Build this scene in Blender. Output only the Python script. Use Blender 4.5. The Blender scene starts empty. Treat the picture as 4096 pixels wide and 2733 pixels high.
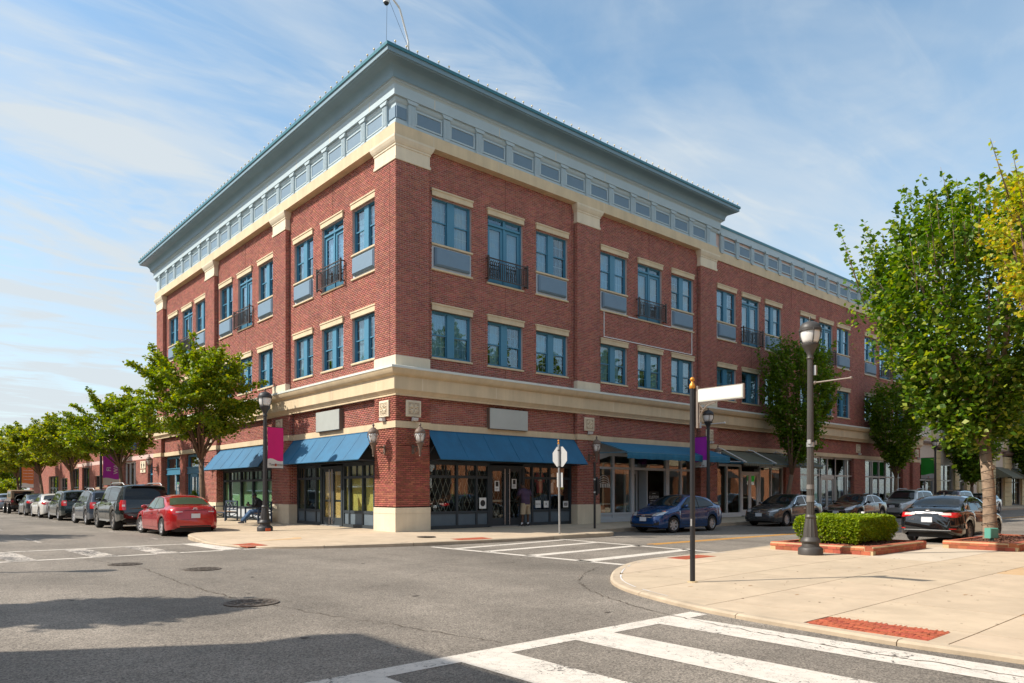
import bpy, bmesh, math, random
import numpy as np
from mathutils import Vector, Matrix
from mathutils.bvhtree import BVHTree
from mathutils.geometry import tessellate_polygon

scene = bpy.context.scene
COL = scene.collection
R_ = math.radians
random.seed(7)
rng = np.random.default_rng(7)

# ------------------------------------------------------------------ camera
cam_d = bpy.data.cameras.new('camera')
cam = bpy.data.objects.new('camera', cam_d)
COL.objects.link(cam)
CAM = Vector((-13.2748, -21.2367, 1.6))
cam.location = CAM
cam.rotation_euler = (R_(90 + 0.189), R_(0.024), R_(48.882 - 90))
cam_d.sensor_width = 36.0
cam_d.lens = 2901.7 / 4096 * 36.0
cam_d.shift_x = 0.0
cam_d.shift_y = (1957.46 - 1366.5) / 4096.0
cam_d.clip_start = 0.1
cam_d.clip_end = 2000
scene.camera = cam

# ------------------------------------------------------------------ world, sun
SUN_EL = R_(43.0)
SUN_AZ = math.atan2(0.514, -0.857)          # towards the sun, from +X counter-clockwise
world = bpy.data.worlds.new('World')
scene.world = world
world.use_nodes = True
wn, wl = world.node_tree.nodes, world.node_tree.links
wn.clear()
def wnode(t, **k):
    n = wn.new(t)
    for a, b in k.items():
        setattr(n, a, b)
    return n
w_out = wnode('ShaderNodeOutputWorld')
w_bg = wnode('ShaderNodeBackground')
w_bg.inputs['Strength'].default_value = 0.15
sky = wnode('ShaderNodeTexSky')
sky.sky_type = 'NISHITA'
sky.sun_disc = False
sky.sun_elevation = SUN_EL
sky.sun_rotation = R_(90) - SUN_AZ
sky.altitude = 50
sky.air_density = 1.0
sky.dust_density = 1.3
sky.ozone_density = 2.0
# thin streaky cirrus, laid out on a plane high above
tc = wnode('ShaderNodeTexCoord')
sep = wnode('ShaderNodeSeparateXYZ')
wl.new(tc.outputs['Generated'], sep.inputs[0])
def wmath(op, a, b=None, c=None):
    n = wnode('ShaderNodeMath', operation=op)
    for i, v in enumerate((a, b, c)):
        if v is None:
            continue
        if isinstance(v, (int, float)):
            n.inputs[i].default_value = v
        else:
            wl.new(v, n.inputs[i])
    return n.outputs[0]
zc = wmath('ADD', wmath('MAXIMUM', sep.outputs[2], 0.0), 0.10)
px_ = wmath('DIVIDE', sep.outputs[0], zc)
py_ = wmath('DIVIDE', sep.outputs[1], zc)
cmb = wnode('ShaderNodeCombineXYZ')
wl.new(px_, cmb.inputs[0]); wl.new(py_, cmb.inputs[1])
def cloud_layer(scale, rot, stretch, detail, dist, lo, hi, seed):
    mp = wnode('ShaderNodeMapping')
    mp.inputs['Rotation'].default_value = (0, 0, R_(rot))
    mp.inputs['Scale'].default_value = (scale, scale * stretch, 1)
    mp.inputs['Location'].default_value = (seed, seed * 1.7, 0)
    wl.new(cmb.outputs[0], mp.inputs[0])
    nz = wnode('ShaderNodeTexNoise')
    nz.inputs['Scale'].default_value = 1.0
    nz.inputs['Detail'].default_value = detail
    nz.inputs['Roughness'].default_value = 0.55
    nz.inputs['Distortion'].default_value = dist
    wl.new(mp.outputs[0], nz.inputs['Vector'])
    mr = wnode('ShaderNodeMapRange')
    mr.inputs['From Min'].default_value = lo
    mr.inputs['From Max'].default_value = hi
    mr.interpolation_type = 'SMOOTHSTEP'
    wl.new(nz.outputs[0], mr.inputs[0])
    return mr.outputs[0]
c1 = cloud_layer(0.62, 35, 2.0, 6, 0.7, 0.38, 0.70, 3.3)
c2 = cloud_layer(1.7, 22, 3.2, 10, 1.6, 0.47, 0.70, 9.1)
c3 = cloud_layer(0.30, 60, 1.5, 5, 0.3, 0.40, 0.66, 5.7)
# haze towards the horizon and a whiter band on the sunny side of the town
hz = wmath('SUBTRACT', 1.0, wmath('MINIMUM', wmath('MULTIPLY', wmath('MAXIMUM', sep.outputs[2], 0.0), 1.9), 1.0))
sunside = wmath('ADD', wmath('MULTIPLY', sep.outputs[0], -0.55), wmath('MULTIPLY', sep.outputs[1], 0.55))
ss = wmath('MULTIPLY', wmath('MAXIMUM', wmath('ADD', sunside, -0.05), 0.0), 1.0)
cov = wmath('ADD', wmath('MULTIPLY', c1, 0.62), wmath('MULTIPLY', wmath('MULTIPLY', c2, wmath('ADD', c3, 0.25)), 0.48))
cov = wmath('ADD', cov, wmath('MULTIPLY', c3, 0.18))
cov = wmath('ADD', cov, wmath('MULTIPLY', wmath('POWER', hz, 2.5), 0.22))
cov = wmath('ADD', cov, wmath('MULTIPLY', wmath('MULTIPLY', ss, hz), 0.55))
c5 = cloud_layer(1.15, -15, 1.6, 10, 1.3, 0.44, 0.66, 21.3)
cov = wmath('ADD', cov, wmath('MULTIPLY', c5, wmath('MINIMUM', wmath('ADD', wmath('MULTIPLY', ss, 1.3), 0.16), 0.62)))
cov = wmath('MINIMUM', cov, 0.95)
mixc = wnode('ShaderNodeMix', data_type='RGBA')
mixc.inputs['B'].default_value = (3.2, 3.5, 3.7, 1)
hs = wnode('ShaderNodeHueSaturation')
hs.inputs['Hue'].default_value = 0.485
hs.inputs['Saturation'].default_value = 1.05
hs.inputs['Value'].default_value = 1.0
wl.new(sky.outputs[0], hs.inputs['Color'])
wl.new(cov, mixc.inputs['Factor'])
wl.new(hs.outputs[0], mixc.inputs['A'])
wl.new(mixc.outputs['Result'], w_bg.inputs['Color'])
wl.new(w_bg.outputs[0], w_out.inputs[0])

sun_d = bpy.data.lights.new('sun', 'SUN')
sun_d.energy = 4.3
sun_d.color = (1.0, 0.91, 0.79)
sun_d.angle = R_(0.53)
sun = bpy.data.objects.new('sun', sun_d)
COL.objects.link(sun)
to_sun = Vector((math.cos(SUN_AZ) * math.cos(SUN_EL), math.sin(SUN_AZ) * math.cos(SUN_EL), math.sin(SUN_EL)))
sun.rotation_euler = to_sun.to_track_quat('Z', 'Y').to_euler()
sun.location = (-40, 25, 45)

scene.view_settings.view_transform = 'Standard'
scene.view_settings.look = 'None'
scene.view_settings.exposure = 0.58
scene.view_settings.gamma = 1.0
scene.view_settings.use_curve_mapping = False
scene.cycles.max_bounces = 8
scene.cycles.transparent_max_bounces = 16
scene.cycles.caustics_reflective = False
scene.cycles.caustics_refractive = False
scene.cycles.sample_clamp_indirect = 6.0

# ------------------------------------------------------------------ materials
def mat(name, col, rough=0.7, metal=0.0, noise=0.0, nscale=8.0, bump=0.0, bscale=60.0, coat=0.0, spec=0.5, var=0.0, emis=None, streak=0.0, spots=False):
    m = bpy.data.materials.new(name)
    m.use_nodes = True
    N, L = m.node_tree.nodes, m.node_tree.links
    b = N['Principled BSDF']
    b.inputs['Base Color'].default_value = (*col, 1)
    b.inputs['Roughness'].default_value = rough
    b.inputs['Metallic'].default_value = metal
    b.inputs['Specular IOR Level'].default_value = spec
    b.inputs['Coat Weight'].default_value = coat
    b.inputs['Coat Roughness'].default_value = 0.04
    geo = None
    if noise or bump:
        geo = N.new('ShaderNodeNewGeometry')
    if noise or var:
        cur = None
        rgb = N.new('ShaderNodeRGB'); rgb.outputs[0].default_value = (*col, 1)
        cur = rgb.outputs[0]
        if noise:
            nz = N.new('ShaderNodeTexNoise')
            nz.inputs['Scale'].default_value = nscale
            nz.inputs['Detail'].default_value = 6
            nz.inputs['Roughness'].default_value = 0.65
            L.new(geo.outputs['Position'], nz.inputs['Vector'])
            mr = N.new('ShaderNodeMapRange')
            mr.inputs['From Min'].default_value = 0.25; mr.inputs['From Max'].default_value = 0.75
            mr.inputs['To Min'].default_value = 1 - noise; mr.inputs['To Max'].default_value = 1 + noise
            L.new(nz.outputs[0], mr.inputs[0])
            hv = N.new('ShaderNodeHueSaturation')
            L.new(mr.outputs[0], hv.inputs['Value']); L.new(cur, hv.inputs['Color'])
            cur = hv.outputs[0]
        if streak:
            mp = N.new('ShaderNodeMapping'); mp.inputs['Scale'].default_value = (1.7, 1.7, 0.16)
            L.new(geo.outputs['Position'], mp.inputs[0])
            nz = N.new('ShaderNodeTexNoise'); nz.inputs['Scale'].default_value = 1.0; nz.inputs['Detail'].default_value = 5; nz.inputs['Roughness'].default_value = 0.7
            L.new(mp.outputs[0], nz.inputs['Vector'])
            mr = N.new('ShaderNodeMapRange'); mr.inputs['From Min'].default_value = 0.3; mr.inputs['From Max'].default_value = 0.7
            mr.inputs['To Min'].default_value = 1 - streak; mr.inputs['To Max'].default_value = 1 + streak * .6
            L.new(nz.outputs[0], mr.inputs[0]); hv = N.new('ShaderNodeHueSaturation'); L.new(mr.outputs[0], hv.inputs['Value']); L.new(cur, hv.inputs['Color']); cur = hv.outputs[0]
        if spots:                                   # gum, rust and oil marks on paving
            vo = N.new('ShaderNodeTexVoronoi'); vo.inputs['Scale'].default_value = 2.3; L.new(geo.outputs['Position'], vo.inputs['Vector'])
            mr = N.new('ShaderNodeMapRange'); mr.inputs['From Min'].default_value = 0.035; mr.inputs['From Max'].default_value = 0.07
            mr.inputs['To Min'].default_value = 0.68; mr.inputs['To Max'].default_value = 1.0; L.new(vo.outputs['Distance'], mr.inputs[0])
            hv = N.new('ShaderNodeHueSaturation'); L.new(mr.outputs[0], hv.inputs['Value']); L.new(cur, hv.inputs['Color']); cur = hv.outputs[0]
        if var:
            g2 = N.new('ShaderNodeNewGeometry'); oi = N.new('ShaderNodeObjectInfo')
            ad = N.new('ShaderNodeMath'); ad.operation = 'ADD'
            L.new(g2.outputs['Random Per Island'], ad.inputs[0]); L.new(oi.outputs['Random'], ad.inputs[1])
            fr = N.new('ShaderNodeMath'); fr.operation = 'FRACT'; L.new(ad.outputs[0], fr.inputs[0])
            mr = N.new('ShaderNodeMapRange')
            mr.inputs['To Min'].default_value = 1 - var; mr.inputs['To Max'].default_value = 1 + var
            L.new(fr.outputs[0], mr.inputs[0])
            hv = N.new('ShaderNodeHueSaturation')
            L.new(mr.outputs[0], hv.inputs['Value']); L.new(cur, hv.inputs['Color'])
            mr2 = N.new('ShaderNodeMapRange')
            mr2.inputs['To Min'].default_value = 0.5 - var * 0.04; mr2.inputs['To Max'].default_value = 0.5 + var * 0.04
            ml = N.new('ShaderNodeMath'); ml.operation = 'MULTIPLY'; ml.inputs[1].default_value = 7.31
            L.new(fr.outputs[0], ml.inputs[0])
            f2 = N.new('ShaderNodeMath'); f2.operation = 'FRACT'; L.new(ml.outputs[0], f2.inputs[0])
            L.new(f2.outputs[0], mr2.inputs[0]); L.new(mr2.outputs[0], hv.inputs['Hue'])
            cur = hv.outputs[0]
        L.new(cur, b.inputs['Base Color'])
    if bump:
        nb = N.new('ShaderNodeTexNoise')
        nb.inputs['Scale'].default_value = bscale; nb.inputs['Detail'].default_value = 4
        L.new(geo.outputs['Position'], nb.inputs['Vector'])
        bp = N.new('ShaderNodeBump'); bp.inputs['Strength'].default_value = bump; bp.inputs['Distance'].default_value = 0.01
        L.new(nb.outputs[0], bp.inputs['Height']); L.new(bp.outputs[0], b.inputs['Normal'])
    if emis:
        b.inputs['Emission Color'].default_value = (*col, 1); b.inputs['Emission Strength'].default_value = emis
    return m

def glass(name, tint=(0.75, 0.85, 0.88), refl=1.0, rough=0.01, base=0.06, wav=0.0):
    """thin sheet: mirror-like by Fresnel over see-through tinted film"""
    m = bpy.data.materials.new(name)
    m.use_nodes = True
    N, L = m.node_tree.nodes, m.node_tree.links
    N.clear()
    o = N.new('ShaderNodeOutputMaterial')
    mx = N.new('ShaderNodeMixShader'); gl = N.new('ShaderNodeBsdfGlossy'); tr = N.new('ShaderNodeBsdfTransparent')
    gl.inputs['Roughness'].default_value = rough
    gl.inputs['Color'].default_value = (0.95, 0.98, 1, 1)
    tr.inputs['Color'].default_value = (*tint, 1)
    # Schlick reflectance, the same from either side of the sheet
    ge = N.new('ShaderNodeNewGeometry'); dp = N.new('ShaderNodeVectorMath'); dp.operation = 'DOT_PRODUCT'
    L.new(ge.outputs['Incoming'], dp.inputs[0]); L.new(ge.outputs['True Normal'], dp.inputs[1])
    ab = N.new('ShaderNodeMath'); ab.operation = 'ABSOLUTE'; L.new(dp.outputs['Value'], ab.inputs[0])
    om = N.new('ShaderNodeMath'); om.operation = 'SUBTRACT'; om.inputs[0].default_value = 1.0; L.new(ab.outputs[0], om.inputs[1])
    pw = N.new('ShaderNodeMath'); pw.operation = 'POWER'; pw.inputs[1].default_value = 4.0; L.new(om.outputs[0], pw.inputs[0])
    ml = N.new('ShaderNodeMath'); ml.operation = 'MULTIPLY_ADD'; ml.use_clamp = True
    ml.inputs[1].default_value = 0.9 * refl; ml.inputs[2].default_value = base
    L.new(pw.outputs[0], ml.inputs[0]); L.new(ml.outputs[0], mx.inputs[0])
    L.new(tr.outputs[0], mx.inputs[1]); L.new(gl.outputs[0], mx.inputs[2]); L.new(mx.outputs[0], o.inputs[0])
    if wav:
        g = N.new('ShaderNodeNewGeometry'); nz = N.new('ShaderNodeTexNoise'); nz.inputs['Scale'].default_value = 1.3
        nz.inputs['Detail'].default_value = 1
        L.new(g.outputs['Position'], nz.inputs['Vector'])
        bp = N.new('ShaderNodeBump'); bp.inputs['Strength'].default_value = wav; bp.inputs['Distance'].default_value = 0.02
        L.new(nz.outputs[0], bp.inputs['Height']); L.new(bp.outputs[0], gl.inputs['Normal'])
    return m

M = {}
M['brick'] = mat('red_brick', (0.33, 0.102, 0.069), 0.82, var=0.26, noise=0.14, nscale=0.55, streak=0.16, bump=0.3, bscale=90)
M['mortar'] = mat('mortar', (0.58, 0.43, 0.39), 0.95, noise=0.12, nscale=3)
M['cream'] = mat('cream_cast_stone', (0.62, 0.50, 0.33), 0.8, noise=0.08, nscale=1.3, bump=0.1, bscale=150, streak=0.14)
M['cream2'] = mat('pale_cast_stone', (0.70, 0.61, 0.46), 0.8, noise=0.06, nscale=2.0, bump=0.1, bscale=150, streak=0.12)
M['flash'] = mat('pale_metal_flashing', (0.62, 0.66, 0.62), 0.5, noise=0.08, nscale=2)
M['frieze'] = mat('grey_green_frieze_paint', (0.40, 0.50, 0.55), 0.6, noise=0.06, nscale=1.2)
M['cove'] = mat('slate_blue_cornice_paint', (0.165, 0.265, 0.33), 0.5, noise=0.13, nscale=0.7)
M['fpanel'] = mat('slate_blue_panel_paint', (0.15, 0.235, 0.32), 0.65, noise=0.05, nscale=3)
M['teal'] = mat('teal_coping_metal', (0.035, 0.16, 0.20), 0.4, noise=0.05, nscale=2, metal=0.2)
M['blue'] = mat('blue_window_paint', (0.055, 0.205, 0.32), 0.45, noise=0.04, nscale=3)
M['white'] = mat('white_paint', (0.68, 0.68, 0.68), 0.5, noise=0.04)
M['grey_trim'] = mat('pale_grey_trim', (0.50, 0.54, 0.58), 0.5, noise=0.04)
M['awning'] = mat('royal_blue_awning_cloth', (0.010, 0.120, 0.245), 0.62, noise=0.16, nscale=1.0, streak=0.15, bump=0.06, bscale=300)
M['awning2'] = mat('faded_blue_awning_cloth', (0.016, 0.15, 0.265), 0.8, noise=0.15, nscale=1.0, bump=0.05, bscale=300)
M['olive'] = mat('olive_awning_cloth', (0.13, 0.135, 0.10), 0.85, noise=0.12, nscale=1.4)
M['navy'] = mat('dark_slate_frame', (0.028, 0.040, 0.050), 0.5, noise=0.05)
M['kick'] = mat('slate_kick_panel', (0.10, 0.135, 0.165), 0.7, noise=0.12, nscale=2.5)
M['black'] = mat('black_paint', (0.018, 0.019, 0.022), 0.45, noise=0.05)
M['iron'] = mat('dark_cast_iron', (0.030, 0.030, 0.032), 0.5, noise=0.12, nscale=6, bump=0.1)
M['bronze'] = mat('weathered_bronze', (0.15, 0.105, 0.08), 0.6, noise=0.15, nscale=8)
M['manhole'] = mat('rusty_cast_iron', (0.10, 0.082, 0.066), 0.7, noise=.2, nscale=20)
M['grey_pole'] = mat('grey_brown_pole_paint', (0.055, 0.050, 0.046), 0.5, noise=0.15, nscale=2.5)
M['brown_rail'] = mat('brown_railing', (0.045, 0.032, 0.025), 0.5)
M['steel'] = mat('brushed_steel', (0.55, 0.56, 0.58), 0.3, metal=1.0)
M['gal'] = mat('galvanised_steel', (0.42, 0.43, 0.43), 0.45, metal=0.7, noise=0.1, nscale=20)
M['chrome'] = mat('chrome', (0.75, 0.76, 0.78), 0.12, metal=1.0)
M['alloy'] = mat('alloy_wheel', (0.55, 0.55, 0.56), 0.3, metal=0.3)
M['dark_alloy'] = mat('dark_alloy_wheel', (0.28, 0.27, 0.26), 0.35, metal=0.3)
M['tyre'] = mat('tyre_rubber', (0.018, 0.018, 0.018), 0.85, noise=0.1)
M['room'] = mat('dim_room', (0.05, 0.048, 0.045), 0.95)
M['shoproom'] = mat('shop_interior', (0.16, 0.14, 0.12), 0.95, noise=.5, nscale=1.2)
M['roomw'] = mat('pale_room_wall', (0.16, 0.15, 0.13), 0.95)
M['curtain'] = mat('white_curtain', (0.36, 0.40, 0.41), 0.9, noise=0.04, nscale=1.0)
M['muntin'] = mat('pale_muntin', (0.34, 0.42, 0.44), 0.5)
M['glass'] = glass('window_glass', (0.72, 0.88, 0.95), 0.9, base=0.10, wav=0.22)
M['shopglass'] = glass('shop_glass', (0.88, 0.93, 0.91), 0.9, base=0.09, wav=0.06)
M['greenglass'] = glass('greenish_glass', (0.84, 0.95, 0.86), 0.7, base=0.05, wav=0.04)
M['frosted'] = mat('green_frosted_film', (0.28, 0.36, 0.26), 0.6, noise=0.05, nscale=0.8)
M['osb'] = mat('strand_board', (0.74, 0.45, 0.16), 0.85, noise=0.22, nscale=14)
M['osb2'] = mat('yellowed_strand_board', (0.64, 0.50, 0.13), 0.85, noise=0.25, nscale=9)
M['lampglass'] = mat('milky_lamp_glass', (0.72, 0.72, 0.70), 0.15, noise=0.05, coat=0.5)
M['bulb'] = mat('warm_white_bulb', (0.85, 0.70, 0.42), 0.25)
M['concrete'] = mat('tan_concrete', (0.475, 0.38, 0.272), 0.88, noise=0.16, nscale=1.6, bump=0.2, bscale=120, var=0.05, spots=True)
M['lightcon'] = mat('light_concrete', (0.52, 0.44, 0.34), 0.88, noise=0.10, nscale=1.1, bump=0.15, bscale=120)
M['kerb'] = mat('kerb_concrete', (0.43, 0.35, 0.255), 0.9, noise=0.22, nscale=2.2, bump=0.25, bscale=80, var=0.06)
M['patch'] = mat('ochre_concrete', (0.50, 0.34, 0.19), 0.88, noise=0.10, nscale=2, bump=0.15, bscale=120)
M['grime'] = mat('dark_joint', (0.10, 0.08, 0.06), 0.95)
M['paver'] = mat('orange_red_paver', (0.36, 0.080, 0.035), 0.8, var=0.20, noise=0.15, nscale=9, bump=0.3)
M['mulch'] = mat('bark_mulch', (0.13, 0.055, 0.035), 0.95, var=0.5, noise=0.2, nscale=20)
M['plbrick'] = mat('planter_brick', (0.36, 0.10, 0.048), 0.8, var=0.28, noise=0.15, nscale=12, bump=0.4)
M['plmortar'] = mat('sandy_mortar', (0.50, 0.38, 0.22), 0.95, noise=0.1)
M['gold'] = mat('gold_finial', (0.62, 0.26, 0.03), 0.4, metal=0.3)
M['signcream'] = mat('blank_cream_sign', (0.88, 0.80, 0.67), 0.5)
M['taupe'] = mat('taupe_metal', (0.24, 0.20, 0.17), 0.5, metal=0.2)
M['signgreen'] = mat('blank_grey_green_sign', (0.42, 0.45, 0.43), 0.35, noise=0.10, nscale=1.2)
M['magenta'] = mat('magenta_banner_cloth', (0.62, 0.006, 0.16), 0.7, noise=0.06, nscale=1.5)
M['purple'] = mat('purple_banner_cloth', (0.40, 0.02, 0.42), 0.7, noise=0.06, nscale=1.5)
M['green'] = mat('green_banner_cloth', (0.02, 0.30, 0.03), 0.7, noise=0.06, nscale=1.5)
M['orange'] = mat('orange_banner_cloth', (0.60, 0.17, 0.04), 0.7, noise=0.06)
M['bannerwhite'] = mat('white_banner_cloth', (0.62, 0.61, 0.60), 0.7)
M['paper'] = mat('white_paper', (0.75, 0.76, 0.74), 0.7)
M['ink'] = mat('black_ink', (0.02, 0.02, 0.02), 0.6)
M['dotred'] = mat('orange_red_print', (0.60, 0.10, 0.03), 0.6)
M['bark'] = mat('brown_bark', (0.17, 0.115, 0.075), 0.95, noise=0.3, nscale=9, bump=0.8, bscale=25)
M['bark2'] = mat('pale_flaky_bark', (0.25, 0.18, 0.125), 0.95, noise=0.35, nscale=7, bump=1.0, bscale=22)
M['utility'] = mat('turquoise_plastic', (0.10, 0.33, 0.26), 0.6)
M['benchblue'] = mat('slate_blue_bench_paint', (0.03, 0.05, 0.085), 0.5)
M['benchwood'] = mat('bench_wood', (0.22, 0.13, 0.07), 0.7)
M['stucco'] = mat('pale_stucco', (0.60, 0.54, 0.46), 0.9, noise=0.06)
M['stucco2'] = mat('warm_yellow_block', (0.62, 0.53, 0.32), 0.9, noise=0.07, var=0.05)
M['browncap'] = mat('brown_cornice', (0.17, 0.12, 0.09), 0.8)
M['asphroof'] = mat('flat_roof', (0.12, 0.12, 0.12), 0.95)
M['obrick'] = mat('orange_brick', (0.56, 0.235, 0.12), 0.85, noise=0.15, nscale=4)
M['earth'] = mat('earth', (0.10, 0.11, 0.06), 0.95, noise=0.2, nscale=0.3)

def asphalt():
    m = bpy.data.materials.new('asphalt'); m.use_nodes = True
    N, L = m.node_tree.nodes, m.node_tree.links
    b = N['Principled BSDF']; b.inputs['Roughness'].default_value = 0.82; b.inputs['Specular IOR Level'].default_value = 0.35
    g = N.new('ShaderNodeNewGeometry')
    def noise(s, d=4, r=0.6, sc=None):
        n = N.new('ShaderNodeTexNoise'); n.inputs['Scale'].default_value = s; n.inputs['Detail'].default_value = d; n.inputs['Roughness'].default_value = r
        if sc:
            mp = N.new('ShaderNodeMapping'); mp.inputs['Scale'].default_value = sc
            L.new(g.outputs['Position'], mp.inputs[0]); L.new(mp.outputs[0], n.inputs['Vector'])
        else:
            L.new(g.outputs['Position'], n.inputs['Vector'])
        return n.outputs[0]
    def mrange(x, a, bb, c, d):
        r = N.new('ShaderNodeMapRange'); r.inputs['From Min'].default_value = a; r.inputs['From Max'].default_value = bb
        r.inputs['To Min'].default_value = c; r.inputs['To Max'].default_value = d; L.new(x, r.inputs[0]); return r.outputs[0]
    def mul(a, bb):
        n = N.new('ShaderNodeMath'); n.operation = 'MULTIPLY'
        L.new(a, n.inputs[0])
        if isinstance(bb, float): n.inputs[1].default_value = bb
        else: L.new(bb, n.inputs[1])
        return n.outputs[0]
    v = N.new('ShaderNodeTexVoronoi'); v.inputs['Scale'].default_value = 75.0
    L.new(g.outputs['Position'], v.inputs['Vector'])
    sepc = N.new('ShaderNodeSeparateColor'); L.new(v.outputs['Color'], sepc.inputs[0])
    agg = mrange(sepc.outputs[0], 0.0, 1.0, 0.48, 1.72)
    big = mrange(noise(0.22, 5), 0.35, 0.68, 0.74, 1.26)
    mid = mrange(noise(3.0, 5), 0.3, 0.7, 0.90, 1.10)
    lanes = mrange(noise(0.6, 3, 0.5, (1.0, 0.12, 1.0)), 0.35, 0.65, 0.86, 1.10)
    k = mul(mul(agg, big), mul(mid, lanes))
    sp = mrange(noise(110.0, 2), 0.64, 0.72, 0.0, 1.0)
    c = N.new('ShaderNodeRGB'); c.outputs[0].default_value = (0.178, 0.157, 0.132, 1)
    hv = N.new('ShaderNodeHueSaturation'); L.new(c.outputs[0], hv.inputs['Color']); L.new(k, hv.inputs['Value'])
    mx = N.new('ShaderNodeMix'); mx.data_type = 'RGBA'; mx.inputs['B'].default_value = (0.42, 0.38, 0.33, 1)
    L.new(sp, mx.inputs['Factor']); L.new(hv.outputs[0], mx.inputs['A']); L.new(mx.outputs['Result'], b.inputs['Base Color'])
    bp = N.new('ShaderNodeBump'); bp.inputs['Strength'].default_value = 0.35; bp.inputs['Distance'].default_value = 0.006
    L.new(sepc.outputs[1], bp.inputs['Height']); L.new(bp.outputs[0], b.inputs['Normal'])
    return m
M['asphalt'] = asphalt()

def road_paint(name, col, wear):
    m = bpy.data.materials.new(name); m.use_nodes = True
    N, L = m.node_tree.nodes, m.node_tree.links
    b = N['Principled BSDF']; b.inputs['Roughness'].default_value = 0.7
    g = N.new('ShaderNodeNewGeometry')
    n1 = N.new('ShaderNodeTexNoise'); n1.inputs['Scale'].default_value = 16; n1.inputs['Detail'].default_value = 8; n1.inputs['Roughness'].default_value = 0.72; n1.inputs['Distortion'].default_value = 0.8
    L.new(g.outputs['Position'], n1.inputs['Vector'])
    n2 = N.new('ShaderNodeTexNoise'); n2.inputs['Scale'].default_value = 1.6; n2.inputs['Detail'].default_value = 3
    L.new(g.outputs['Position'], n2.inputs['Vector'])
    ad = N.new('ShaderNodeMath'); ad.operation = 'MULTIPLY_ADD'; ad.inputs[1].default_value = 0.45
    L.new(n2.outputs[0], ad.inputs[0]); L.new(n1.outputs[0], ad.inputs[2])
    mr = N.new('ShaderNodeMapRange'); mr.inputs['From Min'].default_value = wear; mr.inputs['From Max'].default_value = wear + 0.025
    L.new(ad.outputs[0], mr.inputs[0])
    v = N.new('ShaderNodeTexVoronoi'); v.feature = 'DISTANCE_TO_EDGE'; v.inputs['Scale'].default_value = 5.5
    mp = N.new('ShaderNodeVectorMath'); mp.operation = 'MULTIPLY_ADD'; mp.inputs[1].default_value = (0.25,) * 3
    L.new(n1.outputs['Color'], mp.inputs[0]); L.new(g.outputs['Position'], mp.inputs[2]); L.new(mp.outputs[0], v.inputs['Vector'])
    cr = N.new('ShaderNodeMapRange'); cr.inputs['From Min'].default_value = 0.008; cr.inputs['From Max'].default_value = 0.022
    cr.inputs['To Min'].default_value = 0.55; cr.inputs['To Max'].default_value = 0.0
    L.new(v.outputs[0], cr.inputs[0])
    mxx = N.new('ShaderNodeMath'); mxx.operation = 'MAXIMUM'; L.new(mr.outputs[0], mxx.inputs[0]); L.new(cr.outputs[0], mxx.inputs[1])
    mx = N.new('ShaderNodeMix'); mx.data_type = 'RGBA'
    mx.inputs['A'].default_value = (*col, 1); mx.inputs['B'].default_value = (0.10, 0.09, 0.08, 1)
    L.new(mxx.outputs[0], mx.inputs['Factor'])
    n3 = N.new('ShaderNodeTexNoise'); n3.inputs['Scale'].default_value = 4; n3.inputs['Detail'].default_value = 5
    L.new(g.outputs['Position'], n3.inputs['Vector'])
    m3 = N.new('ShaderNodeMapRange'); m3.inputs['To Min'].default_value = 0.75; m3.inputs['To Max'].default_value = 1.12; L.new(n3.outputs[0], m3.inputs[0])
    hv = N.new('ShaderNodeHueSaturation'); L.new(mx.outputs['Result'], hv.inputs['Color']); L.new(m3.outputs[0], hv.inputs['Value'])
    L.new(hv.outputs[0], b.inputs['Base Color'])
    return m
M['rpaint'] = road_paint('worn_white_road_paint', (0.66, 0.61, 0.54), 0.83)
M['rpaint2'] = road_paint('very_worn_white_road_paint', (0.60, 0.54, 0.47), 0.72)
M['ypaint'] = road_paint('yellow_road_paint', (0.72, 0.33, 0.02), 0.90)

def leaf_mat(name, c1, c2, c3, mid=.55):
    m = bpy.data.materials.new(name); m.use_nodes = True
    N, L = m.node_tree.nodes, m.node_tree.links
    N.clear()
    o = N.new('ShaderNodeOutputMaterial')
    g = N.new('ShaderNodeNewGeometry')
    cr = N.new('ShaderNodeValToRGB')
    cr.color_ramp.elements[0].color = (*c1, 1); cr.color_ramp.elements[1].color = (*c3, 1)
    e = cr.color_ramp.elements.new(mid); e.color = (*c2, 1)
    L.new(g.outputs['Random Per Island'], cr.inputs[0])
    d = N.new('ShaderNodeBsdfPrincipled'); d.inputs['Roughness'].default_value = 0.5; d.inputs['Specular IOR Level'].default_value = 0.35
    t = N.new('ShaderNodeBsdfTranslucent')
    hv = N.new('ShaderNodeHueSaturation'); hv.inputs['Hue'].default_value = 0.485; hv.inputs['Saturation'].default_value = 1.15; hv.inputs['Value'].default_value = 1.7
    L.new(cr.outputs[0], d.inputs['Base Color']); L.new(cr.outputs[0], hv.inputs['Color']); L.new(hv.outputs[0], t.inputs['Color'])
    mx = N.new('ShaderNodeMixShader'); mx.inputs[0].default_value = 0.42
    L.new(d.outputs[0], mx.inputs[1]); L.new(t.outputs[0], mx.inputs[2]); L.new(mx.outputs[0], o.inputs[0])
    return m
M['leaf_maple'] = leaf_mat('maple_leaves', (0.085, 0.165, 0.008), (0.165, 0.25, 0.010), (0.32, 0.33, 0.02))
M['leaf_far'] = leaf_mat('olive_leaves', (0.13, 0.20, 0.012), (0.21, 0.275, 0.016), (0.34, 0.32, 0.025))
M['leaf_linden'] = leaf_mat('linden_leaves', (0.038, 0.105, 0.006), (0.095, 0.19, 0.010), (0.34, 0.40, 0.06), .64)  # few pale leaves put sunlit highlights into the dark leaf colour
M['leaf_dark'] = leaf_mat('hornbeam_leaves', (0.055, 0.12, 0.008), (0.10, 0.185, 0.012), (0.18, 0.27, 0.02))
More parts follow.
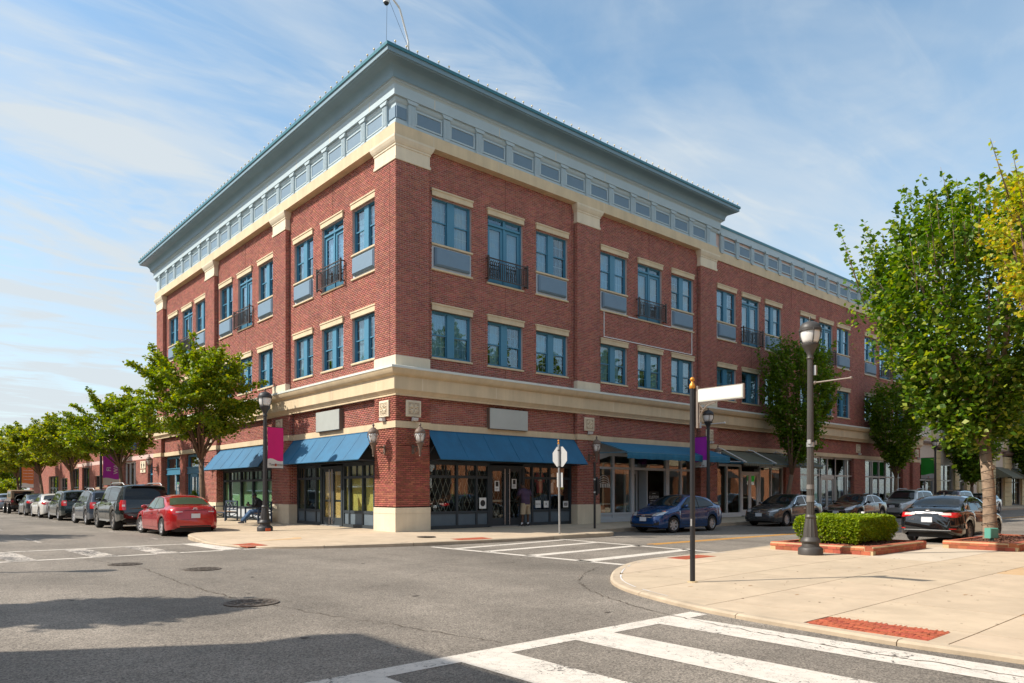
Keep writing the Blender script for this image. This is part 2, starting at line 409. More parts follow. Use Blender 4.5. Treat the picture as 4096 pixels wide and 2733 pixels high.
M['leaf_yellow'] = leaf_mat('yellow_autumn_leaves', (0.18, 0.30, 0.02), (0.38, 0.42, 0.04), (0.58, 0.42, 0.05))
M['tilefield'] = mat('shaded_tile_ground', (0.42, 0.34, 0.25), 0.9)  # darker than the carving: painted shade that deepens the tile relief
M['signback'] = mat('weathered_aluminium', (0.42, 0.43, 0.43), 0.55, noise=.06)
M['leaf_hedge'] = leaf_mat('hedge_leaves', (0.11, 0.19, 0.008), (0.20, 0.30, 0.012), (0.36, 0.42, 0.03))
# ------------------------------------------------------------------ helpers
class MB:
    def __init__(s):
        s.v = []; s.f = []; s.m = []
    def add(s, vs, fs, mi=0):
        o = len(s.v)
        s.v += [tuple(v) for v in vs]
        s.f += [tuple(i + o for i in f) for f in fs]
        s.m += [mi] * len(fs)
        return s
    def box(s, x0, x1, y0, y1, z0, z1, mi=0):
        return s.add([(x0, y0, z0), (x1, y0, z0), (x1, y1, z0), (x0, y1, z0), (x0, y0, z1), (x1, y0, z1), (x1, y1, z1), (x0, y1, z1)],
                     [(0, 3, 2, 1), (4, 5, 6, 7), (0, 1, 5, 4), (1, 2, 6, 5), (2, 3, 7, 6), (3, 0, 4, 7)], mi)
    def bev(s, x0, x1, y0, y1, z0, z1, b, mi=0):
        """box whose face towards -Y has its rim chamfered by b"""
        vs = [(x0, y1, z0), (x1, y1, z0), (x1, y1, z1), (x0, y1, z1), (x0, y0 + b, z0), (x1, y0 + b, z0), (x1, y0 + b, z1), (x0, y0 + b, z1),
              (x0 + b, y0, z0 + b), (x1 - b, y0, z0 + b), (x1 - b, y0, z1 - b), (x0 + b, y0, z1 - b)]
        fs = [(0, 1, 5, 4), (1, 2, 6, 5), (2, 3, 7, 6), (3, 0, 4, 7), (4, 5, 9, 8), (5, 6, 10, 9), (6, 7, 11, 10), (7, 4, 8, 11), (8, 9, 10, 11)]
        return s.add(vs, fs, mi)
    def quad(s, a, b, c, d, mi=0):
        return s.add([a, b, c, d], [(0, 1, 2, 3)], mi)
    def lathe(s, prof, n=16, c=(0, 0, 0), mi=0, flute=0.0, nf=0, axis='z', caps=True):
        vs = []; fs = []
        for r, z in prof:
            for i in range(n):
                a = 2 * math.pi * i / n
                rr = r
                if flute and i % 2:
                    rr = r * (1 - flute)
                p = (rr * math.cos(a), rr * math.sin(a), z)
                if axis == 'y': p = (p[0], p[2], p[1])
                if axis == 'x': p = (p[2], p[0], p[1])
                vs.append((p[0] + c[0], p[1] + c[1], p[2] + c[2]))
        for j in range(len(prof) - 1):
            for i in range(n):
                k = (i + 1) % n
                fs.append((j * n + i, j * n + k, (j + 1) * n + k, (j + 1) * n + i))
        if caps:
            fs.append(tuple(reversed(range(n))))
            fs.append(tuple((len(prof) - 1) * n + i for i in range(n)))
        return s.add(vs, fs, mi)
    def tube(s, pts, r, n=8, mi=0):
        pts = [Vector(p) for p in pts]
        rs = r if isinstance(r, (list, tuple)) else [r] * len(pts)
        vs = []; fs = []
        ref = Vector((0.13, 0.27, 0.95)).normalized()
        for i, p in enumerate(pts):
            t = (pts[min(i + 1, len(pts) - 1)] - pts[max(i - 1, 0)])
            if t.length < 1e-9: t = Vector((0, 0, 1))
            t.normalize()
            a = t.cross(ref)
            if a.length < 0.05: a = t.cross(Vector((1, 0, 0)))
            a.normalize(); b = t.cross(a)
            for k in range(n):
                an = 2 * math.pi * k / n
                vs.append(p + (a * math.cos(an) + b * math.sin(an)) * rs[i])
        for j in range(len(pts) - 1):
            for k in range(n):
                kk = (k + 1) % n
                fs.append((j * n + k, j * n + kk, (j + 1) * n + kk, (j + 1) * n + k))
        fs.append(tuple(reversed(range(n)))); fs.append(tuple((len(pts) - 1) * n + k for k in range(n)))
        return s.add(vs, fs, mi)
    def prism(s, poly, d0, d1, plane='xz', mi=0):
        """polygon in a plane, thickened along the third axis from d0 to d1"""
        n = len(poly)
        def P(u, v, d):
            return (u, d, v) if plane == 'xz' else ((u, v, d) if plane == 'xy' else (d, u, v))
        vs = [P(u, v, d0) for u, v in poly] + [P(u, v, d1) for u, v in poly]
        fs = [(i, (i + 1) % n, n + (i + 1) % n, n + i) for i in range(n)]
        tris = tessellate_polygon([[Vector((u, v, 0)) for u, v in poly]])
        fs += [tuple(t) for t in tris] + [tuple(n + i for i in reversed(t)) for t in tris]
        return s.add(vs, fs, mi)
    def sphere(s, c, r, n=10, m=6, mi=0, sq=(1, 1, 1)):
        prof = []
        vs = []; fs = []
        for j in range(1, m):
            t = math.pi * j / m
            for i in range(n):
                a = 2 * math.pi * i / n
                vs.append((c[0] + r * sq[0] * math.sin(t) * math.cos(a), c[1] + r * sq[1] * math.sin(t) * math.sin(a), c[2] - r * sq[2] * math.cos(t)))
        b = len(vs); vs.append((c[0], c[1], c[2] - r * sq[2])); vs.append((c[0], c[1], c[2] + r * sq[2]))
        for j in range(m - 2):
            for i in range(n):
                k = (i + 1) % n
                fs.append((j * n + i, j * n + k, (j + 1) * n + k, (j + 1) * n + i))
        for i in range(n):
            k = (i + 1) % n
            fs.append((b, k, i)); fs.append((b + 1, (m - 2) * n + i, (m - 2) * n + k))
        return s.add(vs, fs, mi)
    def merge(s, o, mtx=None):
        vs = o.v if mtx is None else [tuple(mtx @ Vector(v)) for v in o.v]
        b = len(s.v); s.v += vs; s.f += [tuple(i + b for i in f) for f in o.f]; s.m += o.m
        return s
    def mesh(s, name, mats, smooth=False):
        me = bpy.data.meshes.new(name)
        me.from_pydata(s.v, [], s.f)
        if not isinstance(mats, (list, tuple)): mats = [mats]
        for x in mats:
            me.materials.append(M[x] if isinstance(x, str) else x)
        if len(mats) > 1:
            me.polygons.foreach_set('material_index', s.m)
        if smooth:
            me.shade_smooth()
            if smooth is not True:
                try: me.set_sharp_from_angle(angle=R_(smooth))
                except Exception: pass
        me.update()
        return me
    def build(s, name, mats, parent=None, smooth=False, loc=None, rotz=None, **kw):
        o = bpy.data.objects.new(name, s.mesh(name, mats, smooth))
        COL.objects.link(o)
        if parent: o.parent = parent
        if loc is not None: o.location = loc
        if rotz is not None: o.rotation_euler = (0, 0, rotz)
        for k, v in kw.items(): o[k] = v
        return o

def inst(name, me, parent=None, loc=(0, 0, 0), rotz=0.0, scale=None, **kw):
    o = bpy.data.objects.new(name, me)
    COL.objects.link(o)
    if parent: o.parent = parent
    o.location = loc
    if rotz: o.rotation_euler = (0, 0, rotz)
    if scale: o.scale = scale
    for k, v in kw.items(): o[k] = v
    return o

def thing(name, label, cat, loc=(0, 0, 0), rotz=0.0, group=None):
    o = bpy.data.objects.new(name, None)
    o.empty_display_size = 0.2
    COL.objects.link(o)
    o.location = loc; o.rotation_euler = (0, 0, rotz)
    o['label'] = label; o['category'] = cat
    if group: o['group'] = group
    return o

def tag(o, label, cat, group=None):
    o['label'] = label; o['category'] = cat
    if group: o['group'] = group
    return o

def dup(root, loc, rotz=0.0, label=None, scale=None):
    def rec(o, par):
        c = o.copy(); COL.objects.link(c); c.parent = par
        for ch in [x for x in KIDS.get(o.name, [])]:
            rec(ch, c)
        return c
    KIDS = {}
    for x in COL.objects:
        if x.parent: KIDS.setdefault(x.parent.name, []).append(x)
    r = rec(root, None)
    r.location = loc; r.rotation_euler = (0, 0, rotz)
    if scale: r.scale = scale
    if label: r['label'] = label
    return r

# facade frames.  R: along +X at y=d ; L: along +Y at x=d (d is depth into the building)
class Fac:
    def __init__(s, k): s.k = k
    def P(s, u, d, z): return (u, d, z) if s.k == 'R' else (d, u, z)
    def box(s, mb, u0, u1, d0, d1, z0, z1, mi=0):
        if s.k == 'R': mb.box(u0, u1, d0, d1, z0, z1, mi)
        else: mb.box(d0, d1, u0, u1, z0, z1, mi)
    def loc(s, u, z, d=0.0): return s.P(u, d, z)
    @property
    def rot(s): return 0.0 if s.k == 'R' else -math.pi / 2
FR, FL = Fac('R'), Fac('L')

def offset_ring(x0, x1, y0, y1, prof, mb, mi=0, closed_prof=False):
    """sweep profile [(outward offset, z)] round a rectangle with mitred corners"""
    vs = []; fs = []
    n = len(prof)
    for o, z in prof:
        vs += [(x0 - o, y0 - o, z), (x1 + o, y0 - o, z), (x1 + o, y1 + o, z), (x0 - o, y1 + o, z)]
    for j in range(n - 1):
        for i in range(4):
            k = (i + 1) % 4
            fs.append((j * 4 + i, j * 4 + k, (j + 1) * 4 + k, (j + 1) * 4 + i))
    mb.add(vs, fs, mi)

def wall_rects(holes, u0, u1, z0, z1):
    us = sorted({u0, u1, *[min(max(h[i], u0), u1) for h in holes for i in (0, 1)]})
    zs = sorted({z0, z1, *[min(max(h[i], z0), z1) for h in holes for i in (2, 3)]})
    out = []
    for a, b in zip(us, us[1:]):
        run = None
        for c, d in zip(zs, zs[1:]):
            cu, cz = (a + b) / 2, (c + d) / 2
            hit = any(h[0] < cu < h[1] and h[2] < cz < h[3] for h in holes)
            if hit:
                if run: out.append((a, b, *run)); run = None
            else:
                run = (run[0], d) if run else (c, d)
        if run: out.append((a, b, *run))
    return out

CH = 0.0677                # course height
BL = 0.2032                # brick module length
class Bricks:
    """collects brick boxes as numpy rows; one joined mesh at the end"""
    def __init__(s): s.rows = []          # O(3) U(3) N(3) u0 u1 z0 z1 depth
    def field(s, O, U, N, u0, u1, z0, z1, holes=(), dep=0.006, half=False):
        rows = []
        k0 = math.floor(z0 / CH); k = k0
        while k * CH < z1:
            a = max(z0, k * CH + 0.006); b = min(z1, (k + 1) * CH - 0.0055)
            k += 1
            if b - a < 0.012: continue
            cz = (a + b) / 2
            spans = [(u0, u1)]
            for h in holes:
                if h[2] < cz < h[3]:
                    ns = []
                    for p, q in spans:
                        if h[1] <= p or h[0] >= q: ns.append((p, q)); continue
                        if h[0] > p: ns.append((p, h[0]))
                        if h[1] < q: ns.append((h[1], q))
                    spans = ns
            off = 0.0 if k % 2 else BL / 2
            for p, q in spans:
                j = math.floor((p - off) / BL)
                while off + j * BL < q:
                    x = max(p, off + j * BL + 0.006); y = min(q, off + (j + 1) * BL - 0.006)
                    j += 1
                    if y - x > 0.02: rows.append((x, y, a, b))
        if rows:
            r = np.array(rows); n = len(r)
            base = np.tile(np.array([*O, *U, *N]), (n, 1))
            s.rows.append(np.hstack([base, r, np.full((n, 1), dep)]))
    def mesh(s, name, m):
        A = np.vstack(s.rows); n = len(A)
        O, U, N = A[:, 0:3], A[:, 3:6], A[:, 6:9]
        u0, u1, z0, z1, dp = [A[:, i:i + 1] for i in range(9, 14)]
        Z = np.array([[0, 0, 1.0]])
        dp = dp * (0.75 + 0.5 * np.random.default_rng(3).random((n, 1)))
        def P(u, z, d): return O + U * u + Z * z + N * d
        V = np.stack([P(u0, z0, 0), P(u1, z0, 0), P(u1, z1, 0), P(u0, z1, 0), P(u0, z0, dp), P(u1, z0, dp), P(u1, z1, dp), P(u0, z1, dp)], 1).reshape(-1, 3)
        F = np.array([(4, 5, 6, 7), (0, 1, 5, 4), (1, 2, 6, 5), (2, 3, 7, 6), (3, 0, 4, 7)])
        F = (F[None] + (np.arange(n) * 8)[:, None, None]).reshape(-1)
        me = bpy.data.meshes.new(name)
        me.vertices.add(len(V)); me.vertices.foreach_set('co', V.ravel())
        nf = n * 5
        me.loops.add(nf * 4); me.loops.foreach_set('vertex_index', F)
        me.polygons.add(nf); me.polygons.foreach_set('loop_start', np.arange(nf) * 4)
        me.materials.append(m); me.update(calc_edges=True)
        return me

def numpy_quads(name, V, m, smooth=False):
    """V (n,4,3) separate quads"""
    n = len(V)
    me = bpy.data.meshes.new(name)
    me.vertices.add(n * 4); me.vertices.foreach_set('co', V.reshape(-1).astype(np.float32))
    me.loops.add(n * 4); me.loops.foreach_set('vertex_index', np.arange(n * 4))
    me.polygons.add(n); me.polygons.foreach_set('loop_start', np.arange(n) * 4)
    me.materials.append(m); me.update(calc_edges=True)
    return me

def text(body, name, parent, loc, rot, size, m, align='CENTER', ext=0.002, scale=None):
    cu = bpy.data.curves.new(name, 'FONT')
    cu.body = body; cu.size = size; cu.extrude = ext; cu.align_x = align; cu.align_y = 'CENTER'
    cu.materials.append(M[m] if isinstance(m, str) else m)
    o = bpy.data.objects.new(name, cu); COL.objects.link(o)
    me = bpy.data.meshes.new_from_object(o)
    COL.objects.unlink(o); bpy.data.objects.remove(o)
    if not me.materials: me.materials.append(M[m] if isinstance(m, str) else m)
    me.name = name
    o = bpy.data.objects.new(name, me); COL.objects.link(o)
    if parent: o.parent = parent
    o.location = loc; o.rotation_euler = rot
    if scale: o.scale = scale
    return o
# ------------------------------------------------------------------ ground, road, pavements
mb = MB(); mb.quad((-500, -500, -0.06), (700, -500, -0.06), (700, 700, -0.06), (-500, 700, -0.06))
mb.build('ground', 'earth', kind='structure')
mb = MB(); mb.quad((-60, -60, 0), (160, -60, 0), (160, 170, 0), (-60, 170, 0))
road = mb.build('road', 'asphalt', kind='structure')

def sstep(a, b, x):
    t = max(0.0, min(1.0, (x - a) / (b - a))); return t * t * (3 - 2 * t)
def z_far(x, y):
    dx, dy = max(0.0, -x), max(0.0, -y)
    d = math.hypot(dx, dy)
    z = 0.24 - 0.036 * d
    z += 0.09 * sstep(1.5, 3.5, y) * sstep(-2.0, -5.0, x) + 0.05 * sstep(2.5, 5.0, x) * sstep(-2.5, -3.8, y)
    z += 0.0 * y
    return max(0.045, z)
def z_near(x, y):
    # low by the kerb return, rising gently inland
    z = 0.06 + 0.045 * sstep(-4.5, 1.0, x)
    return z

def clip_poly(poly, x0, x1, y0, y1):
    def cl(p, ax, v, keep_gt):
        out = []
        for i in range(len(p)):
            a, b = p[i - 1], p[i]
            ia = (a[ax] > v) == keep_gt; ib = (b[ax] > v) == keep_gt
            if ia != ib:
                t = (v - a[ax]) / (b[ax] - a[ax])
                out.append((a[0] + t * (b[0] - a[0]), a[1] + t * (b[1] - a[1])))
            if ib: out.append(b)
        return out
    for ax, v, g in ((0, x0, True), (0, x1, False), (1, y0, True), (1, y1, False)):
        if len(poly) < 3: return []
        poly = cl(poly, ax, v, g)
    return poly
def area(p): return abs(sum(p[i - 1][0] * p[i][1] - p[i][0] * p[i - 1][1] for i in range(len(p)))) / 2

def slabs(poly, xs, ys, zf, gap, parent, mname, skip=(), special={}):
    for i in range(len(xs) - 1):
        for j in range(len(ys) - 1):
            p = clip_poly(poly, xs[i] + gap, xs[i + 1] - gap, ys[j] + gap, ys[j + 1] - gap)
            if len(p) < 3 or area(p) < 0.02: continue
            clean = [p[k] for k in range(len(p)) if math.hypot(p[k][0] - p[k - 1][0], p[k][1] - p[k - 1][1]) > 1e-4]
            if len(clean) < 3: continue
            # holes for the brick pads: split slab by the pad rectangle when they overlap
            polys = [clean]
            for hx0, hx1, hy0, hy1 in skip:
                nxt = []
                for q in polys:
                    if min(v[0] for v in q) >= hx1 or max(v[0] for v in q) <= hx0 or min(v[1] for v in q) >= hy1 or max(v[1] for v in q) <= hy0:
                        nxt.append(q); continue
                    for bx in ((-999, hx0, -999, 999), (hx1, 999, -999, 999), (hx0, hx1, -999, hy0), (hx0, hx1, hy1, 999)):
                        c = clip_poly(q, *bx)
                        if len(c) >= 3 and area(c) > 0.01: nxt.append(c)
                polys = nxt
            mb = MB()
            for q in polys:
                n = len(q)
                vs = [(x, y, zf(x, y)) for x, y in q] + [(x, y, zf(x, y) - 0.10) for x, y in q]
                tr = tessellate_polygon([[Vector((x, y, 0)) for x, y in q]])
                fs = []
                for t in tr:
                    a, b, c = [Vector(vs[k]) for k in t]
                    fs.append(tuple(t) if (b - a).cross(c - a).z > 0 else tuple(reversed(t)))
                fs += [(k, (k + 1) % n, n + (k + 1) % n, n + k) for k in range(n)]
                mb.add(vs, fs)
            if mb.v: mb.build('slab', special.get((i, j), mname), parent)

def smooth_poly(pts, step=0.25):
    """Catmull-Rom through the points, resampled"""
    P = [Vector(p) for p in pts]; out = []
    for i in range(len(P) - 1):
        p0, p1, p2, p3 = P[max(i - 1, 0)], P[i], P[i + 1], P[min(i + 2, len(P) - 1)]
        n = max(1, int((p2 - p1).length / step)) if (p2 - p1).length < 8 else 1
        for k in range(n):
            t = k / n
            out.append(0.5 * ((2 * p1) + (p2 - p0) * t + (2 * p0 - 5 * p1 + 4 * p2 - p3) * t * t + (-p0 + 3 * p1 - 3 * p2 + p3) * t ** 3) if n > 1 else p1.copy())
    out.append(P[-1])
    return [(v.x, v.y) for v in out]

def inward(pts, w):
    out = []
    for i, p in enumerate(pts):
        a = Vector(pts[max(i - 1, 0)]); b = Vector(pts[min(i + 1, len(pts) - 1)])
        t = (b - a).normalized(); n = Vector((-t.y, t.x))
        out.append((p[0] + n.x * w, p[1] + n.y * w))
    return out

def kerb(edge, zf, w, parent, seg=2.4, gap=0.012, side=1):
    inn = inward(edge, w * side)
    # cut into stones of about seg metres
    acc = 0; cur = [0]; runs = []
    for i in range(1, len(edge)):
        acc += math.hypot(edge[i][0] - edge[i - 1][0], edge[i][1] - edge[i - 1][1]); cur.append(i)
        if acc >= seg or i == len(edge) - 1:
            runs.append(cur); cur = [i]; acc = 0
    for r in runs:
        E_ = [Vector(edge[i]) for i in r]; I_ = [Vector(inn[i]) for i in r]
        if len(r) < 2: continue
        d = (E_[1] - E_[0]).normalized() * gap; E_[0] = E_[0] + d; I_[0] = I_[0] + d
        vs = []; fs = []
        for e, n in zip(E_, I_):
            h = zf(n.x, n.y)
            m = e.lerp(n, 0.25)
            vs += [(e.x, e.y, -0.02), (e.x, e.y, h - 0.02), (m.x, m.y, h + 0.002), (n.x, n.y, h + 0.002), (n.x, n.y, -0.02)]
        k = len(r)
        for i in range(k - 1):
            for j in range(4):
                fs.append((i * 5 + j, (i + 1) * 5 + j, (i + 1) * 5 + j + 1, i * 5 + j + 1))
        fs.append((0, 1, 2, 3, 4)); fs.append(tuple((k - 1) * 5 + j for j in (4, 3, 2, 1, 0)))
        mb = MB(); mb.add(vs, fs); mb.build('kerb_stone', 'kerb', parent)
    return inn

# --- far pavement round the corner building
edge_far = [(-3.65, 120), (-3.65, 40), (-3.65, 20), (-3.65, 9), (-3.62, 6.9)] + smooth_poly([(-3.62, 6.9), (-3.95, 6.1), (-4.6, 5.6), (-5.15, 5.1), (-5.42, 4.3), (-5.62, 3.1), (-5.66, 1.5), (-5.6, 0.3), (-5.35, -0.7),
    (-4.87, -1.44), (-3.8, -2.3), (-2.51, -2.95), (-1.13, -3.42), (0.2, -3.62), (1.9, -3.75), (3.7, -3.88), (5.4, -4.05), (6.3, -4.08), (6.85, -3.8), (7.05, -3.2), (7.4, -2.6), (8.3, -2.36)], 0.3)[1:] + [(10.5, -2.3), (20, -2.3), (40, -2.3), (80, -2.3), (150, -2.3)]
walk_far = thing('pavement', 'tan concrete pavement wrapping round the corner brick building', 'pavement')
del walk_far['category'], walk_far['label']; walk_far['kind'] = 'structure'
inn = kerb(edge_far, z_far, 0.16, walk_far)
poly = inn + [(150, 0.5), (0.5, 0.5), (0.5, 120)]
PAD_R = (0.10, 1.36, -3.58, -3.0); PAD_L = (-5.45, -4.85, -0.95, 0.25)
xs = [-6, -4.6, -3.05, -1.5, 0.6] + [0.6 + 1.52 * i for i in range(1, 26)] + [60, 90, 150]
ys = [-5, -3.05, -1.52, 0.6] + [0.6 + 1.52 * i for i in range(1, 22)] + [45, 60, 80, 120]
slabs(poly, xs, ys, z_far, 0.005, walk_far, 'concrete', skip=(PAD_R, PAD_L), special={(2, 3): 'concrete'})
def small_pad(r, zf, parent):
    x0, x1, y0, y1 = r
    n = 0
    j = 0; y = y0
    while y < y1 - 0.02:
        x = x0 - (0.1 if j % 2 else 0)
        while x < x1 - 0.02:
            a, b = max(x, x0) + 0.003, min(x + 0.2, x1) - 0.003
            if b - a > 0.03:
                mb = MB(); mb.box(a, b, y + 0.003, min(y + 0.1, y1) - 0.003, -0.02, 0.004)
                m2 = [(vx, vy, (zf(vx, vy) + vz)) for vx, vy, vz in mb.v]; mb.v = m2
                mb.build('brick', 'paver', parent)
            x += 0.2
        y += 0.1; j += 1
small_pad(PAD_R, z_far, walk_far); small_pad(PAD_L, z_far, walk_far)
# ochre patch beside the left pad
mb = MB(); q = [(-4.8, 0.9), (-3.3, 0.2), (-3.0, 0.9), (-4.5, 1.7)]
mb.add([(x, y, z_far(x, y) + 0.003) for x, y in q], [(0, 1, 2, 3)])
mb.build('concrete_patch', 'patch', walk_far)

# --- near pavement with the planters
edge_near = smooth_poly([(-5.3, -22.5), (-5.30, -19.3), (-5.34, -18.2), (-5.24, -17.0), (-5.14, -16.2), (-4.95, -15.35), (-4.6, -14.4), (-4.25, -13.65), (-3.75, -12.95), (-3.1, -12.35), (-2.2, -11.7), (-1.2, -11.2), (-0.2, -10.98), (1.3, -11.0), (2.74, -11.05), (4.3, -10.85), (5.8, -10.7), (7.2, -10.75), (8.0, -11.2), (8.6, -12.2), (9.0, -13.4), (9.6, -13.95)], 0.25) + [(11, -14.0), (25, -14.0), (60, -14.0), (140, -14.0)]
edge_near = [(-5.3, -40)] + edge_near
walk_near = thing('pavement', '', 'pavement'); del walk_near['category'], walk_near['label']; walk_near['kind'] = 'structure'
inn2 = kerb(edge_near, z_near, 0.16, walk_near, seg=2.0, side=-1)
poly2 = inn2 + [(140, -40)]
PAD_N = (-5.13, -4.46, -18.42, -17.08); PAD_N2 = (0.12, 1.3, -11.72, -11.2)
xs2 = [-5.6, -4.3, -2.72, -1.12, 0.48, 2.08, 3.68, 5.28, 6.88, 8.48, 10.1, 11.7, 13.3, 16, 20, 30, 60, 140]
ys2 = [-40, -30, -25, -22, -20.2, -18.62, -17.06, -15.55, -13.98, -12.4, -10.4]
slabs(poly2, xs2, ys2, z_near, 0.008, walk_near, 'concrete', skip=(PAD_N, PAD_N2), special={(2, 4): 'patch', (5, 5): 'patch', (6, 7): 'lightcon', (7, 7): 'lightcon', (8, 7): 'lightcon'})
small_pad(PAD_N2, z_near, walk_near)
# the near pad: block pavers with raised domes
pad_mesh = {}
x0, x1, y0, y1 = PAD_N
row = 0; x = x0
while x < x1 - 0.03:
    yy = y0 - (0.1 if row % 2 else 0.0)
    while yy < y1 - 0.02:
        a, b = max(yy, y0) + 0.004, min(yy + 0.215, y1) - 0.004
        if b - a > 0.04:
            xa, xb = x + 0.004, min(x + 0.104, x1) - 0.003
            mb = MB(); z0 = z_near(x, yy)
            lift = random.uniform(-0.003, 0.003)
            vs = [(xa, a, z0 - 0.03), (xb, a, z0 - 0.03), (xb, b, z0 - 0.03), (xa, b, z0 - 0.03), (xa, a, z0 + lift - 0.003), (xb, a, z0 + lift - 0.003), (xb, b, z0 + lift - 0.003), (xa, b, z0 + lift - 0.003),
                  (xa + .006, a + .006, z0 + lift + 0.003), (xb - .006, a + .006, z0 + lift + 0.003), (xb - .006, b - .006, z0 + lift + 0.003), (xa + .006, b - .006, z0 + lift + 0.003)]
            mb.add(vs, [(0, 1, 5, 4), (1, 2, 6, 5), (2, 3, 7, 6), (3, 0, 4, 7), (4, 5, 9, 8), (5, 6, 10, 9), (6, 7, 11, 10), (7, 4, 8, 11), (8, 9, 10, 11)])
            for k in range(int((b - a) / 0.06)):
                for dx in (0.03, 0.072):
                    cx, cy = xa + dx, a + 0.035 + 0.055 * k
                    mb.add([(cx - .011, cy - .011, z0 + .003), (cx + .011, cy - .011, z0 + .003), (cx + .011, cy + .011, z0 + .003), (cx - .011, cy + .011, z0 + .003), (cx, cy, z0 + .010)], [(0, 1, 4), (1, 2, 4), (2, 3, 4), (3, 0, 4)])
            mb.build('brick', 'paver', walk_near)
        yy += 0.215
    x += 0.104; row += 1
# white caulk along the back of the kerb return
pts = inward(edge_near, -0.185)
mb = MB()
for i in range(30, min(len(pts) - 30, 62)):
    a, b = Vector(pts[i]), Vector(pts[i + 1]); t = (b - a).normalized(); n = Vector((-t.y, t.x)) * random.uniform(0.006, 0.016)
    if random.random() < 0.15: continue
    mb.quad(*[(p.x, p.y, z_near(p.x, p.y) + 0.005) for p in (a - n, b - n, b + n, a + n)])
mb.build('joint_sealant', 'bannerwhite', walk_near)

# --- markings on the road
def strip(name, quads, m, z=0.004):
    mb = MB()
    for q in quads: mb.add([(x, y, z) for x, y in q], [(0, 1, 2, 3)])
    return mb.build(name, m, road)
# near crossing
strip('crossing_line', [[(-30, -15.80), (-5.15, -15.80), (-5.15, -15.53), (-30, -15.53)]], 'rpaint')
for xa in (-6.17, -7.62, -9.16, -10.6, -12.05, -13.5):
    strip('crossing_stripe', [[(xa, -19.9), (xa + 0.62, -19.9), (xa + 0.62, -15.80), (xa, -15.80)]], 'rpaint')
strip('crossing_line', [[(-30, -20.15), (-5.4, -20.15), (-5.4, -19.9), (-30, -19.9)]], 'rpaint')
# far right crossing
strip('crossing_line', [[(-1.32, -3.95), (-1.12, -3.85), (-0.90, -10.9), (-1.12, -10.9)]], 'rpaint')
strip('crossing_line', [[(3.9, -3.95), (4.1, -3.95), (3.35, -10.95), (3.15, -10.95)]], 'rpaint')
for ya, yb, w in ((-4.75, -4.15, 0.30), (-6.05, -5.65, 0.34), (-7.75, -7.35, 0.38), (-9.55, -9.2, 0.42)):
    strip('crossing_stripe', [[(-1.1, ya - w), (3.7, yb - w * .8), (3.75, yb), (-1.12, ya)]], 'rpaint')
# left crossing
strip('crossing_line', [[(-22, -1.45), (-5.0, -1.25), (-5.0, -1.05), (-22, -1.22)]], 'rpaint')
strip('crossing_line', [[(-22, 1.78), (-5.65, 2.0), (-5.65, 2.2), (-22, 1.98)]], 'rpaint')
for xa in (-6.25, -7.93, -9.4, -11.1, -12.6, -14.1):
    strip('crossing_stripe', [[(xa + 0.05, -1.2), (xa + 0.62, -1.2), (xa + 0.5, 2.0), (xa - 0.05, 2.0)]], 'rpaint2' if xa < -7 else 'rpaint')
for y in (5.7, 15.0, 24.5, 34, 43.5):
    strip('lane_dash', [[(-9.5, y), (-9.38, y), (-9.42, y + 2.6), (-9.54, y + 2.6)]], 'rpaint2')
for dy in (0.0, 0.22):
    strip('double_yellow_line', [[(4.3, -7.42 - dy), (70, -8.2 - dy), (70, -8.08 - dy), (4.3, -7.30 - dy)]], 'ypaint')
for x in (8.4, 15.3, 23.2, 30.7, 38.1, 45.4):
    strip('parking_tick', [[(x, -5.0), (x + 1.0, -5.0), (x + 1.0, -4.9), (x, -4.9)], [(x + .45, -4.9), (x + .55, -4.9), (x + .55, -4.3), (x + .45, -4.3)]], 'rpaint2')
for y in (4.9, 10.7, 17.1, 23.6, 29.8, 35.2, 41):
    strip('parking_tick', [[(-6.25, y), (-6.15, y), (-6.15, y + 0.9), (-6.25, y + 0.9)], [(-6.15, y + .4), (-5.5, y + .4), (-5.5, y + .5), (-6.15, y + .5)]], 'rpaint2')
# seams and cracks in the asphalt
def crack(pts, w):
    P = []
    for a, b in zip(pts, pts[1:]):
        n = int(math.hypot(b[0] - a[0], b[1] - a[1]) / 0.12) + 1
        for k in range(n):
            t = k / n; P.append((a[0] + (b[0] - a[0]) * t + random.uniform(-.035, .035), a[1] + (b[1] - a[1]) * t + random.uniform(-.035, .035)))
    mb = MB()
    for a, b in zip(P, P[1:]):
        a = Vector(a); b = Vector(b); t = b - a
        if t.length < 1e-4: continue
        t.normalize(); n = Vector((-t.y, t.x)) * w * random.uniform(0.2, 1.0)
        mb.quad(*[(p.x, p.y, 0.0075) for p in (a - n, b - n, b + n, a + n)])
    mb.build('road_crack', 'grime', road)
crack([(-10.9, 2.6), (-9.7, -1.0), (-9.1, -4.6), (-9.3, -8.0), (-9.25, -10.4)], 0.012)
crack([(-9.1, -11.3), (-8.9, -12.6), (-8.6, -13.8), (-8.3, -15.5)], 0.008)
crack([(-5.2, -5.9), (-2.8, -5.75), (-1.3, -5.6)], 0.012)
crack([(-6.3, -10.2), (-4.2, -8.6), (-2.2, -8.9)], 0.006)
# gutter seam along the near kerb
crack(inward(edge_near, 0.55)[8:48:3], 0.012)

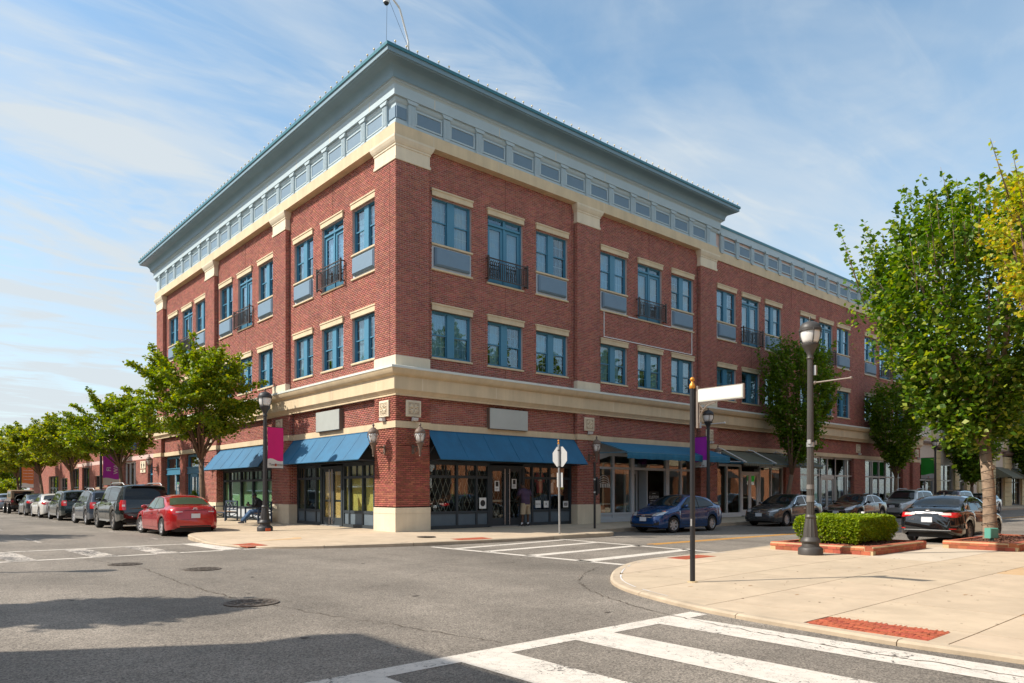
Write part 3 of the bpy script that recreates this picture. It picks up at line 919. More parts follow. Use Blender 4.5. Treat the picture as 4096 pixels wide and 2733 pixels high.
# oil drips and tyre scuffs, rust marks on the pavement
def blot(par, x, y, z, rx, ry, m_, nm):
    n = 14; mbx = MB(); pts = [(x + rx * math.cos(a) * (k := random.uniform(.7, 1.2)), y + ry * math.sin(a) * k, z) for a in [2 * math.pi * q / n for q in range(n)]]
    mbx.add(pts, [tuple(range(n))]); mbx.build(nm, m_, par)
M['oil'] = mat('oil_stain', (0.085, 0.073, 0.06), 0.7); M['rust'] = mat('rust_stain', (0.36, 0.22, 0.12), 0.9); M['gum'] = mat('old_gum', (0.26, 0.21, 0.15), 0.9)
for k in range(26):
    blot(road, random.uniform(-12, 3), random.uniform(-15, -2), .0055, random.uniform(.02, .07), random.uniform(.02, .06), 'oil', 'oil_stain')
for x, y in ((-3.4, -14.3), (-3.0, -15.9), (-2.6, -14.9), (1.2, -15.0), (-1.3, -17.6)):
    blot(walk_near, x, y, z_near(x, y) + .003, .07, .02, 'rust', 'rust_stain')
for k in range(60):
    x, y = random.uniform(-4.2, 6), random.uniform(-19.5, -12.2); blot(walk_near, x, y, z_near(x, y) + .0035, random.uniform(.012, .03), random.uniform(.012, .025), 'gum', 'gum_spot')

# --- manhole covers
def manhole(x, y, z, r, label):
    t = thing('manhole_cover', label, 'manhole cover', (x, y, z), 0, 'manhole covers')
    mb = MB(); mb.lathe([(r, 0.0), (r, 0.012), (r * .88, 0.012), (r * .88, 0.004)], 28); mb.build('ring', 'manhole', t)
    mb = MB(); mb.lathe([(r * .86, 0.0), (r * .86, 0.009)], 28)
    for k in range(12):
        a = k * math.pi / 6
        for rr in (.25, .5, .72):
            cx, cy = math.cos(a + rr) * r * rr, math.sin(a + rr) * r * rr
            mb.box(cx - .03, cx + .03, cy - .02, cy + .02, .009, .016)
    mb.build('lid', 'manhole', t)
manhole(-9.24, -10.93, 0.003, 0.38, 'round iron manhole cover nearest the front crossing')
manhole(-8.24, -5.77, 0.003, 0.36, 'round iron manhole cover in the middle of the junction')
manhole(-9.19, -3.61, 0.003, 0.34, 'round iron manhole cover just before the left-hand street crossing')
manhole(-0.2, -2.12, z_far(-.2, -2.12) + .004, 0.30, 'dark manhole cover set in the pavement by the corner pier')
# fallen leaves and grit on the road
mb = MB()
for k in range(70):
    x, y = random.uniform(-12, 8), random.uniform(-15, -1)
    s = random.uniform(.008, .022); a = random.uniform(0, 6)
    c, d = math.cos(a) * s, math.sin(a) * s
    mb.add([(x + c, y + d, .01), (x - d, y + c, .014), (x - c, y - d, .01), (x + d, y - c, .012)], [(0, 1, 2, 3)])
for k in range(60):
    x, y = random.uniform(-4, 8), random.uniform(-18, -14)
    s = random.uniform(.008, .022); a = random.uniform(0, 6)
    c, d = math.cos(a) * s, math.sin(a) * s
    z = z_near(x, y)
    mb.add([(x + c, y + d, z + .006), (x - d, y + c, z + .009), (x - c, y - d, z + .006), (x + d, y - c, z + .012)], [(0, 1, 2, 3)])
mb.build('fallen_leaves', 'mulch', kind='stuff')
# ------------------------------------------------------------------ the corner building
B = thing('corner_building', 'three storey red brick corner building with blue windows and grey-green cornice', 'building')
WD = 0.20                                    # wall face behind the pier faces
XR, YL = 46.7, 28.3                          # block extent
XM = 19.30                                   # main block ends, wing begins
bricks = Bricks()

# upper window columns: (centre, width, kind of third floor opening)
cR = [(2.53, 'w'), (5.11, 'd'), (7.64, 'w'), (11.50, 'w'), (14.07, 'd'), (16.62, 'w'), (20.51, 'w'), (22.90, 'd'), (25.30, 'w'),
      (29.34, 'w'), (31.75, 'd'), (34.16, 'w'), (38.28, 'w'), (40.72, 'd'), (43.10, 'w')]
cL = [(2.48, 'w'), (4.98, 'd'), (7.56, 'w'), (11.47, 'w'), (14.05, 'd'), (16.60, 'w'), (20.48, 'w'), (22.84, 'd'), (25.45, 'w')]
OW = 0.895
Z2a, Z2b = 6.43, 8.12
Z3a, Z3b = 10.53, 12.19
Z3p, Z3d = 9.62, 9.60
piersR = [(0.0, 1.40), (8.93, 10.33), (17.87, 19.30)]
piersL = [(0.0, 1.40), (8.91, 10.25), (17.80, 19.20), (26.95, 28.30)]

def holes_for(cols):
    h = []
    for c, k in cols:
        h.append((c - OW, c + OW, Z2a, Z2b))
        h.append((c - OW, c + OW, Z3d if k == 'd' else Z3p, Z3b))
    return h
hR, hL = holes_for(cR), holes_for(cL)

# mortar core walls with the openings left out, and their reveals
core = MB()
def core_wall(F, u0, u1, z0, z1, d, holes, th=0.14):
    for a, b, c, e in wall_rects(holes, u0, u1, z0, z1):
        F.box(core, a, b, d, d + th, c, e)
core_wall(FR, 0.2, XR, 5.85, 15.3, WD + .010, hR)
core_wall(FL, 0.2, YL, 5.85, 15.3, WD + .010, hL)
def core_pier(F, u0, u1, z0, z1, d=0.0, back=WD + .02, side0=.010, side1=.010):
    F.box(core, u0 + side0, u1 - side1, d + .010, back, z0, z1)
# corner pier is one block, the others engaged
core.box(.010, 1.39, .010, 1.39, 1.05, 14.0)
for p in piersR[1:]: core_pier(FR, *p, 5.85, 14.0)
for p in piersL[1:]: core_pier(FL, *p, 5.85, 14.0)

UR, NR = (1, 0, 0), (0, -1, 0)
UL, NL = (0, 1, 0), (-1, 0, 0)
def bf(F, u0, u1, z0, z1, d, holes=()):
    if F is FR: bricks.field((0, d + .010, 0), UR, NR, u0, u1, z0, z1, holes)
    else: bricks.field((d + .010, 0, 0), UL, NL, u0, u1, z0, z1, holes)
def bside(F, u, d0, d1, z0, z1, sgn):
    """brick return at facade position u, running in depth; sgn -1 faces towards smaller u"""
    if F is FR: bricks.field((u - sgn * .010, 0, 0), (0, 1, 0), (sgn, 0, 0), d0, d1, z0, z1)
    else: bricks.field((0, u - sgn * .010, 0), (1, 0, 0), (0, sgn, 0), d0, d1, z0, z1)
UPZ0, UPZ1 = 5.93, 13.76
PIER_TOP = 12.97
for F, piers, holes, end in ((FR, piersR, hR, XM), (FL, piersL, hL, YL)):
    prev = None
    edges = [q for p in piers for q in p]
    for i, (a, b) in enumerate(piers):
        bf(F, a, b, 6.28, PIER_TOP, 0.0)
        if i: bside(F, a, 0.0, WD, 6.28, PIER_TOP, -1)
        if i < len(piers) - 1:
            bf(F, b, piers[i + 1][0], UPZ0, UPZ1, WD, holes)
        if not (i == len(piers) - 1 and F is FL): bside(F, b, 0.0, WD, 6.28, PIER_TOP, 1)
bf(FR, XM, XR, UPZ0, 13.7, WD, hR)
for F, cols in ((FR, cR), (FL, cL)):         # opening reveals: the side that faces back to the corner
    for c, k in cols:
        bside(F, c + OW, WD, WD + .12, Z2a, Z2b, -1)
        bside(F, c + OW, WD, WD + .12, Z3d if k == 'd' else Z3a, Z3b, -1)

# --- cornice, frieze and bands, swept round the block
cb = MB()
offset_ring(0, XM, 0, YL, [(-.26, 13.755), (.085, 13.76), (.085, 14.18), (.0, 14.18)], cb)
cb.build('stone_band', 'cream', B)
fz = MB()
offset_ring(0, XM, 0, YL, [(.0, 14.18), (.03, 14.18), (.03, 14.30), (-.02, 14.33), (-.02, 14.92), (.03, 14.97), (.06, 15.02), (.06, 15.10), (.145, 15.10), (.145, 15.45), (.18, 15.49), (.24, 15.52), (.24, 15.56), (.28, 15.58)], fz)
fz.build('frieze', 'frieze', B)
cv = MB()
prof = [(.28, 15.56), (.30, 15.60)]
for k in range(9):
    t = k / 8
    prof.append((.30 + .42 * (t ** 1.7), 15.60 + .38 * (math.sin(t * math.pi / 2) ** .9)))
prof += [(.76, 15.985), (.77, 16.01), (.82, 16.02), (.82, 16.15), (.84, 16.16)]
offset_ring(0, XM, 0, YL, prof, cv); cv.build('cornice', 'cove', B, smooth=35)
tc_ = MB(); offset_ring(0, XM, 0, YL, [(.84, 16.158), (.865, 16.165), (.865, 16.27), (.5, 16.28), (-.3, 16.28)], tc_)
tc_.box(.3, XM - .3, .3, YL - .3, 16.18, 16.24)
tc_.build('coping', 'teal', B)
# vertical joints in the bands
ju = MB(); ju.box(-.012, .012, -.003, .01, 0, 1); ju_me = ju.mesh('stone_joint', 'cream2')
def joint(F, u, z0, z1, d): inst('stone_joint', ju_me, B, F.loc(u, z0, d), F.rot, scale=(1, 1, z1 - z0))
for F, end in ((FR, XM), (FL, YL)):
    u = 1.52
    while u < end:
        joint(F, u, 13.78, 14.16, -.085)
        joint(F, u, 15.11, 15.44, -.145)
        u += 3.0
    u = 1.0
    while u < (XR if F is FR else YL):
        joint(F, u, 5.13, 5.52, -.15); u += 3.35
jm2 = MB(); jm2.box(-.008, .008, -.002, .012, 0, 1); ju_me2 = jm2.mesh('movement_joint', mat('joint_filler', (.16, .06, .045), .9))
# brackets on the frieze, panels between them
bk = MB()
bk.bev(-.145, .145, -.085, .03, -.86, -.06, .02)
for s in (-.085, -.03, .03, .085): bk.bev(s - .018, s + .018, -.100, -.08, -.76, -.10, .006)
bk.prism([(-.14, -.86), (.14, -.86), (.09, -.94), (-.09, -.94)], -.075, .03, 'xz')
bk.prism([(-.16, -.06), (.16, -.06), (.25, .06), (-.25, .06)], -.125, .03, 'xz')
bk_me = bk.mesh('bracket', 'frieze')
pn = MB(); pn.bev(-.50, .50, .0, .03, 0, .42, .02); pn_me = pn.mesh('frieze_panel', 'fpanel')
pf = MB()
for a, b, c, d in ((-.57, .57, .42, .49), (-.57, .57, -.07, 0), (-.57, -.50, 0, .42), (.50, .57, 0, .42)): pf.bev(a, b, -.03, .03, c, d, .01)
pf_me = pf.mesh('panel_frame', 'frieze')
for F, lo, hi, dd in ((FR, 0, 13, 0.0), (FL, 0, 19, 0.0), (FR, 13, 31, .17)):
    for k in range(lo, hi):
        u = .62 + 1.487 * k + (.03 if dd else 0)
        inst('bracket', bk_me, B, F.loc(u, 15.03, dd), F.rot)
        uc = u + .743
        if (F is FR and dd == 0 and k == 12) or (F is FL and uc > YL - .3): continue
        inst('frieze_panel', pn_me, B, F.loc(uc, 14.40, dd - .01), F.rot)
        inst('panel_frame', pf_me, B, F.loc(uc, 14.40, dd), F.rot)
for F in (FR, FL):
    inst('frieze_panel', pn_me, B, F.loc(.23, 14.40, -.01), F.rot, scale=(.42, 1, 1))
# wing parapet
wf = MB()
wf.box(XM, XR, WD - .05, WD + .4, 13.66, 14.14)
wf.build('stone_band', 'cream', B)
wf = MB()
wf.box(XM, XR, WD - .01, WD + .4, 14.14, 14.28); wf.box(XM, XR, WD + .02, WD + .4, 14.28, 15.03)
wf.box(XM, XR, WD - .10, WD + .4, 15.03, 15.40)
wf.build('frieze', 'frieze', B)
wf = MB(); wf.box(XM + .05, XR, WD - .13, WD + .5, 15.40, 15.53); wf.build('coping', 'teal', B)
core.box(XM, XR, WD + .3, YL, 14.9, 15.3)

# vertical movement joints in the brickwork
for F, us in ((FR, ((5.1, WD, 13.7), (8.80, WD, 13.7), (14.0, WD, 13.7), (23.0, WD, 13.6), (27.4, WD, 13.6), (32.0, WD, 13.6), (36.2, WD, 13.6))), (FL, ((.40, 0.0, 12.95), (4.95, WD, 13.7), (14.0, WD, 13.7)))):
    for u, d, zt in us:
        for z0_, z1_ in ((6.0 if d else 6.3, 6.30 if d else 12.9), (8.45, 9.48), (12.5, 13.7)):
            if not d and z0_ > 6.4: continue
            inst('movement_joint', ju_me2, B, F.loc(u, z0_, d), F.rot, scale=(1, 1, max(.05, z1_ - z0_)))
# --- pier caps and plinth blocks above the belt course
for F, piers in ((FR, piersR), (FL, piersL)):
    for i, (a, b) in enumerate(piers):
        if i == 0 and F is FL: continue
        m1 = MB()
        if i == 0:
            def ring(prof, mbx):
                vs = []; fs = []
                for o, z in prof: vs += [(-o, 1.40 + o, z), (-o, -o, z), (1.40 + o, -o, z), (1.40 + o, .3, z), (.3, 1.4 + o, z)]
                for j in range(len(prof) - 1):
                    for q in ((0, 1), (1, 2), (2, 3), (4, 0)): fs.append((j * 5 + q[0], j * 5 + q[1], (j + 1) * 5 + q[1], (j + 1) * 5 + q[0]))
                mbx.add(vs, fs)
            ring([(0, 12.97), (.03, 12.98), (.03, 13.08), (.005, 13.09), (.005, 13.44), (.03, 13.46), (.03, 13.52), (.05, 13.53), (.09, 13.60), (.13, 13.70), (.13, 13.77)], m1)
            m2 = MB(); ring([(.0, 5.93), (.015, 5.95), (.015, 6.27), (-.02, 6.28)], m2)
        else:
            def ring(prof, mbx):
                vs = []; fs = []
                for o, z in prof: vs += [F.P(a - o, WD + .05, z), F.P(a - o, -o, z), F.P(b + o, -o, z), F.P(b + o, WD + .05, z)]
                for j in range(len(prof) - 1):
                    for q in ((0, 1), (1, 2), (2, 3)): fs.append((j * 4 + q[0], j * 4 + q[1], (j + 1) * 4 + q[1], (j + 1) * 4 + q[0]))
                fs.append((0, 1, 2, 3)); k = 4 * (len(prof) - 1); fs.append((k, k + 1, k + 2, k + 3))
                mbx.add(vs, fs)
            ring([(0, 12.97), (.03, 12.98), (.03, 13.08), (.005, 13.09), (.005, 13.44), (.03, 13.46), (.03, 13.52), (.05, 13.53), (.09, 13.60), (.13, 13.70), (.13, 13.77)], m1)
            m2 = MB(); ring([(.0, 5.90), (.015, 5.92), (.015, 6.27), (-.02, 6.28)], m2)
        m1.build('pier_cap', 'cream2', B); m2.build('plinth_block', 'cream2', B)

# --- belt course between shops and flats
bt = MB()
offset_ring(0, XR, 0, YL, [(.0, 4.90), (.02, 4.91), (.02, 4.96), (.06, 5.0), (.09, 5.05), (.15, 5.10), (.15, 5.54), (.17, 5.555), (.22, 5.57), (.30, 5.63), (.345, 5.72), (.37, 5.78)], bt)
bt.build('belt_course', 'cream', B, smooth=30)
bt = MB(); offset_ring(0, XR, 0, YL, [(.37, 5.778), (.385, 5.785), (.385, 5.86), (.30, 5.885), (-.25, 5.93)], bt)
bt.build('metal_flashing', 'flash', B)

# --- windows (built once, facing -Y, centred on u; then shared)
def window_meshes():
    h = Z2b - Z2a
    W = OW
    fr = MB()
    fr.box(-W, -W + .055, .10, .22, 0, h); fr.box(W - .055, W, .10, .22, 0, h)
    fr.box(-W + .055, W - .055, .10, .22, h - .06, h); fr.box(-W + .055, W - .055, .10, .22, 0, .05)
    fr.bev(-.165, .165, .085, .22, .05, h - .06, .012)
    sash = MB()
    pw = W - .055 - .165
    for s in (-1, 1):
        x0 = .165 if s > 0 else -W + .055
        x1 = x0 + pw
        hm = h * .5
        for (z0, z1, dy) in ((.05, hm + .02, .155), (hm - .02, h - .06, .135)):
            t = .034
            sash.box(x0, x0 + t, dy, dy + .03, z0, z1); sash.box(x1 - t, x1, dy, dy + .03, z0, z1)
            sash.box(x0 + t, x1 - t, dy, dy + .03, z0, z0 + t + .01); sash.box(x0 + t, x1 - t, dy, dy + .03, z1 - t, z1)
    pane = MB(); pane.box(-.30, .30, 0, .006, 0, .72)
    mt = MB()
    for s in (-1, 1):
        x0 = .165 if s > 0 else -W + .055
        for k in (1, 2):
            x = x0 + pw * k / 3; mt.box(x - .008, x + .008, .172, .178, .07, h - .07)
        for z in (.05 + (h * .5 - .05) * .5, h * .5 + (h * .5 - .06) * .5): mt.box(x0 + .03, x0 + pw - .03, .171, .177, z - .008, z + .008)
    cu = MB()
    n = 44
    for s in (-1, 1):
        x0 = .165 if s > 0 else -W + .055
        pts = [(x0 + pw * k / n, .26 + .010 * math.sin(k * .9) + .006 * math.sin(k * .37)) for k in range(n + 1)]
        for k in range(n): cu.quad((pts[k][0], pts[k][1], .03), (pts[k + 1][0], pts[k + 1][1], .03), (pts[k + 1][0], pts[k + 1][1], h - .02), (pts[k][0], pts[k][1], h - .02))
    li = MB()
    li.prism([(-W - .03, 0), (W + .03, 0), (W + .03, .16), (W + .06, .19), (W + .06, .245), (-W - .06, .245), (-W - .06, .19), (-W - .03, .16)], -.06, .12, 'xz')
    li.box(-W - .05, W + .05, -.085, -.06, .19, .245)
    si = MB(); si.bev(-W - .04, W + .04, -.05, .14, -.075, 0, .012)
    lat = dict(frame=fr.mesh('window', 'blue'), sash=sash.mesh('sash', 'blue'), pane=pane.mesh('pane', 'glass'), muntin=mt.mesh('muntins', 'muntin'),
               curtain=cu.mesh('curtain', 'curtain', True), lintel=li.mesh('lintel', 'cream'), sill=si.mesh('sill', 'cream'))
    return lat, pw
WM, PW = window_meshes()
half_curtain = {}
def curtain_variant(k):
    if k in half_curtain: return half_curtain[k]
    r = random.Random(k); h = Z2b - Z2a; cu = MB(); n = 30
    for s in (-1, 1):
        x0 = .165 if s > 0 else -OW + .055
        if r.random() < .2: continue
        a, b = 0.0, 1.0
        if r.random() < .45: a, b = ((.35, 1.0) if r.random() < .5 else (0.0, .62))
        zt = h - .02; zb = .03 if r.random() < .75 else h * .45
        for q in range(n):
            t0, t1 = a + (b - a) * q / n, a + (b - a) * (q + 1) / n
            y0, y1 = .26 + .010 * math.sin(q * .95 + k), .26 + .010 * math.sin((q + 1) * .95 + k)
            cu.quad((x0 + PW * t0, y0, zb), (x0 + PW * t1, y1, zb), (x0 + PW * t1, y1, zt), (x0 + PW * t0, y0, zt))
    half_curtain[k] = cu.mesh('curtain', 'curtain', True) if cu.v else None
    return half_curtain[k]

def place_window(F, c, z, seed, sill=True):
    h = Z2b - Z2a
    w = inst('window', WM['frame'], B, F.loc(c, z, WD), F.rot)
    inst('sash', WM['sash'], w)
    for s in (-1, 1):
        x = s * (.165 + PW / 2)
        inst('pane', WM['pane'], w, (x, .168, .075)); inst('pane', WM['pane'], w, (x, .148, h * .5 + .01))
    inst('muntins', WM['muntin'], w)
    me = curtain_variant(seed % 9)
    if me: inst('curtain', me, w)
    inst('lintel', WM['lintel'], w, (0, 0, h))
    if sill: inst('sill', WM['sill'], w)
    return w

# third-floor french door with transom
hd = Z3b - Z3d
W = OW
dr = MB()
dr.box(-W, -W + .07, .10, .22, 0, hd); dr.box(W - .07, W, .10, .22, 0, hd); dr.box(-W + .07, W - .07, .10, .22, hd - .05, hd)
dr.bev(-W + .07, W - .07, .07, .22, hd - .36, hd - .27, .01); dr.box(-.045, .045, .09, .22, 0, hd - .36); dr.box(-.06, .06, .09, .22, hd - .27, hd - .05)
dr_me = dr.mesh('french_door', 'blue')
lf_ = MB()
lw = W - .07 - .045
for s in (-1, 1):
    x0 = .045 if s > 0 else -W + .07
    x1 = x0 + lw
    lf_.box(x0, x0 + .12, .13, .18, 0, hd - .36); lf_.box(x1 - .12, x1, .13, .18, 0, hd - .36)
    lf_.box(x0 + .12, x1 - .12, .13, .18, 0, .28); lf_.box(x0 + .12, x1 - .12, .13, .18, hd - .48, hd - .36)
    lf_.box(x0 + .05, x0 + .09, .14, .16, hd - .27, hd - .05); lf_.box(x0 + .05, x1 - .05, .14, .17, hd - .27, hd - .23); lf_.box(x0 + .05, x1 - .05, .14, .17, hd - .09, hd - .05)
leaf_me = lf_.mesh('door_leaf', 'blue')
dpane = MB(); dpane.box(-(lw / 2 - .12), lw / 2 - .12, 0, .006, 0, hd - .76); dp_me = dpane.mesh('pane', 'glass')
tpane = MB(); tpane.box(-lw / 2 + .05, lw / 2 - .05, 0, .006, 0, .22); tp_me = tpane.mesh('pane', 'glass')
dm = MB()
for s in (-1, 1):
    x0 = (.045 if s > 0 else -W + .07) + .12; x1 = x0 + lw - .24
    for k in (1, 2): x = x0 + (x1 - x0) * k / 3; dm.box(x - .009, x + .009, .168, .174, .28, hd - .48)
    for k in range(1, 5): z = .28 + (hd - .76) * k / 5; dm.box(x0, x1, .167, .173, z - .009, z + .009)
dm_me = dm.mesh('muntins', 'muntin')
dcu = MB(); n = 50
for k in range(n):
    a, b = -W + .1 + (2 * W - .2) * k / n, -W + .1 + (2 * W - .2) * (k + 1) / n
    dcu.quad((a, .27 + .012 * math.sin(k * .9), .9), (b, .27 + .012 * math.sin((k + 1) * .9), .9), (b, .27 + .012 * math.sin((k + 1) * .9), hd - .3), (a, .27 + .012 * math.sin(k * .9), hd - .3))
dcu_me = dcu.mesh('curtain', 'curtain', True)
# balcony railing
bl = MB()
bl.box(-1.0, 1.0, -.19, -.15, .80, .84); bl.box(-1.0, 1.0, -.185, -.155, .68, .705); bl.box(-1.0, 1.0, -.185, -.155, .04, .075)
for s in (-1, 1):
    bl.box(s * 1.0 - .03, s * 1.0 + .03, -.20, -.14, -.02, .90)
    for z in (.82, .06): bl.box(s * .99 - .02, s * .99 + .02, -.15, .0, z - .02, z + .02)
for k in range(21):
    x = -.93 + 1.86 * k / 20
    bl.add([(x - .028, -.17, .742), (x, -.175, .77), (x + .028, -.17, .742), (x, -.175, .714)], [(0, 1, 2, 3)]); 
bl_me = bl.mesh('balcony', 'brown_rail')
bs = MB(); bs.box(-.011, .011, -.181, -.159, .07, .685); bs_me = bs.mesh('baluster', 'brown_rail')
# panel under third-floor windows
pl = MB()
pl.box(-W, W, .03, .12, 0, .83)
pl_me = pl.mesh('spandrel_panel', 'grey_trim')
p2 = MB(); p2.bev(-W + .10, W - .10, -.10, .03, .10, .76, .06); p2_me = p2.mesh('raised_field', 'fpanel')
p3 = MB(); p3.bev(-W - .05, W + .05, -.05, .12, -.07, 0, .012); p3_me = p3.mesh('sill', 'cream')
seed = 1
for F, cols in ((FR, cR), (FL, cL)):
    for c, k in cols:
        seed += 1
        place_window(F, c, Z2a, seed * 5 + 2)
        seed += 1
        if k == 'w':
            place_window(F, c, Z3a, seed * 7)
            p = inst('spandrel_panel', pl_me, B, F.loc(c, Z3p, WD), F.rot)
            inst('raised_field', p2_me, p); inst('sill', p3_me, p)
        else:
            w = inst('french_door', dr_me, B, F.loc(c, Z3d, WD), F.rot)
            inst('door_leaf', leaf_me, w)
            for s in (-1, 1):
                inst('pane', dp_me, w, (s * (.045 + lw / 2), .155, .28)); inst('pane', tp_me, w, (s * (.045 + lw / 2), .155, hd - .27))
            inst('muntins', dm_me, w); inst('curtain', dcu_me, w)
            inst('lintel', WM['lintel'], w, (0, 0, hd)); inst('sill', p3_me, w)
            r = inst('balcony', bl_me, B, F.loc(c, 9.66, WD), F.rot)
            for q in range(19): inst('baluster', bs_me, r, (-.9 + 1.8 * q / 18, 0, 0))
# white conduit rectangle between the floors, second bay
cd = MB()
for a, b, c_, d_ in ((10.80, 10.835, 8.46, 9.55), (17.36, 17.395, 8.46, 9.60), (10.80, 17.395, 8.43, 8.465), (10.80, 17.395, 9.55, 9.59)): FR.box(cd, a, b, WD - .03, WD + .01, c_, d_)
cd.build('conduit', 'white', B)

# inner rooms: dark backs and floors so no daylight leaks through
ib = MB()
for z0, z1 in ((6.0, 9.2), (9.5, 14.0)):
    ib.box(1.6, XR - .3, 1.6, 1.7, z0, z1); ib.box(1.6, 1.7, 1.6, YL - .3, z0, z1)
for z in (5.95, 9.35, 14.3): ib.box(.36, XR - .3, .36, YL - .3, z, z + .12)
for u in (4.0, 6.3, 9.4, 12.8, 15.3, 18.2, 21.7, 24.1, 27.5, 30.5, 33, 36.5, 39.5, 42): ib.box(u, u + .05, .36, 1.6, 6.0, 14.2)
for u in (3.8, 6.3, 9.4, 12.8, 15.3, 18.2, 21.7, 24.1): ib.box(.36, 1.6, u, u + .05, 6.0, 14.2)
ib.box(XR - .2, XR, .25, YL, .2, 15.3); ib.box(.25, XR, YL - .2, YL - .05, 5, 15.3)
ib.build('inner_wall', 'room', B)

# cornice light bulbs and security camera
bu = MB(); bu.sphere((0, 0, .09), .035, 8, 6); bu_me = bu.mesh('light_bulb', 'bulb', True)
bb = MB(); bb.lathe([(.010, -.0), (.010, .07)], 6); bb_me = bb.mesh('socket', 'black')
k = 0
u = -.55
while u < XM + .75:
    o = inst('light_bulb', bu_me, B, (u, -.85, 16.28)); inst('socket', bb_me, o); u += .435
u = -.45
while u < YL + .7:
    o = inst('light_bulb', bu_me, B, (-.85, u, 16.28)); inst('socket', bb_me, o); u += .435
cc = thing('security_camera', 'white dome security camera hanging from a bent pole on the roof corner', 'security camera', (.70, .3, 16.2))
mb = MB(); mb.tube([(0, 0, 0), (.0, 0, 1.18), (-.07, 0, 1.42), (-.34, 0, 2.18), (-.40, 0, 2.26), (-.93, 0, 2.62)], .035, 10); mb.build('pole', 'white', cc, smooth=True)
mb = MB(); mb.sphere((-.93, 0, 2.62), .055); mb.tube([(-.90, 0, 2.58), (-.89, 0, 2.40)], .03); mb.lathe([(.02, 2.44), (.08, 2.41), (.115, 2.33), (.12, 2.24), (.105, 2.23), (.105, 2.17)], 14, (-.89, 0, 0)); mb.build('housing', 'white', cc, smooth=40)
mb = MB(); mb.sphere((-.89, 0, 2.17), .085, 12, 8); mb.build('dome', 'black', cc, smooth=True)
mb = MB(); mb.tube([(-.84, 0, 2.42), (-.3, -.1, 1.3), (.25, -.3, .1)], .006, 5); mb.tube([(-.86, 0, 2.2), (-.90, 0, .1)], .006, 5); mb.build('stay_wire', 'black', cc)
# ------------------------------------------------------------------ ground floor
# spandrel bricks above the shop openings, piers below
GP_R = [(0.0, 1.40), (8.93, 10.33), (17.87, 19.35)]
GP_L = [(0.0, 1.40), (8.52, 10.38), (17.45, 19.30), (27.3, 28.9)]
SPT = 4.92
def ground_core(F, u0, u1, z0, z1, d): F.box(core, u0, u1, d + .010, d + .16, z0, z1)
unit = MB(); unit.box(0, 1, -.006, .0, 0, 1); unit_me = unit.mesh('brick', 'brick')
single = 0
def lone_bricks(F, u0, u1, z0, z1):
    """the bricks nearest the viewer, each an object of its own"""
    global single
    k = math.floor(z0 / CH)
    while k * CH < z1:
        a, b = max(z0, k * CH + .007), min(z1, (k + 1) * CH - .0065); k += 1
        if b - a < .02: continue
        off = 0.0 if k % 2 else BL / 2; j = math.floor((u0 - off) / BL)
        while off + j * BL < u1:
            x, y = max(u0, off + j * BL + .005), min(u1, off + (j + 1) * BL - .005); j += 1
            if y - x < .03: continue
            if F is FR: inst('brick', unit_me, B, (x, .010, a), 0, scale=(y - x, 1, b - a))
            else: inst('brick', unit_me, B, (.010, y, a), -math.pi / 2, scale=(y - x, 1, b - a))
            single += 1
lone_bricks(FR, 0, 1.4, 1.06, 3.2)
lone_bricks(FL, 0, 1.4, 1.06, 1.9)
bf(FR, 0, 1.4, 3.2, 3.80, 0); bf(FL, 0, 1.4, 1.9, 3.80, 0)
for F, ps in ((FR, GP_R), (FL, GP_L)):
    for i, (a, b) in enumerate(ps):
        if i:
            bf(F, a, b, 1.06, 3.80, 0)
            bside(F, a, 0, .42, 1.06, 3.80, -1)
        bf(F, a, b, 4.03, SPT, 0)
        if i: bside(F, a, 0, WD, 4.03, SPT, -1)
        F.box(core, a + .01, b - .01, .010, .9, 1.05, SPT)
    for (a, b), (c, d) in zip(ps, ps[1:]):
        bf(F, b, c, 4.03, SPT, WD)
        ground_core(F, b, c, 4.0, SPT + .1, WD)
bf(FR, 19.35, XR, 4.03, SPT, WD)
ground_core(FR, 19.3, XR, 4.0, SPT + .1, WD)
# piers of the wing's shopfronts
WP = [(26.7, 28.45), (35.75, 37.45)]
for a, b in WP:
    bf(FR, a, b, .35, 3.80, WD); bside(FR, a, WD, .5, .35, 3.80, -1); FR.box(core, a + .01, b - .01, WD + .01, .9, .2, 3.9)
bf(FR, 43.9, XR, .35, 3.80, WD); bf(FR, 45.3, XR, .35, SPT, 0.02); bside(FR, 45.3, .02, WD, .35, SPT, -1); bside(FR, 43.9, WD, .5, .35, 3.8, -1)
FR.box(core, 43.91, XR - .01, WD + .01, .9, .2, 3.9); FR.box(core, 45.31, XR - .01, .03, WD + .05, .2, SPT)
# pier bases
base_segs = [(FR, 0, 1.40), (FR, 8.93, 10.33), (FR, 17.87, 19.35), (FL, 8.52, 10.38), (FL, 17.45, 19.30), (FL, 27.3, 28.9)]
b0 = MB()
b0.box(-.03, 1.42, -.03, 1.42, .0, .835); b0.box(-.018, 1.41, -.018, 1.41, .835, .845); b0.box(-.03, 1.42, -.03, 1.42, .845, 1.05)
b0.build('pier_base', 'cream2', B)
for F, a, b in base_segs[1:]:
    m = MB(); F.box(m, a - .02, b + .02, -.03, .5, .0, .835); F.box(m, a - .01, b + .01, -.018, .48, .835, .845); F.box(m, a - .02, b + .02, -.03, .5, .845, 1.05)
    m.build('pier_base', 'cream2', B)
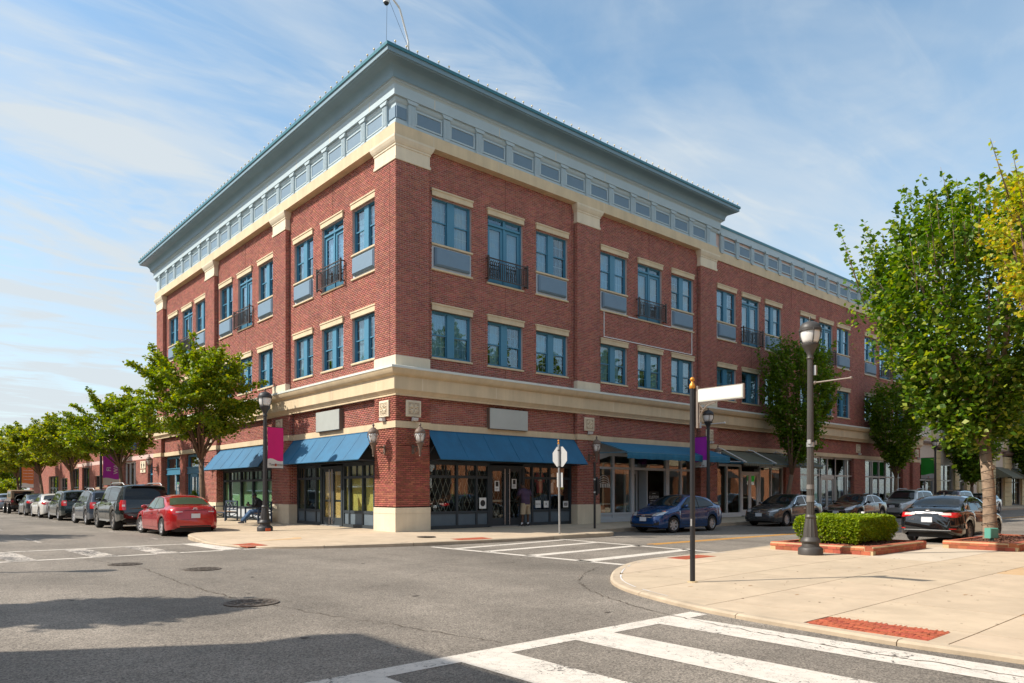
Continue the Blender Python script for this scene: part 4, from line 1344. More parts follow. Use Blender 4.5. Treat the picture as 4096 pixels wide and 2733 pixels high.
# string course 3.80 - 4.03
m = MB()
for F, ps, end in ((FR, GP_R, XR), (FL, GP_L, 53.0)):
    for i, (a, b) in enumerate(ps):
        if i: F.box(m, a - .03, b + .03, -.03, .5, 3.80, 4.03)
        nx = ps[i + 1][0] - .03 if i + 1 < len(ps) else end
        F.box(m, b + .03, nx, WD - .035, .5, 3.80, 4.03)
m.box(-.03, 1.43, -.03, 1.43, 3.80, 4.03)
FR.box(m, 45.3, XR + .01, -.01, .3, 3.80, 4.03)
m.build('string_course', 'cream', B)

# carved tiles
def tile_mesh():
    t = MB(); t.bev(-.31, .31, -.05, .0, -.285, .285, .02)
    t.box(-.25, .25, -.052, -.05, -.225, .225, 1)
    def leafy(cx, cz, ang, s):
        c, d = math.cos(ang), math.sin(ang)
        pts = [(0, 0), (s * .5, s * .28), (s, 0), (s * .5, -s * .28)]
        P = [(cx + x * c - z * d, cz + x * d + z * c) for x, z in pts]
        o = len(t.v)
        t.add([(x, -.054, z) for x, z in P] + [(cx + s * .5 * c, -.10, cz + s * .5 * d)], [(0, 1, 4), (1, 2, 4), (2, 3, 4), (3, 0, 4)])
    for k in range(4):
        a = math.pi / 4 + k * math.pi / 2
        leafy(0, 0, a, .20); leafy(.05 * math.cos(a), .05 * math.sin(a), a + .5, .15); leafy(.05 * math.cos(a), .05 * math.sin(a), a - .5, .15)
        leafy(.20 * math.cos(a), .17 * math.sin(a), a + 1.9, .10); leafy(.20 * math.cos(a), .17 * math.sin(a), a - 1.9, .10)
        leafy(.10 * math.cos(a + .78), .10 * math.sin(a + .78), a + .78, .11)
    t.sphere((0, -.055, 0), .03)
    for s in (-1, 1):
        t.box(s * .235 - .008, s * .235 + .008, -.062, -.05, -.22, .22); t.box(-.22, .22, -.062, -.05, s * .212 - .008, s * .212 + .008)
    return t.mesh('carved_tile', ['cream2', 'tilefield'])
tile_me = tile_mesh()
for F, u, d in ((FR, .70, 0), (FR, 9.63, 0), (FR, 18.6, 0), (FR, 36.3, WD), (FR, 46.0, .02), (FL, .70, 0), (FL, 9.5, 0), (FL, 18.35, 0)):
    inst('carved_tile', tile_me, B, F.loc(u, 4.48, d - .008), F.rot)
fl_defs = [(FR, .72, 'on the right-hand face of the corner pier'), (FR, 9.63, 'on the second brick pier, above the small black post'), (FR, 18.7, 'on the third pier, behind the purple banner'), (FR, 46.2, 'on the last pier of the brick building'), (FL, .72, 'on the sunlit face of the corner pier'), (FR, 36.4, 'under the tile of the glass shopfronts')]
for F, u, where in fl_defs:
    dd = WD if u == 36.4 else 0
    t = thing('flood_light', 'small white floodlight box ' + where, 'floodlight', F.loc(u, 4.04, dd), F.rot, 'floodlights above the string course'); t.scale = (.75, .75, .75)
    mb = MB(); mb.prism([(-.03, .0), (-.20, .03), (-.24, .15), (-.06, .18)], -.13, .13, 'yz'); mb.build('housing', 'bannerwhite', t)
    mb = MB(); mb.box(-.05, .05, -.06, .0, -.01, .05); mb.build('bracket', 'bronze', t)

# --- shop fronts: generic grid
def shopfront(F, mull, rows, d, fm, gl, kick=None, fw=.05, trans=(), dep=.10, dark=True):
    """mull: list of u; rows: (kick_bottom, sill, transom, head) heights"""
    kb, sl, tr, hd_ = rows
    f = MB()
    for u in mull: F.box(f, u - fw, u + fw, d - .03, d + dep, kb, hd_)
    a, b = mull[0], mull[-1]
    for z in (sl, tr): 
        if z: F.box(f, a, b, d - .018, d + dep, z - .05, z + .05)
    F.box(f, a, b, d - .02, d + dep, hd_ - .10, hd_ + .02); F.box(f, a, b, d - .05, d + dep, kb - .1, kb + .09)
    fo = f.build('shop_window', fm, B)
    for x, y in zip(mull, mull[1:]):
        if y - x < .16: continue
        p = MB(); F.box(p, x + fw, y - fw, d + .03, d + .036, sl + .05, (tr or hd_) - .05); p.build('pane', gl, fo)
        if tr:
            p = MB(); F.box(p, x + fw, y - fw, d + .03, d + .036, tr + .05, hd_ - .10); p.build('pane', gl, fo)
        if kick:
            p = MB(); F.box(p, x + fw, y - fw, d + .01, d + .05, kb + .09, sl - .05); p.build('kick_panel', kick, fo)
    if trans:
        p = MB()
        for u in trans: F.box(p, u - .018, u + .018, d + .0, d + .06, tr + .05, hd_ - .1)
        p.build('transom_bar', fm, fo)
    return fo

def shop_door(F, c, w, z0, z1, d, fm, gl, pull=True, leaf_in=.10):
    o = MB()
    F.box(o, c - w / 2 - .06, c - w / 2, d - .04, d + .10, z0, z1 + .1); F.box(o, c + w / 2, c + w / 2 + .06, d - .04, d + .10, z0, z1 + .1); F.box(o, c - w / 2, c + w / 2, d - .04, d + .10, z1, z1 + .1)
    root = o.build('shop_door', fm, B)
    for s in (-1, 1):
        a, b = (c - w / 2 + .01, c - .01) if s < 0 else (c + .01, c + w / 2 - .01)
        l = MB(); st = .13
        F.box(l, a, a + st, d, d + .05, z0 + .02, z1); F.box(l, b - st, b, d, d + .05, z0 + .02, z1)
        F.box(l, a + st, b - st, d, d + .05, z0 + .02, z0 + .32); F.box(l, a + st, b - st, d, d + .05, z1 - .12, z1); l.build('door_leaf', fm, root)
        p = MB(); F.box(p, a + st, b - st, d + .02, d + .026, z0 + .32, z1 - .12); p.build('pane', gl, root)
        if pull:
            h = MB(); u = c - .12 if s < 0 else c + .12
            h.tube([F.P(u, d - .07, z0 + .06), F.P(u, d - .07, z1 - .03)], .017, 8); 
            for z in (z0 + .2, z1 - .2): h.tube([F.P(u, d - .07, z), F.P(u, d, z)], .01, 6)
            h.build('door_pull', 'steel', root)
        pb = MB(); F.box(pb, a + .06, b - .06, d + .05, d + .09, z0 + .95, z0 + 1.03); pb.build('push_bar', 'steel', root)
    th = MB(); F.box(th, c - w / 2, c + w / 2, d - .12, d + .1, z0 - .1, z0 + .02); th.build('threshold', 'gal', root)
    return root

SD = .38
KB, SL, TR, HD = .27, .83, 2.15, 2.68
# bay 1, right face
shopfront(FR, [1.45, 2.88, 3.80, 4.38], (KB, SL, TR, HD), SD, 'navy', 'shopglass', 'kick', .045, (1.93, 2.40, 3.34))
shopfront(FR, [6.20, 6.68, 7.66, 8.88], (KB, SL, TR, HD), SD, 'navy', 'shopglass', 'kick', .045, (7.17, 8.27))
shop_door(FR, 5.29, 1.66, .25, 2.52, SD, 'navy', 'shopglass')
# bay 1, left face
shopfront(FL, [1.45, 2.05, 2.88, 3.92, 4.36], (KB, SL, TR, HD), SD, 'navy', 'shopglass', 'kick', .045, (2.46, 3.4))
shopfront(FL, [6.30, 6.74, 7.76, 8.48], (KB, SL, TR, HD), SD, 'navy', 'greenglass', 'kick', .045, (7.25, 8.1, 8.3))
shop_door(FL, 5.33, 1.66, .25, 2.52, SD, 'navy', 'shopglass')
# bay 2, left face, filmed glass
shopfront(FL, [10.42, 11.95, 13.49, 15.03, 16.6, 17.42], (KB, SL, TR, HD), SD, 'navy', 'greenglass', 'grey_trim', .045, (10.9, 11.4, 12.45, 12.95, 14.0, 14.5, 15.55, 16.05))
p = MB(); FL.box(p, 10.4, 17.4, SD + .12, SD + .14, .8, 2.7); p.build('window_film', 'frosted', B)
# black panels painted in for the dark void behind the awnings
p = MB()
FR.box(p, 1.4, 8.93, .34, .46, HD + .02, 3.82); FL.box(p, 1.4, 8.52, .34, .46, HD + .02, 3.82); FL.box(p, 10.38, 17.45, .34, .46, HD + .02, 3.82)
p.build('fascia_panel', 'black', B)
# backs of the shop rooms; right-hand ones get lighter walls to brighten the interiors
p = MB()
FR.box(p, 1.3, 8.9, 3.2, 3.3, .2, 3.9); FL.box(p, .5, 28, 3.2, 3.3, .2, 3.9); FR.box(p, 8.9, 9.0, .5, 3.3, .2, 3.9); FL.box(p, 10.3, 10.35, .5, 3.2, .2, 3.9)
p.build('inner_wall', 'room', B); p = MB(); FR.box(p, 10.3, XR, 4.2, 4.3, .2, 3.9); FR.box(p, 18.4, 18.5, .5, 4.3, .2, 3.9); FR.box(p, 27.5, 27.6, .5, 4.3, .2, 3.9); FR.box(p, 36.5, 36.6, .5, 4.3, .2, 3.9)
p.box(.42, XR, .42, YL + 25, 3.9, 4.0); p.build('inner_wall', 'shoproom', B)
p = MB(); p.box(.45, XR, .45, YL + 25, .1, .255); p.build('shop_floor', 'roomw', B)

# strand boards behind the left bay
for a, b, z0, z1, m_ in ((1.47, 2.02, .85, 2.62, 'osb2'), (2.08, 2.85, .85, 2.62, 'osb2'), (2.91, 3.89, .85, 2.62, 'osb2'), (3.95, 4.33, .85, 2.62, 'osb2'), (6.32, 6.72, .85, 2.62, 'osb2')):
    p = MB(); FL.box(p, a, b, SD + .10, SD + .12, z0, z1); tag(p.build('strand_board', m_), 'yellow strand board panel behind shop glass, ' + {1.47: 'narrow one next to the corner pier', 2.08: 'second from the corner pier', 2.91: 'widest one, third from the corner pier', 3.95: 'narrow one right beside the doors', 6.32: 'lone narrow one left of the doors'}[a], 'board', 'strand boards in the shop front')
for i, (a, b) in enumerate(((4.55, 5.22), (5.44, 6.12))):
    p = MB(); FL.box(p, a, b, SD + .055, SD + .075, .5, 2.42); tag(p.build('strand_board', 'osb'), 'orange strand board filling the ' + ('right' if i == 0 else 'left') + '-hand leaf of the boarded double door', 'board', 'strand boards in the shop front')

# folding lattice gate behind the right bay
g = MB()
def lattice(u0, u1, z0, z1, sp, d):
    th = .006; sl_ = 2.35
    H = z1 - z0; run = H / sl_
    for sgn in (1, -1):
        u = u0 - run
        while u < u1 + run:
            ua, ub = (u, u + run) if sgn > 0 else (u + run, u)
            za, zb = z0, z1
            # clip to the bay
            pts = []
            for t in (0, 1): pts.append((ua + (ub - ua) * t, za + (zb - za) * t))
            (x0_, w0), (x1_, w1) = pts
            t0, t1 = 0.0, 1.0
            dx = x1_ - x0_
            for lim, s2 in ((u0, 1), (u1, -1)):
                f0, f1 = (x0_ - lim) * s2, (x1_ - lim) * s2
                if f0 < 0 and f1 < 0: t0, t1 = 1, 0; break
                if f0 < 0: t0 = max(t0, f0 / (f0 - f1))
                elif f1 < 0: t1 = min(t1, f0 / (f0 - f1))
            if t1 > t0 + .01:
                a_ = (x0_ + dx * t0, w0 + (w1 - w0) * t0); b_ = (x0_ + dx * t1, w0 + (w1 - w0) * t1)
                g.add([(a_[0] - .009, d, a_[1]), (a_[0] + .009, d, a_[1]), (b_[0] + .009, d, b_[1]), (b_[0] - .009, d, b_[1]), (a_[0] - .009, d + th, a_[1]), (a_[0] + .009, d + th, a_[1]), (b_[0] + .009, d + th, b_[1]), (b_[0] - .009, d + th, b_[1])], [(0, 1, 2, 3), (7, 6, 5, 4), (0, 3, 7, 4), (1, 5, 6, 2)])
            u += sp
    
lattice(1.5, 4.35, .85, 2.58, .245, SD + .15)
tag(g.build('folding_gate', 'gal'), 'silver folding lattice gate behind the left windows of the shaded shop', 'gate')
g = MB(); lattice(4.5, 6.1, .5, 2.45, .235, SD + .16); tag(g.build('folding_gate', 'gal'), 'silver folding lattice gate behind the shaded double doors', 'gate')
g = MB(); lattice(6.25, 8.85, .85, 2.58, .245, SD + .6); tag(g.build('folding_gate', 'taupe'), 'dull folding lattice gate behind the hanging shirts', 'gate')

# shirts, mannequin and papers in the shaded shop
def shirt(name, label, c, z, w, h, m_, d):
    p = MB(); p.prism([(-w * .3, 0), (w * .3, 0), (w * .3, h * .62), (w * .5, h * .5), (w * .56, h * .72), (w * .3, h), (w * .1, h * .95), (-w * .1, h * .95), (-w * .3, h), (-w * .56, h * .72), (-w * .5, h * .5), (-w * .3, h * .62)], -.02, .02, 'xz')
    o = p.build(name, m_, None, loc=(c, d, z)); return o
M['red'] = mat('red_cotton', (0.42, 0.03, 0.03), 0.8)
M['wcot'] = mat('white_cotton', (0.62, 0.63, 0.64), 0.8)
M['gcot'] = mat('pale_green_cotton', (0.22, 0.40, 0.12), 0.8)
M['yel'] = mat('bright_yellow_print', (0.55, 0.65, 0.05), 0.7)
s = shirt('t_shirt', '', 7.22, 1.55, .52, .82, 'red', SD + .14); tag(s, 'red t-shirt with white print hanging in the shaded shop window', 't-shirt', 'shirts in the shop window')
text('BOSS', 'print', s, (0, -.03, .52), (math.pi / 2, 0, 0), .11, 'bannerwhite')
s = shirt('t_shirt', '', 7.85, 1.55, .44, .82, 'wcot', SD + .12); tag(s, 'white t-shirt with a bear face hanging right of the red one', 't-shirt', 'shirts in the shop window')
p = MB(); p.sphere((0, -.02, .5), .09, 12, 8, sq=(1, .15, 1)); p.sphere((-.07, -.02, .58), .035, 8, 6, sq=(1, .2, 1)); p.sphere((.07, -.02, .58), .035, 8, 6, sq=(1, .2, 1)); p.build('print', 'ink', s)
s = shirt('t_shirt', '', 8.5, 1.6, .44, .6, 'ink', SD + .14); tag(s, 'black shirt with a lime yellow print at the far right of the shop window', 't-shirt', 'shirts in the shop window')
p = MB(); p.box(-.1, .1, -.03, -.021, .1, .2); p.build('print', 'yel', s)
t = thing('mannequin', 'white mannequin in a pale green shirt behind the lattice gate', 'mannequin', (3.33, SD + .55, .55))
p = MB(); p.lathe([(.10, .55), (.17, .7), (.15, .95), (.19, 1.25), (.20, 1.33), (.06, 1.40), (.05, 1.48)], 14); p.sphere((0, 0, 1.6), .10, 12, 8, sq=(.8, .95, 1.15)); p.build('body', 'wcot', t, smooth=50)
p = MB(); p.lathe([(.18, .62), (.19, .7), (.18, .95), (.215, 1.25), (.20, 1.36), (.09, 1.40)], 14)
for sg in (-1, 1): p.tube([(sg * .17, 0, 1.32), (sg * .27, -.02, 1.05), (sg * .30, -.04, .86)], [.07, .06, .05], 8)
p.build('shirt', 'gcot', t, smooth=50)
text('OHIO', 'print', t, (0, -.235, 1.10), (math.pi / 2, 0, 0), .13, 'dotred')
for i, (u, z, w, h, tx, lb) in enumerate(((4.12, .95, .34, .42, '', 'white notice with an oval in the narrow window left of the shaded doors'), (6.42, .93, .26, .40, '', 'white notice with an oval right of the shaded doors'), (7.02, .94, .30, .30, 'ESSENTIALS', 'white sticker with fine print under the red shirt'), (7.48, .94, .28, .28, 'R', 'white sticker with a running figure under the white shirt'), (8.62, .94, .30, .26, 'HUF', 'white sticker with a black box reading HUF'), (4.83, 1.62, .24, .40, '', 'white notice with a photo taped to the left-hand shaded door'), (5.72, 1.72, .24, .38, '', 'white notice with a photo taped to the right-hand shaded door'))):
    p = MB(); p.box(-w / 2, w / 2, -.003, .003, 0, h); o = tag(p.build('notice', 'paper', None, loc=(u, SD + .012, z)), lb, 'notice', 'notices in the shaded shop')
    q = MB()
    if i < 2: q.lathe([(.12, -.002), (.12, .002)], 20, (0, -.006, h * .5), axis='y'); q.build('print', 'ink', o, )
    elif tx == 'HUF':
        q.box(-.10, .10, -.006, -.003, .07, .19); q.build('print', 'ink', o); text('HUF', 'lettering', o, (0, -.009, .13), (math.pi / 2, 0, 0), .085, 'paper')
    elif i >= 5: q.box(-.07, .07, -.006, -.003, h * .45, h * .92); q.box(-.08, .06, -.006, -.003, .10, .115); q.box(-.08, .03, -.006, -.003, .06, .072); q.build('print', 'ink', o)
    else: text(tx, 'lettering', o, (0, -.006, h * .5), (math.pi / 2, 0, 0), .05 if len(tx) > 2 else .14, 'ink')

# --- blank sign boxes
for F, u0, u1, where in ((FR, 4.17, 6.13, 'above the dark blue awning on the shaded side'), (FL, 4.07, 6.05, 'above the sunlit blue awning beside the corner')):
    t = thing('blank_sign', 'blank grey-green sign box ' + where, 'sign', F.loc((u0 + u1) / 2, 3.99, WD), F.rot, 'blank sign boxes')
    w = (u1 - u0) / 2
    p = MB(); p.box(-w, w, -.16, 0, 0, .80); p.build('box', 'browncap', t)
    p = MB(); p.bev(-w + .012, w - .012, -.185, -.16, .012, .788, .008); p.build('face', 'signgreen', t)

# --- awnings
def slope_awning(F, u0, u1, zt, zb, pr, m_, d0=.16, frame='navy'):
    c = MB(); th = .02
    A = [F.P(u0, d0, zt), F.P(u1, d0, zt), F.P(u1, -pr, zb), F.P(u0, -pr, zb)]
    vs = A + [(p[0], p[1], p[2] - th) for p in A]
    # split in strips with a slight sag
    n, mm = 14, 6
    vs = []; fs = []
    for i in range(n + 1):
        for j in range(mm + 1):
            u = u0 + (u1 - u0) * i / n; t = j / mm
            d = d0 + (-pr - d0) * t; z = zt + (zb - zt) * t - .035 * math.sin(math.pi * t) * (1 if i % 2 else .35)
            vs.append(F.P(u, d, z))
    for i in range(n):
        for j in range(mm):
            a = i * (mm + 1) + j; fs.append((a, a + 1, a + mm + 2, a + mm + 1))
    c.add(vs, fs)
    root = c.build('awning', m_, B, smooth=True)
    f = MB()
    f.tube([F.P(u0, -pr, zb), F.P(u1, -pr, zb)], .022, 6); f.tube([F.P(u0, d0, zt), F.P(u1, d0, zt)], .02, 6)
    for u in (u0 + .01, u1 - .01): f.tube([F.P(u, d0, zt - .02), F.P(u, -pr, zb)], .018, 6)
    f.build('awning_edge', m_, root)
    for i in range(1, 6):
        u = u0 + (u1 - u0) * i / 6; sm = MB()
        sm.tube([F.P(u, d0 + (-pr - d0) * t, zt + (zb - zt) * t - .018 * math.sin(math.pi * t) + .004) for t in (0, .25, .5, .75, 1)], .007, 4); sm.build('seam', m_, root)
    nn = 5
    for i in range(nn + 1):
        u = u0 + .03 + (u1 - u0 - .06) * i / nn; k = MB()
        k.tube([F.P(u, .34, zb - .05), F.P(u, -pr + .03, zb - .01)], .02, 6)
        k.tube([F.P(u, d0 + .12, (zt + zb) / 2 - .25), F.P(u, (d0 - pr) / 2, (zt + zb) / 2 - .03)], .018, 6)
        k.tube([F.P(u, d0 + .15, zb + .02), F.P(u, d0 - .3, zb + .45)], .016, 6)
        k.build('awning_bracket', frame, root)
    return root
slope_awning(FR, 1.44, 8.90, 3.77, 2.74, .62, 'awning')
slope_awning(FL, 1.42, 8.48, 3.77, 2.74, .62, 'awning')
slope_awning(FL, 10.42, 17.60, 3.72, 2.72, .62, 'awning')
# bay 2 right: open frame awning with valance
def drop_awning(u0, u1, zt, zb, pr, vh, m_, segs=8):
    c = MB(); vs = []; fs = []
    n = 40
    for i in range(n + 1):
        u = u0 + (u1 - u0) * i / n; w = .012 * math.sin(i * 2.1)
        for (d, z) in ((.16, zt), (-pr * .5, (zt + zb) / 2 - .015 * (i % 2)), (-pr, zb), (-pr - .02 + w, zb - vh * .5), (-pr - .01 + w * 1.6, zb - vh + .01 * math.sin(i * 1.3))): vs.append((u, d, z))
    for i in range(n):
        for j in range(4): a = i * 5 + j; fs.append((a, a + 1, a + 6, a + 5))
    c.add(vs, fs); root = c.build('awning', m_, B)
    f = MB()
    for u in (u0 + .02, (u0 + u1) / 2, u1 - .02):
        f.tube([(u, .16, zt - .02), (u, -pr, zb - .01)], .02, 6); f.tube([(u, .2, zb - .0), (u, -pr, zb - .03)], .02, 6)
    f.tube([(u0, -pr + .01, zb - .02), (u1, -pr + .01, zb - .02)], .02, 6); f.build('awning_frame', 'blue', root)
    return root
drop_awning(10.36, 18.12, 3.80, 3.29, 1.50, .29, 'awning2')
# bay 3 right: three olive retractable awnings on white arms
for a, b in ((19.42, 22.35), (22.42, 25.2), (25.27, 27.9)):
    r = drop_awning(a, b, 3.75, 3.08, 1.45, .17, 'olive')
am = MB()
for u in (19.45, 22.38, 25.23, 27.9):
    am.tube([(u, .15, 3.80), (u, -.15, 3.83), (u, -1.62, 3.07)], .028, 6); am.tube([(u, .2, 3.18), (u, -1.5, 3.10)], .02, 6); am.sphere((u, .0, 3.84), .06, 8, 6)
am.build('awning_arm', 'white', B)

# --- bay 2 right: white shopfront with a segmental arch
s1 = shopfront(FR, [10.40, 11.66, 12.95], (.32, .60, 2.66, 3.30), SD + .02, 'grey_trim', 'shopglass', 'grey_trim', .07)
s2 = shopfront(FR, [15.70, 16.75, 18.0], (.32, .60, 2.66, 3.30), SD + .02, 'grey_trim', 'shopglass', 'grey_trim', .07)
p = MB(); FR.box(p, 12.95, 15.62, SD, SD + .12, 2.60, 2.72); FR.box(p, 12.95, 15.62, SD, SD + .12, 3.2, 3.32)
for u in (13.0, 15.6): FR.box(p, u - .1, u + .1, SD - .03, SD + .12, .2, 3.3)
dd = p.build('shop_door', 'grey_trim', B)
p = MB(); FR.box(p, 13.1, 15.5, SD + .05, SD + .056, 2.72, 3.2); p.build('pane', 'shopglass', dd)
p = MB(); FR.box(p, 13.15, 13.28, 1.0, 1.05, .25, 2.6); FR.box(p, 14.0, 14.13, 1.0, 1.05, .25, 2.6); FR.box(p, 13.28, 14.0, 1.0, 1.05, .25, .5); FR.box(p, 13.28, 14.0, 1.0, 1.05, 2.45, 2.6); FR.box(p, 14.2, 14.26, .5, 1.0, .25, 2.6); p.build('door_leaf', 'grey_trim', dd)
p = MB(); FR.box(p, 13.28, 14.0, 1.02, 1.026, .5, 2.45); p.build('pane', 'shopglass', dd)
p = MB()
arch = [(10.40, 3.80), (10.40, 2.95)] + [(10.40 + 1.3 * k / 8 * 5.8, 2.95 + .5 * math.sin(math.pi * k / 8) ** .8) for k in range(1, 8)] + [(17.95, 2.95), (17.95, 3.80)]
p.prism(arch, SD - .06, SD + .0, 'xz'); p.build('arch_panel', 'grey_trim', B)
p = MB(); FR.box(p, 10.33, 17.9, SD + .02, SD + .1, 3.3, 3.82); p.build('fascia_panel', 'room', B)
t = thing('sandwich_board', 'black board lettered CUSTOM standing in the recessed shop entrance', 'sign', (15.05, .75, .3))
p = MB(); p.box(-.38, .38, 0, .04, 0, 1.3); p.build('board', 'ink', t)
text('CUSTOM', 'lettering', t, (0, -.01, 1.02), (math.pi / 2, 0, 0), .19, 'paper'); text('T-SHIRTS, HOODIES', 'lettering', t, (0, -.01, .86), (math.pi / 2, 0, 0), .07, 'paper'); text('EMBROIDERY, HATS', 'lettering', t, (0, -.01, .74), (math.pi / 2, 0, 0), .07, 'paper')
p = MB(); p.box(-.12, .12, -.01, 0, 1.2, 1.22); p.build('bar', 'paper', t)
dk = MB(); dk.sphere((0, 0, 0), .01); 
t = thing('shop_decal', 'white round-topped decal high in the left window of the white shopfront', 'decal', (11.05, SD + .03, 1.75))
p = MB()
for k in range(4):
    z = .08 * k; r = .42 - .03 * k
    p.tube([(r * math.cos(a), 0, z * 1.3 + .26 * math.sin(a)) for a in [math.pi * q / 10 for q in range(11)]], .012, 4)
for k in range(-3, 4): p.box(k * .11 - .02, k * .11 + .03, -.004, .004, .03, .20)
p.build('lettering', 'paper', t)
t = thing('display_counter', 'dark counter with an orange panel inside the white shopfront', 'counter', (12.2, 1.3, .25))
p = MB(); p.box(-.5, .5, 0, .5, 0, .75); p.build('body', 'ink', t); p = MB(); p.box(-.48, -.1, -.01, 0, .1, .7); p.build('panel', 'dotred', t); p = MB(); p.box(-.55, .55, -.05, .5, .75, .8); p.build('top', 'paper', t)

# --- bay 3 right
shopfront(FR, [19.42, 20.80, 22.15], (.30, .42, 0, 3.05), SD, 'white', 'shopglass', None, .045)
shop_door(FR, 23.1, 1.7, .28, 2.60, SD, 'white', 'shopglass', pull=False)
shopfront(FR, [24.12, 25.35, 26.62], (.30, .42, 0, 3.05), SD, 'white', 'shopglass', None, .045)
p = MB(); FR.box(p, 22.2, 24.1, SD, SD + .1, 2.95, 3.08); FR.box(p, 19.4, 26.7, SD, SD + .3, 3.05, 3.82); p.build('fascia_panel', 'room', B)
t = thing('menu_poster', 'tall pale green menu poster inside the window behind the lamp post', 'poster', (19.75, SD + .08, 1.2)); p = MB(); p.box(-.28, .28, 0, .01, 0, 1.2); p.build('sheet', 'frosted', t)
p = MB()
for k in range(6): p.box(-.2, .0, -.006, 0, .15 + .16 * k, .19 + .16 * k); p.box(.08, .18, -.006, 0, .12 + .16 * k, .22 + .16 * k)
p.build('print', 'ink', t)
t = thing('window_curtain', 'pale tied-back curtain inside the window right of the white doors', 'curtain', (24.6, SD + .4, .9))
p = MB(); n = 16
for k in range(n):
    a, b = -.35 + .5 * k / n, -.35 + .5 * (k + 1) / n
    p.quad((a * .6, .04 * math.sin(k * 1.5), 0), (b * .6, .04 * math.sin((k + 1) * 1.5), 0), (b, .04 * math.sin((k + 1) * 1.5), 2.0), (a, .04 * math.sin(k * 1.5), 2.0))
p.build('cloth', 'curtain', t)
# --- bay 4, 5 right: tall aluminium glazing
shopfront(FR, [28.5, 29.9, 31.15, 31.3], (.35, .42, 2.62, 3.78), SD, 'gal', 'shopglass', None, .05)
shopfront(FR, [33.15, 33.35, 34.75, 35.0, 36.0], (.35, .42, 2.62, 3.78), SD, 'gal', 'shopglass', None, .05)
shopfront(FR, [31.3, 32.25, 33.15], (2.5, 2.62, 0, 3.78), SD, 'gal', 'shopglass', None, .05)
shop_door(FR, 32.23, 1.72, .28, 2.45, SD, 'gal', 'shopglass', pull=False)
shopfront(FR, [37.5, 38.7, 38.95, 40.05, 41.2, 42.3, 43.4, 44.0], (.35, .60, 2.62, 3.78), SD, 'gal', 'shopglass', None, .05)
for i, (u, w, m_, lb) in enumerate(((28.95, .5, 'paper', 'tall white poster with a dark figure behind the big lamp post'), (30.75, .75, 'sky', 'tall poster with a cyan dress near the glass doors'), (33.9, .8, 'paper', 'white poster with a dancing figure right of the glass doors'), (35.5, .85, 'sky', 'pale blue poster of a smiling curly-haired woman'))):
    if 'sky' not in M: M['sky'] = mat('pale_blue_print', (0.32, 0.45, 0.55), 0.6); M['skin'] = mat('brown_skin', (0.20, 0.09, 0.055), 0.6); M['cyan'] = mat('cyan_print', (0.03, 0.42, 0.50), 0.6)
    t = thing('poster', lb, 'poster', (u, SD + .09, .6), 0, 'posters in the tall shop windows')
    p = MB(); p.box(-w / 2, w / 2, 0, .008, 0, 1.75); p.build('sheet', m_, t)
    p = MB()
    if i == 3:
        p.sphere((0, -.004, 1.12), .19, 14, 10, sq=(1, .04, 1.15)); p.build('hair', 'ink', t)
        p = MB(); p.sphere((0, -.016, 1.06), .12, 14, 10, sq=(1, .03, 1.25)); p.build('face', 'skin', t)
        p = MB(); p.sphere((0, -.012, .55), .30, 14, 10, sq=(1, .02, 1.2)); p.build('dress', 'cyan', t)
    elif i == 1:
        p.sphere((.05, -.006, .55), .28, 14, 10, sq=(1, .02, 1.7)); p.build('dress', 'cyan', t)
        p = MB(); p.sphere((-.1, -.010, 1.1), .16, 14, 10, sq=(1, .02, 1.6)); p.build('figure', 'skin', t)
    else:
        p.sphere((0, -.006, 1.25), .10, 10, 8, sq=(1, .04, 1.3)); p.prism([(-.15, .2), (.05, .2), (.18, .9), (.05, 1.2), (-.12, 1.15), (-.05, .8)], -.012, -.004, 'xz'); p.build('figure', 'ink' if i else 'skin', t)

# --- left face beyond the second awning: pale blue shop, then the single-storey row
L3 = MB()

for a_, b_ in ((19.4, 23.2), (24.3, 27.25)): FL.box(L3, a_, b_, SD - .06, SD, 2.70, 2.98); FL.box(L3, a_, b_, SD - .10, SD, 2.64, 2.70); FL.box(L3, a_, b_, SD - .10, SD, 2.98, 3.04)
L3.build('fascia_panel', 'blue', B)
bf(FL, 23.25, 24.25, .3, 3.8, WD + .02); bside(FL, 23.25, WD + .02, .6, .3, 3.8, -1); FL.box(core, 23.26, 24.24, WD + .04, .7, .2, 3.85)
shopfront(FL, [24.35, 25.4, 27.2], (.4, .60, 2.75, 3.72), SD, 'blue', 'shopglass', 'blue', .05)
shopfront(FL, [19.4, 20.6, 21.2, 23.1], (.4, .60, 2.75, 3.72), SD, 'blue', 'shopglass', 'blue', .05)
p = MB()
FL.box(p, 21.3, 21.42, .28, .34, .3, 2.62); FL.box(p, 22.4, 22.52, .28, .34, .3, 2.62); FL.box(p, 21.42, 22.4, .28, .34, 2.45, 2.62); FL.box(p, 21.42, 22.4, .28, .34, .3, .6); p.build('shop_door', 'blue', B)
t = thing('shop_poster', 'dark poster with pale lettering in the blue framed window', 'poster', (.34, 25.0, 1.0), -math.pi / 2)
p = MB(); p.box(-.25, .25, 0, .01, 0, 1.2); p.build('sheet', 'kick', t); text('GIVE', 'lettering', t, (0, -.01, .95), (math.pi / 2, 0, 0), .2, 'paper'); text('YOU', 'lettering', t, (0, -.01, .72), (math.pi / 2, 0, 0), .2, 'paper')
p = MB(); p.box(-.1, .1, -.01, 0, 1.08, 1.15); p.build('print', 'green', t)

core.build('mortar_core', 'mortar', B)
B_bricks = bpy.data.objects.new('brickwork', bricks.mesh('brickwork', M['brick'])); COL.objects.link(B_bricks); B_bricks.parent = B; B_bricks['kind'] = 'stuff'

